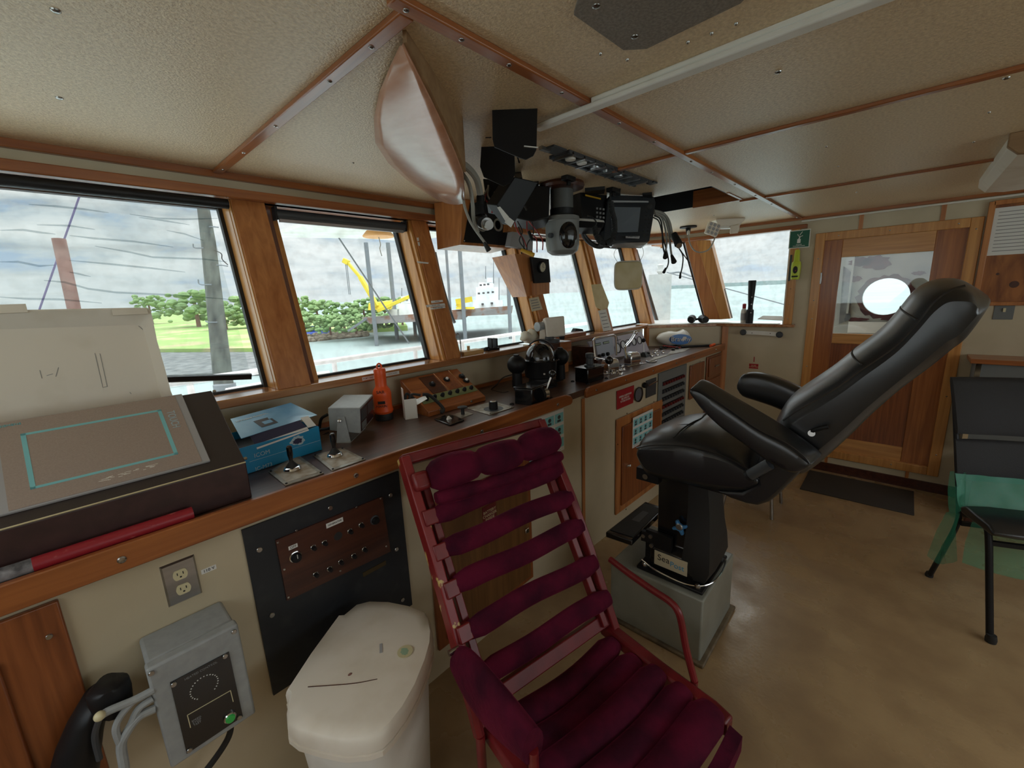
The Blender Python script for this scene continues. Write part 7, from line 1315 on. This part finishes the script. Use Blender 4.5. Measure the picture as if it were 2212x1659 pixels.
for i in range(31):
    t = i / 30; a = xl + .05 + (xr - xl - .04) * t; k = .7 + .3 * abs(math.sin(math.pi * t * 3)) ** .6; rings.append([(a, zc - .066 - .012 * math.sin(math.pi * t) + .026 * k * math.sin(q), .045 + .026 * k * math.cos(q)) for q in [2 * math.pi * j / 12 for j in range(12)]])
MB(FBk).loft(rings).build('headrest_lower_fold', M['velvet'], mc, ang=80)
# seat
SZc = .43; ns = 5; dep = .435
for i in range(ns):
    y = -.045 - i * dep / ns * 1.0; rings = []
    for k in range(13):
        t = k / 12; a = -.25 + .485 * t; e = min(1, 8 * min(t, 1 - t) + .55); zz_ = SZc - .03 * math.sin(math.pi * t) + (.012 if i == ns - 1 else 0) - .03 * (i < 2) + .004 * math.sin(7 * t + i * 2) ; w = .0445 if i < ns - 1 else .052
        rings.append([(a, y + w * (.25 + .75 * e) * math.cos(q), zz_ + .030 * e * math.sin(q)) for q in [2 * math.pi * j / 14 for j in range(14)]])
    MB(FM).loft(rings).build('seat_slat', M['velvet'], mc, ang=80)
rail = [(-.0, .03), (-.25, .0), (-.46, .03), (-.52, .06)]
for x in (-.272, .262): MB(FM).loft([[(x - .022, y, SZc - .05 + dz_), (x + .022, y, SZc - .05 + dz_), (x + .022, y, SZc + dz_ - .005), (x - .022, y, SZc + dz_ - .005)] for y, dz_ in ((.03, .0), (-.2, -.005), (-.38, 0), (-.43, -.01))]).build('seat_rail', M['redpaint'], mc, bev=.008)
MB(FM).loft([[(x, -.43 - .03 * math.cos(math.pi * x / .56), SZc - .075), (x, -.465 - .03 * math.cos(math.pi * x / .56), SZc - .07), (x, -.465 - .03 * math.cos(math.pi * x / .56), SZc - .02), (x, -.43 - .03 * math.cos(math.pi * x / .56), SZc - .015)] for x in [-.25 + .5 * k / 8 for k in range(9)]]).build('front_apron', M['velvet'], mc)
# right arm: bent flat steel bar; left arm: velvet covered
FAr = Fr(FM.p(.30, 0, 0), uc, (0, 0, 1)); FAl = Fr(FM.p(-.315, 0, 0), uc, (0, 0, 1))
PA = [FAr.p(*L(FAr, *p)) for p in ((1318, 1208), (1360, 1240), (1410, 1275), (1445, 1298), (1463, 1318), (1472, 1345), (1482, 1400), (1500, 1470))]
MB().tube(PA, .011, 10).build('arm_bar', M['redpaint'], mc)
a0 = FAr.p(*L(FAr, 1500, 1470)); MB().cyl(a0, (a0.x, a0.y, 0.0), .011).build('front_leg', M['redpaint'], mc)
pL = [FAl.p(*L(FAl, *p)) for p in ((990, 1400), (1010, 1430), (1070, 1500), (1150, 1580))]
top = [(a + Vector((0, 0, .0))) for a in pL]
rings = []
for k in range(9):
    t = k / 8; i = min(2, int(t * 3)); f = t * 3 - i; p = pL[i].lerp(pL[i + 1], f); w = .03; hh = .045 + .045 * math.sin(math.pi * t)
    rings.append([p + rc * (w * math.cos(q) + .0) + Vector((0, 0, hh * math.sin(q) - .04)) for q in [2 * math.pi * j / 14 for j in range(14)]])
MB().loft(rings).build('velvet_armrest', M['velvet'], mc, ang=80)
q0 = pL[0]; q1 = FAl.p(*L(FAl, 1037, 1588)); MB().tube([q0, q0.lerp(q1, .5) + uc * -.002, q1], .013, 10).build('arm_support', M['redpaint'], mc); MB().cyl(q0 - rc * .03, q0, .008).build('arm_bolt', M['screw'], mc)
MB().cyl(q1, (q1.x, q1.y, 0), .013).build('rear_leg', M['redpaint'], mc)
e0 = pL[-1]; MB().cyl(e0 - Vector((0, 0, .05)), (e0.x, e0.y, 0), .012).build('front_leg', M['redpaint'], mc)
e1 = FM.p(.29, .02, SZc - .04); MB().cyl(e1, (e1.x, e1.y, 0), .013).build('rear_leg', M['redpaint'], mc)
# ---------------------------------------------------------------- white bin
lid_px = [(615, 1490), (668, 1410), (730, 1326), (742, 1325), (770, 1302), (798, 1295), (840, 1296), (885, 1305), (918, 1318), (928, 1332), (934, 1360), (933, 1385), (922, 1425), (900, 1480), (872, 1530), (845, 1565), (822, 1588), (790, 1598), (740, 1602), (690, 1592), (640, 1578), (619, 1562), (617, 1530), (623, 1498)]
ZL = .60; lp = [PZ(ZL, *p) for p in lid_px]; cL = sum(lp, Vector()) / len(lp)
bn_ = thing('white_bin', (cL.x, cL.y, 0), 'scuffed white D shaped plastic bin with domed lid beside the maroon chair', 'bin')
def sc(f, z, off=Vector()): return [Vector((cL.x + (p.x - cL.x) * f, cL.y + (p.y - cL.y) * f, z)) + off for p in lp]
MB().loft([sc(.93, ZL - .045), sc(1.0, ZL - .042), sc(1.0, ZL - .018), sc(.985, ZL - .008), sc(.96, ZL), sc(.8, ZL + .004), sc(.4, ZL + .007)]).build('lid', M['offwhite'], bn_, ang=50)
MB().loft([sc(.99, ZL - .062, Vector((0, 0, 0))), sc(1.01, ZL - .06), sc(1.01, ZL - .046), sc(.95, ZL - .045)]).build('rim', M['offwhite'], bn_)
MB().loft([sc(.70, 0), sc(.72, .01), sc(.90, ZL - .062)]).build('body', M['white'], bn_, ang=50)
zt_ = ZL + .0085
p = PZ(zt_, 875, 1407); fz_ = Fr(p, rc, uc); MB(fz_).lathe([(.022, -.0015), (.022, .0), (0, .0003)], (0, 0, .0005), (0, 0, 1), 24).build('round_sticker', mat('faded_sticker', srgb(206, 198, 158), .5), bn_); MB(fz_).prism(blob(None, -.002, 0, .012, .016, 9), .0009, .0012).build('sticker_print', mat('faded_green_print', srgb(150, 178, 150), .5), bn_)
p = PZ(zt_, 823, 1400); MB(Fr(p, Vector((.5, .86, 0)), Vector((-.86, .5, 0)))).box(-.017, .017, -.004, .004, -.001, .0004).build('moulded_mark', M['bezelgrey'], bn_)
p = PZ(zt_, 756, 1456); MB().sph(p + Vector((0, 0, -.0008)), (.006, .004, .0016), 10, 6).build('rust_spot', M['rust'], bn_)
a = PZ(zt_, 665, 1483); b = PZ(zt_, 760, 1476); c = PZ(zt_, 815, 1466); MB().tube([a - Vector((0, 0, .001)), b - Vector((0, 0, .0008)), c - Vector((0, 0, .0014))], .0012, 5).build('scratch', M['darkwood'], bn_)
# ---------------------------------------------------------------- black chair with green film at right
O2 = PZ(0, 2007, 1245); O3 = PZ(0, 2138, 1385); uf = (O3 - O2).normalized(); lat = Vector((-uf.y, uf.x, 0)) * -1
if lat.y > 0: lat = -lat
lat = Vector((.36, -.93, 0)).normalized()
FC = Fr(O2, uf, (0, 0, 1))
bc = thing('black_office_chair', (O2 + O3) / 2 + lat * .22, 'black padded stacking chair with green plastic film tied on it', 'chair')
def C2(px, py, s=0): a, b = L(FC, px, py); return FC.p(a, b) + lat * s
WC = .46
for s in (0, WC):
    MB().tube([C2(2138, 1380, s), C2(2137, 1250, s), C2(2136, 1170, s), C2(2132, 1140, s), C2(2118, 1122, s), C2(2085, 1112, s)], .013, 12).build('front_leg', M['black'], bc)
    MB().tube([C2(2008, 1243, s), C2(2040, 1185, s), C2(2068, 1130, s), C2(2072, 1090, s)], .012, 12).build('rear_leg', M['black'], bc)
    MB().tube([C2(2072, 1120, s), C2(2068, 1000, s), C2(2064, 900, s), C2(2062, 850, s)], .011, 10).build('back_tube', M['black'], bc)
    MB().lathe([(.018, 0), (.02, .02), (.016, .04)], C2(2139, 1388, s), (0, 0, 1), 14).build('rubber_foot', M['rubber'], bc); MB().lathe([(.016, 0), (.018, .02), (.014, .035)], C2(2006, 1248, s), (0, 0, 1), 14).build('rubber_foot', M['rubber'], bc)
MB().bar(C2(2136, 1172, 0), C2(2136, 1172, WC), .018, .02).bar(C2(2075, 1130, 0), C2(2075, 1130, WC), .018, .02).build('cross_bar', M['black'], bc)
sa, sb = L(FC, 2085, 1108), L(FC, 2140, 1140)
zs = (sa[1] + sb[1]) / 2
prof = [(sa[0] - .02, zs + .02), (sa[0] + .02, zs + .045), ((sa[0] + sb[0]) / 2, zs + .04), (sb[0] + .02, zs + .035), (sb[0] + .065, zs + .01), (sb[0] + .05, zs - .012), (sa[0], zs - .01)]
MB(Fr(O2, uf, (0, 0, 1))).loft([[(a + 0, b - (.012 if k in (0, 6) else 0), 0) for a, b in prof] for k in (0,)] * 1, cap=False)
rings = []
for k in range(7): s = -.02 + (WC + .04) * k / 6; e = .85 if k in (0, 6) else 1; rings.append([FC.p(sa[0] + .1 + (a - sa[0] - .1) * (.94 if k in (0, 6) else 1), zs + (b - zs) * e) + lat * s for a, b in prof])
MB().loft(rings).build('seat', M['leather'], bc, bev=.01, seg=3)
def pad(c1, c2, name, th=.035):
    rings = []
    for k in range(9):
        s = -.01 + (WC + .02) * k / 8; cv_ = .02 * math.sin(math.pi * k / 8); e = .6 if k in (0, 8) else 1; r0 = []
        A0, B0 = FC.p(*L(FC, *c1)) , FC.p(*L(FC, *c2))
        for t, w in ((0, .5), (.08, .9), (.5, 1), (.92, .9), (1, .5)): r0.append(A0.lerp(B0, t) + uf * (th * w * .5 * e) - uf * cv_ + lat * s)
        for t, w in ((1, .5), (.92, .9), (.5, 1), (.08, .9), (0, .5)): r0.append(A0.lerp(B0, t) - uf * (th * w * .5 * e) - uf * cv_ + lat * s)
        rings.append(r0)
    MB().loft(rings).build(name, M['fabric_black'], bc, ang=60)
M['fabric_black'] = mat('black_fabric', (.018, .018, .02, 1), .7, bump=.3, bscale=300)
pad((2060, 815), (2072, 936), 'upper_back_pad', .05); pad((2068, 948), (2072, 1036), 'lower_back_pad', .03)
gf = thing('green_plastic_film', C2(2085, 1110, -.02), 'thin green plastic film wrapped round the black chair and knotted at its side', 'plastic film')
def sheet(rows, name):
    rings = [[C2(px, py, s) for px, py, s in r] for r in rows]; o = MB().loft(rings, cap=False, closed=False).build(name, M['bagfilm'], gf, ang=80); return o
# band round the back
def band(top, bot, n=12):
    R1, R2 = [], []
    for k in range(n + 1):
        s = -.02 + (WC + .06) * k / n; w = .004 * math.sin(k * 2.3)
        R1.append(FC.p(*L(FC, *top)) + lat * s + uf * (.03 + w)); R2.append(FC.p(*L(FC, *bot)) + lat * s * 1 + uf * (.035 - w))
    return R1, R2
A1, B1 = band((2066, 1018), (2074, 1105)); rows = [A1]
for t in (.3, .6, .85): rows.append([a.lerp(b, t) + uf * .006 * math.sin(i * 1.9 + t * 8) + Vector((0, 0, .05 * t * i / 12)) for i, (a, b) in enumerate(zip(A1, B1))])
MB().loft(rows, cap=False, closed=False).build('upper_wrap', M['bagfilm'], gf, ang=80)
sheet([[(2063, 1019, -.02), (2066, 1018, .0), (2076, 1020, .02)], [(2064, 1060, -.03), (2070, 1060, -.02), (2080, 1062, .01)], [(2068, 1095, -.035), (2076, 1096, -.03), (2090, 1098, -.01)], [(2074, 1110, -.04), (2080, 1111, -.035), (2086, 1110, -.03)]], 'side_wrap')
kx0 = [(2074, 1108), (2080, 1108), (2088, 1110), (2094, 1112)]
sheet([[(2072, 1110, -.05), (2077, 1109, -.045), (2082, 1110, -.04), (2087, 1111, -.035), (2092, 1112, -.03)], [(2056, 1150, -.06), (2066, 1148, -.05), (2076, 1150, -.06), (2086, 1148, -.045), (2094, 1146, -.05)], [(2040, 1190, -.06), (2054, 1192, -.045), (2068, 1190, -.06), (2082, 1188, -.05), (2096, 1186, -.05)], [(2034, 1205, -.06), (2052, 1222, -.05), (2070, 1224, -.06), (2088, 1220, -.05), (2098, 1216, -.05)]], 'hanging_tail')
sheet([[(2090, 1120, .02), (2100, 1130, .08), (2110, 1140, .14), (2120, 1150, .2), (2120, 1150, .3)], [(2085, 1170, .0), (2096, 1180, .07), (2108, 1180, .14), (2116, 1190, .22), (2120, 1190, .3)], [(2078, 1215, .0), (2090, 1228, .07), (2104, 1236, .14), (2114, 1240, .22), (2118, 1238, .3)]], 'lower_drape')
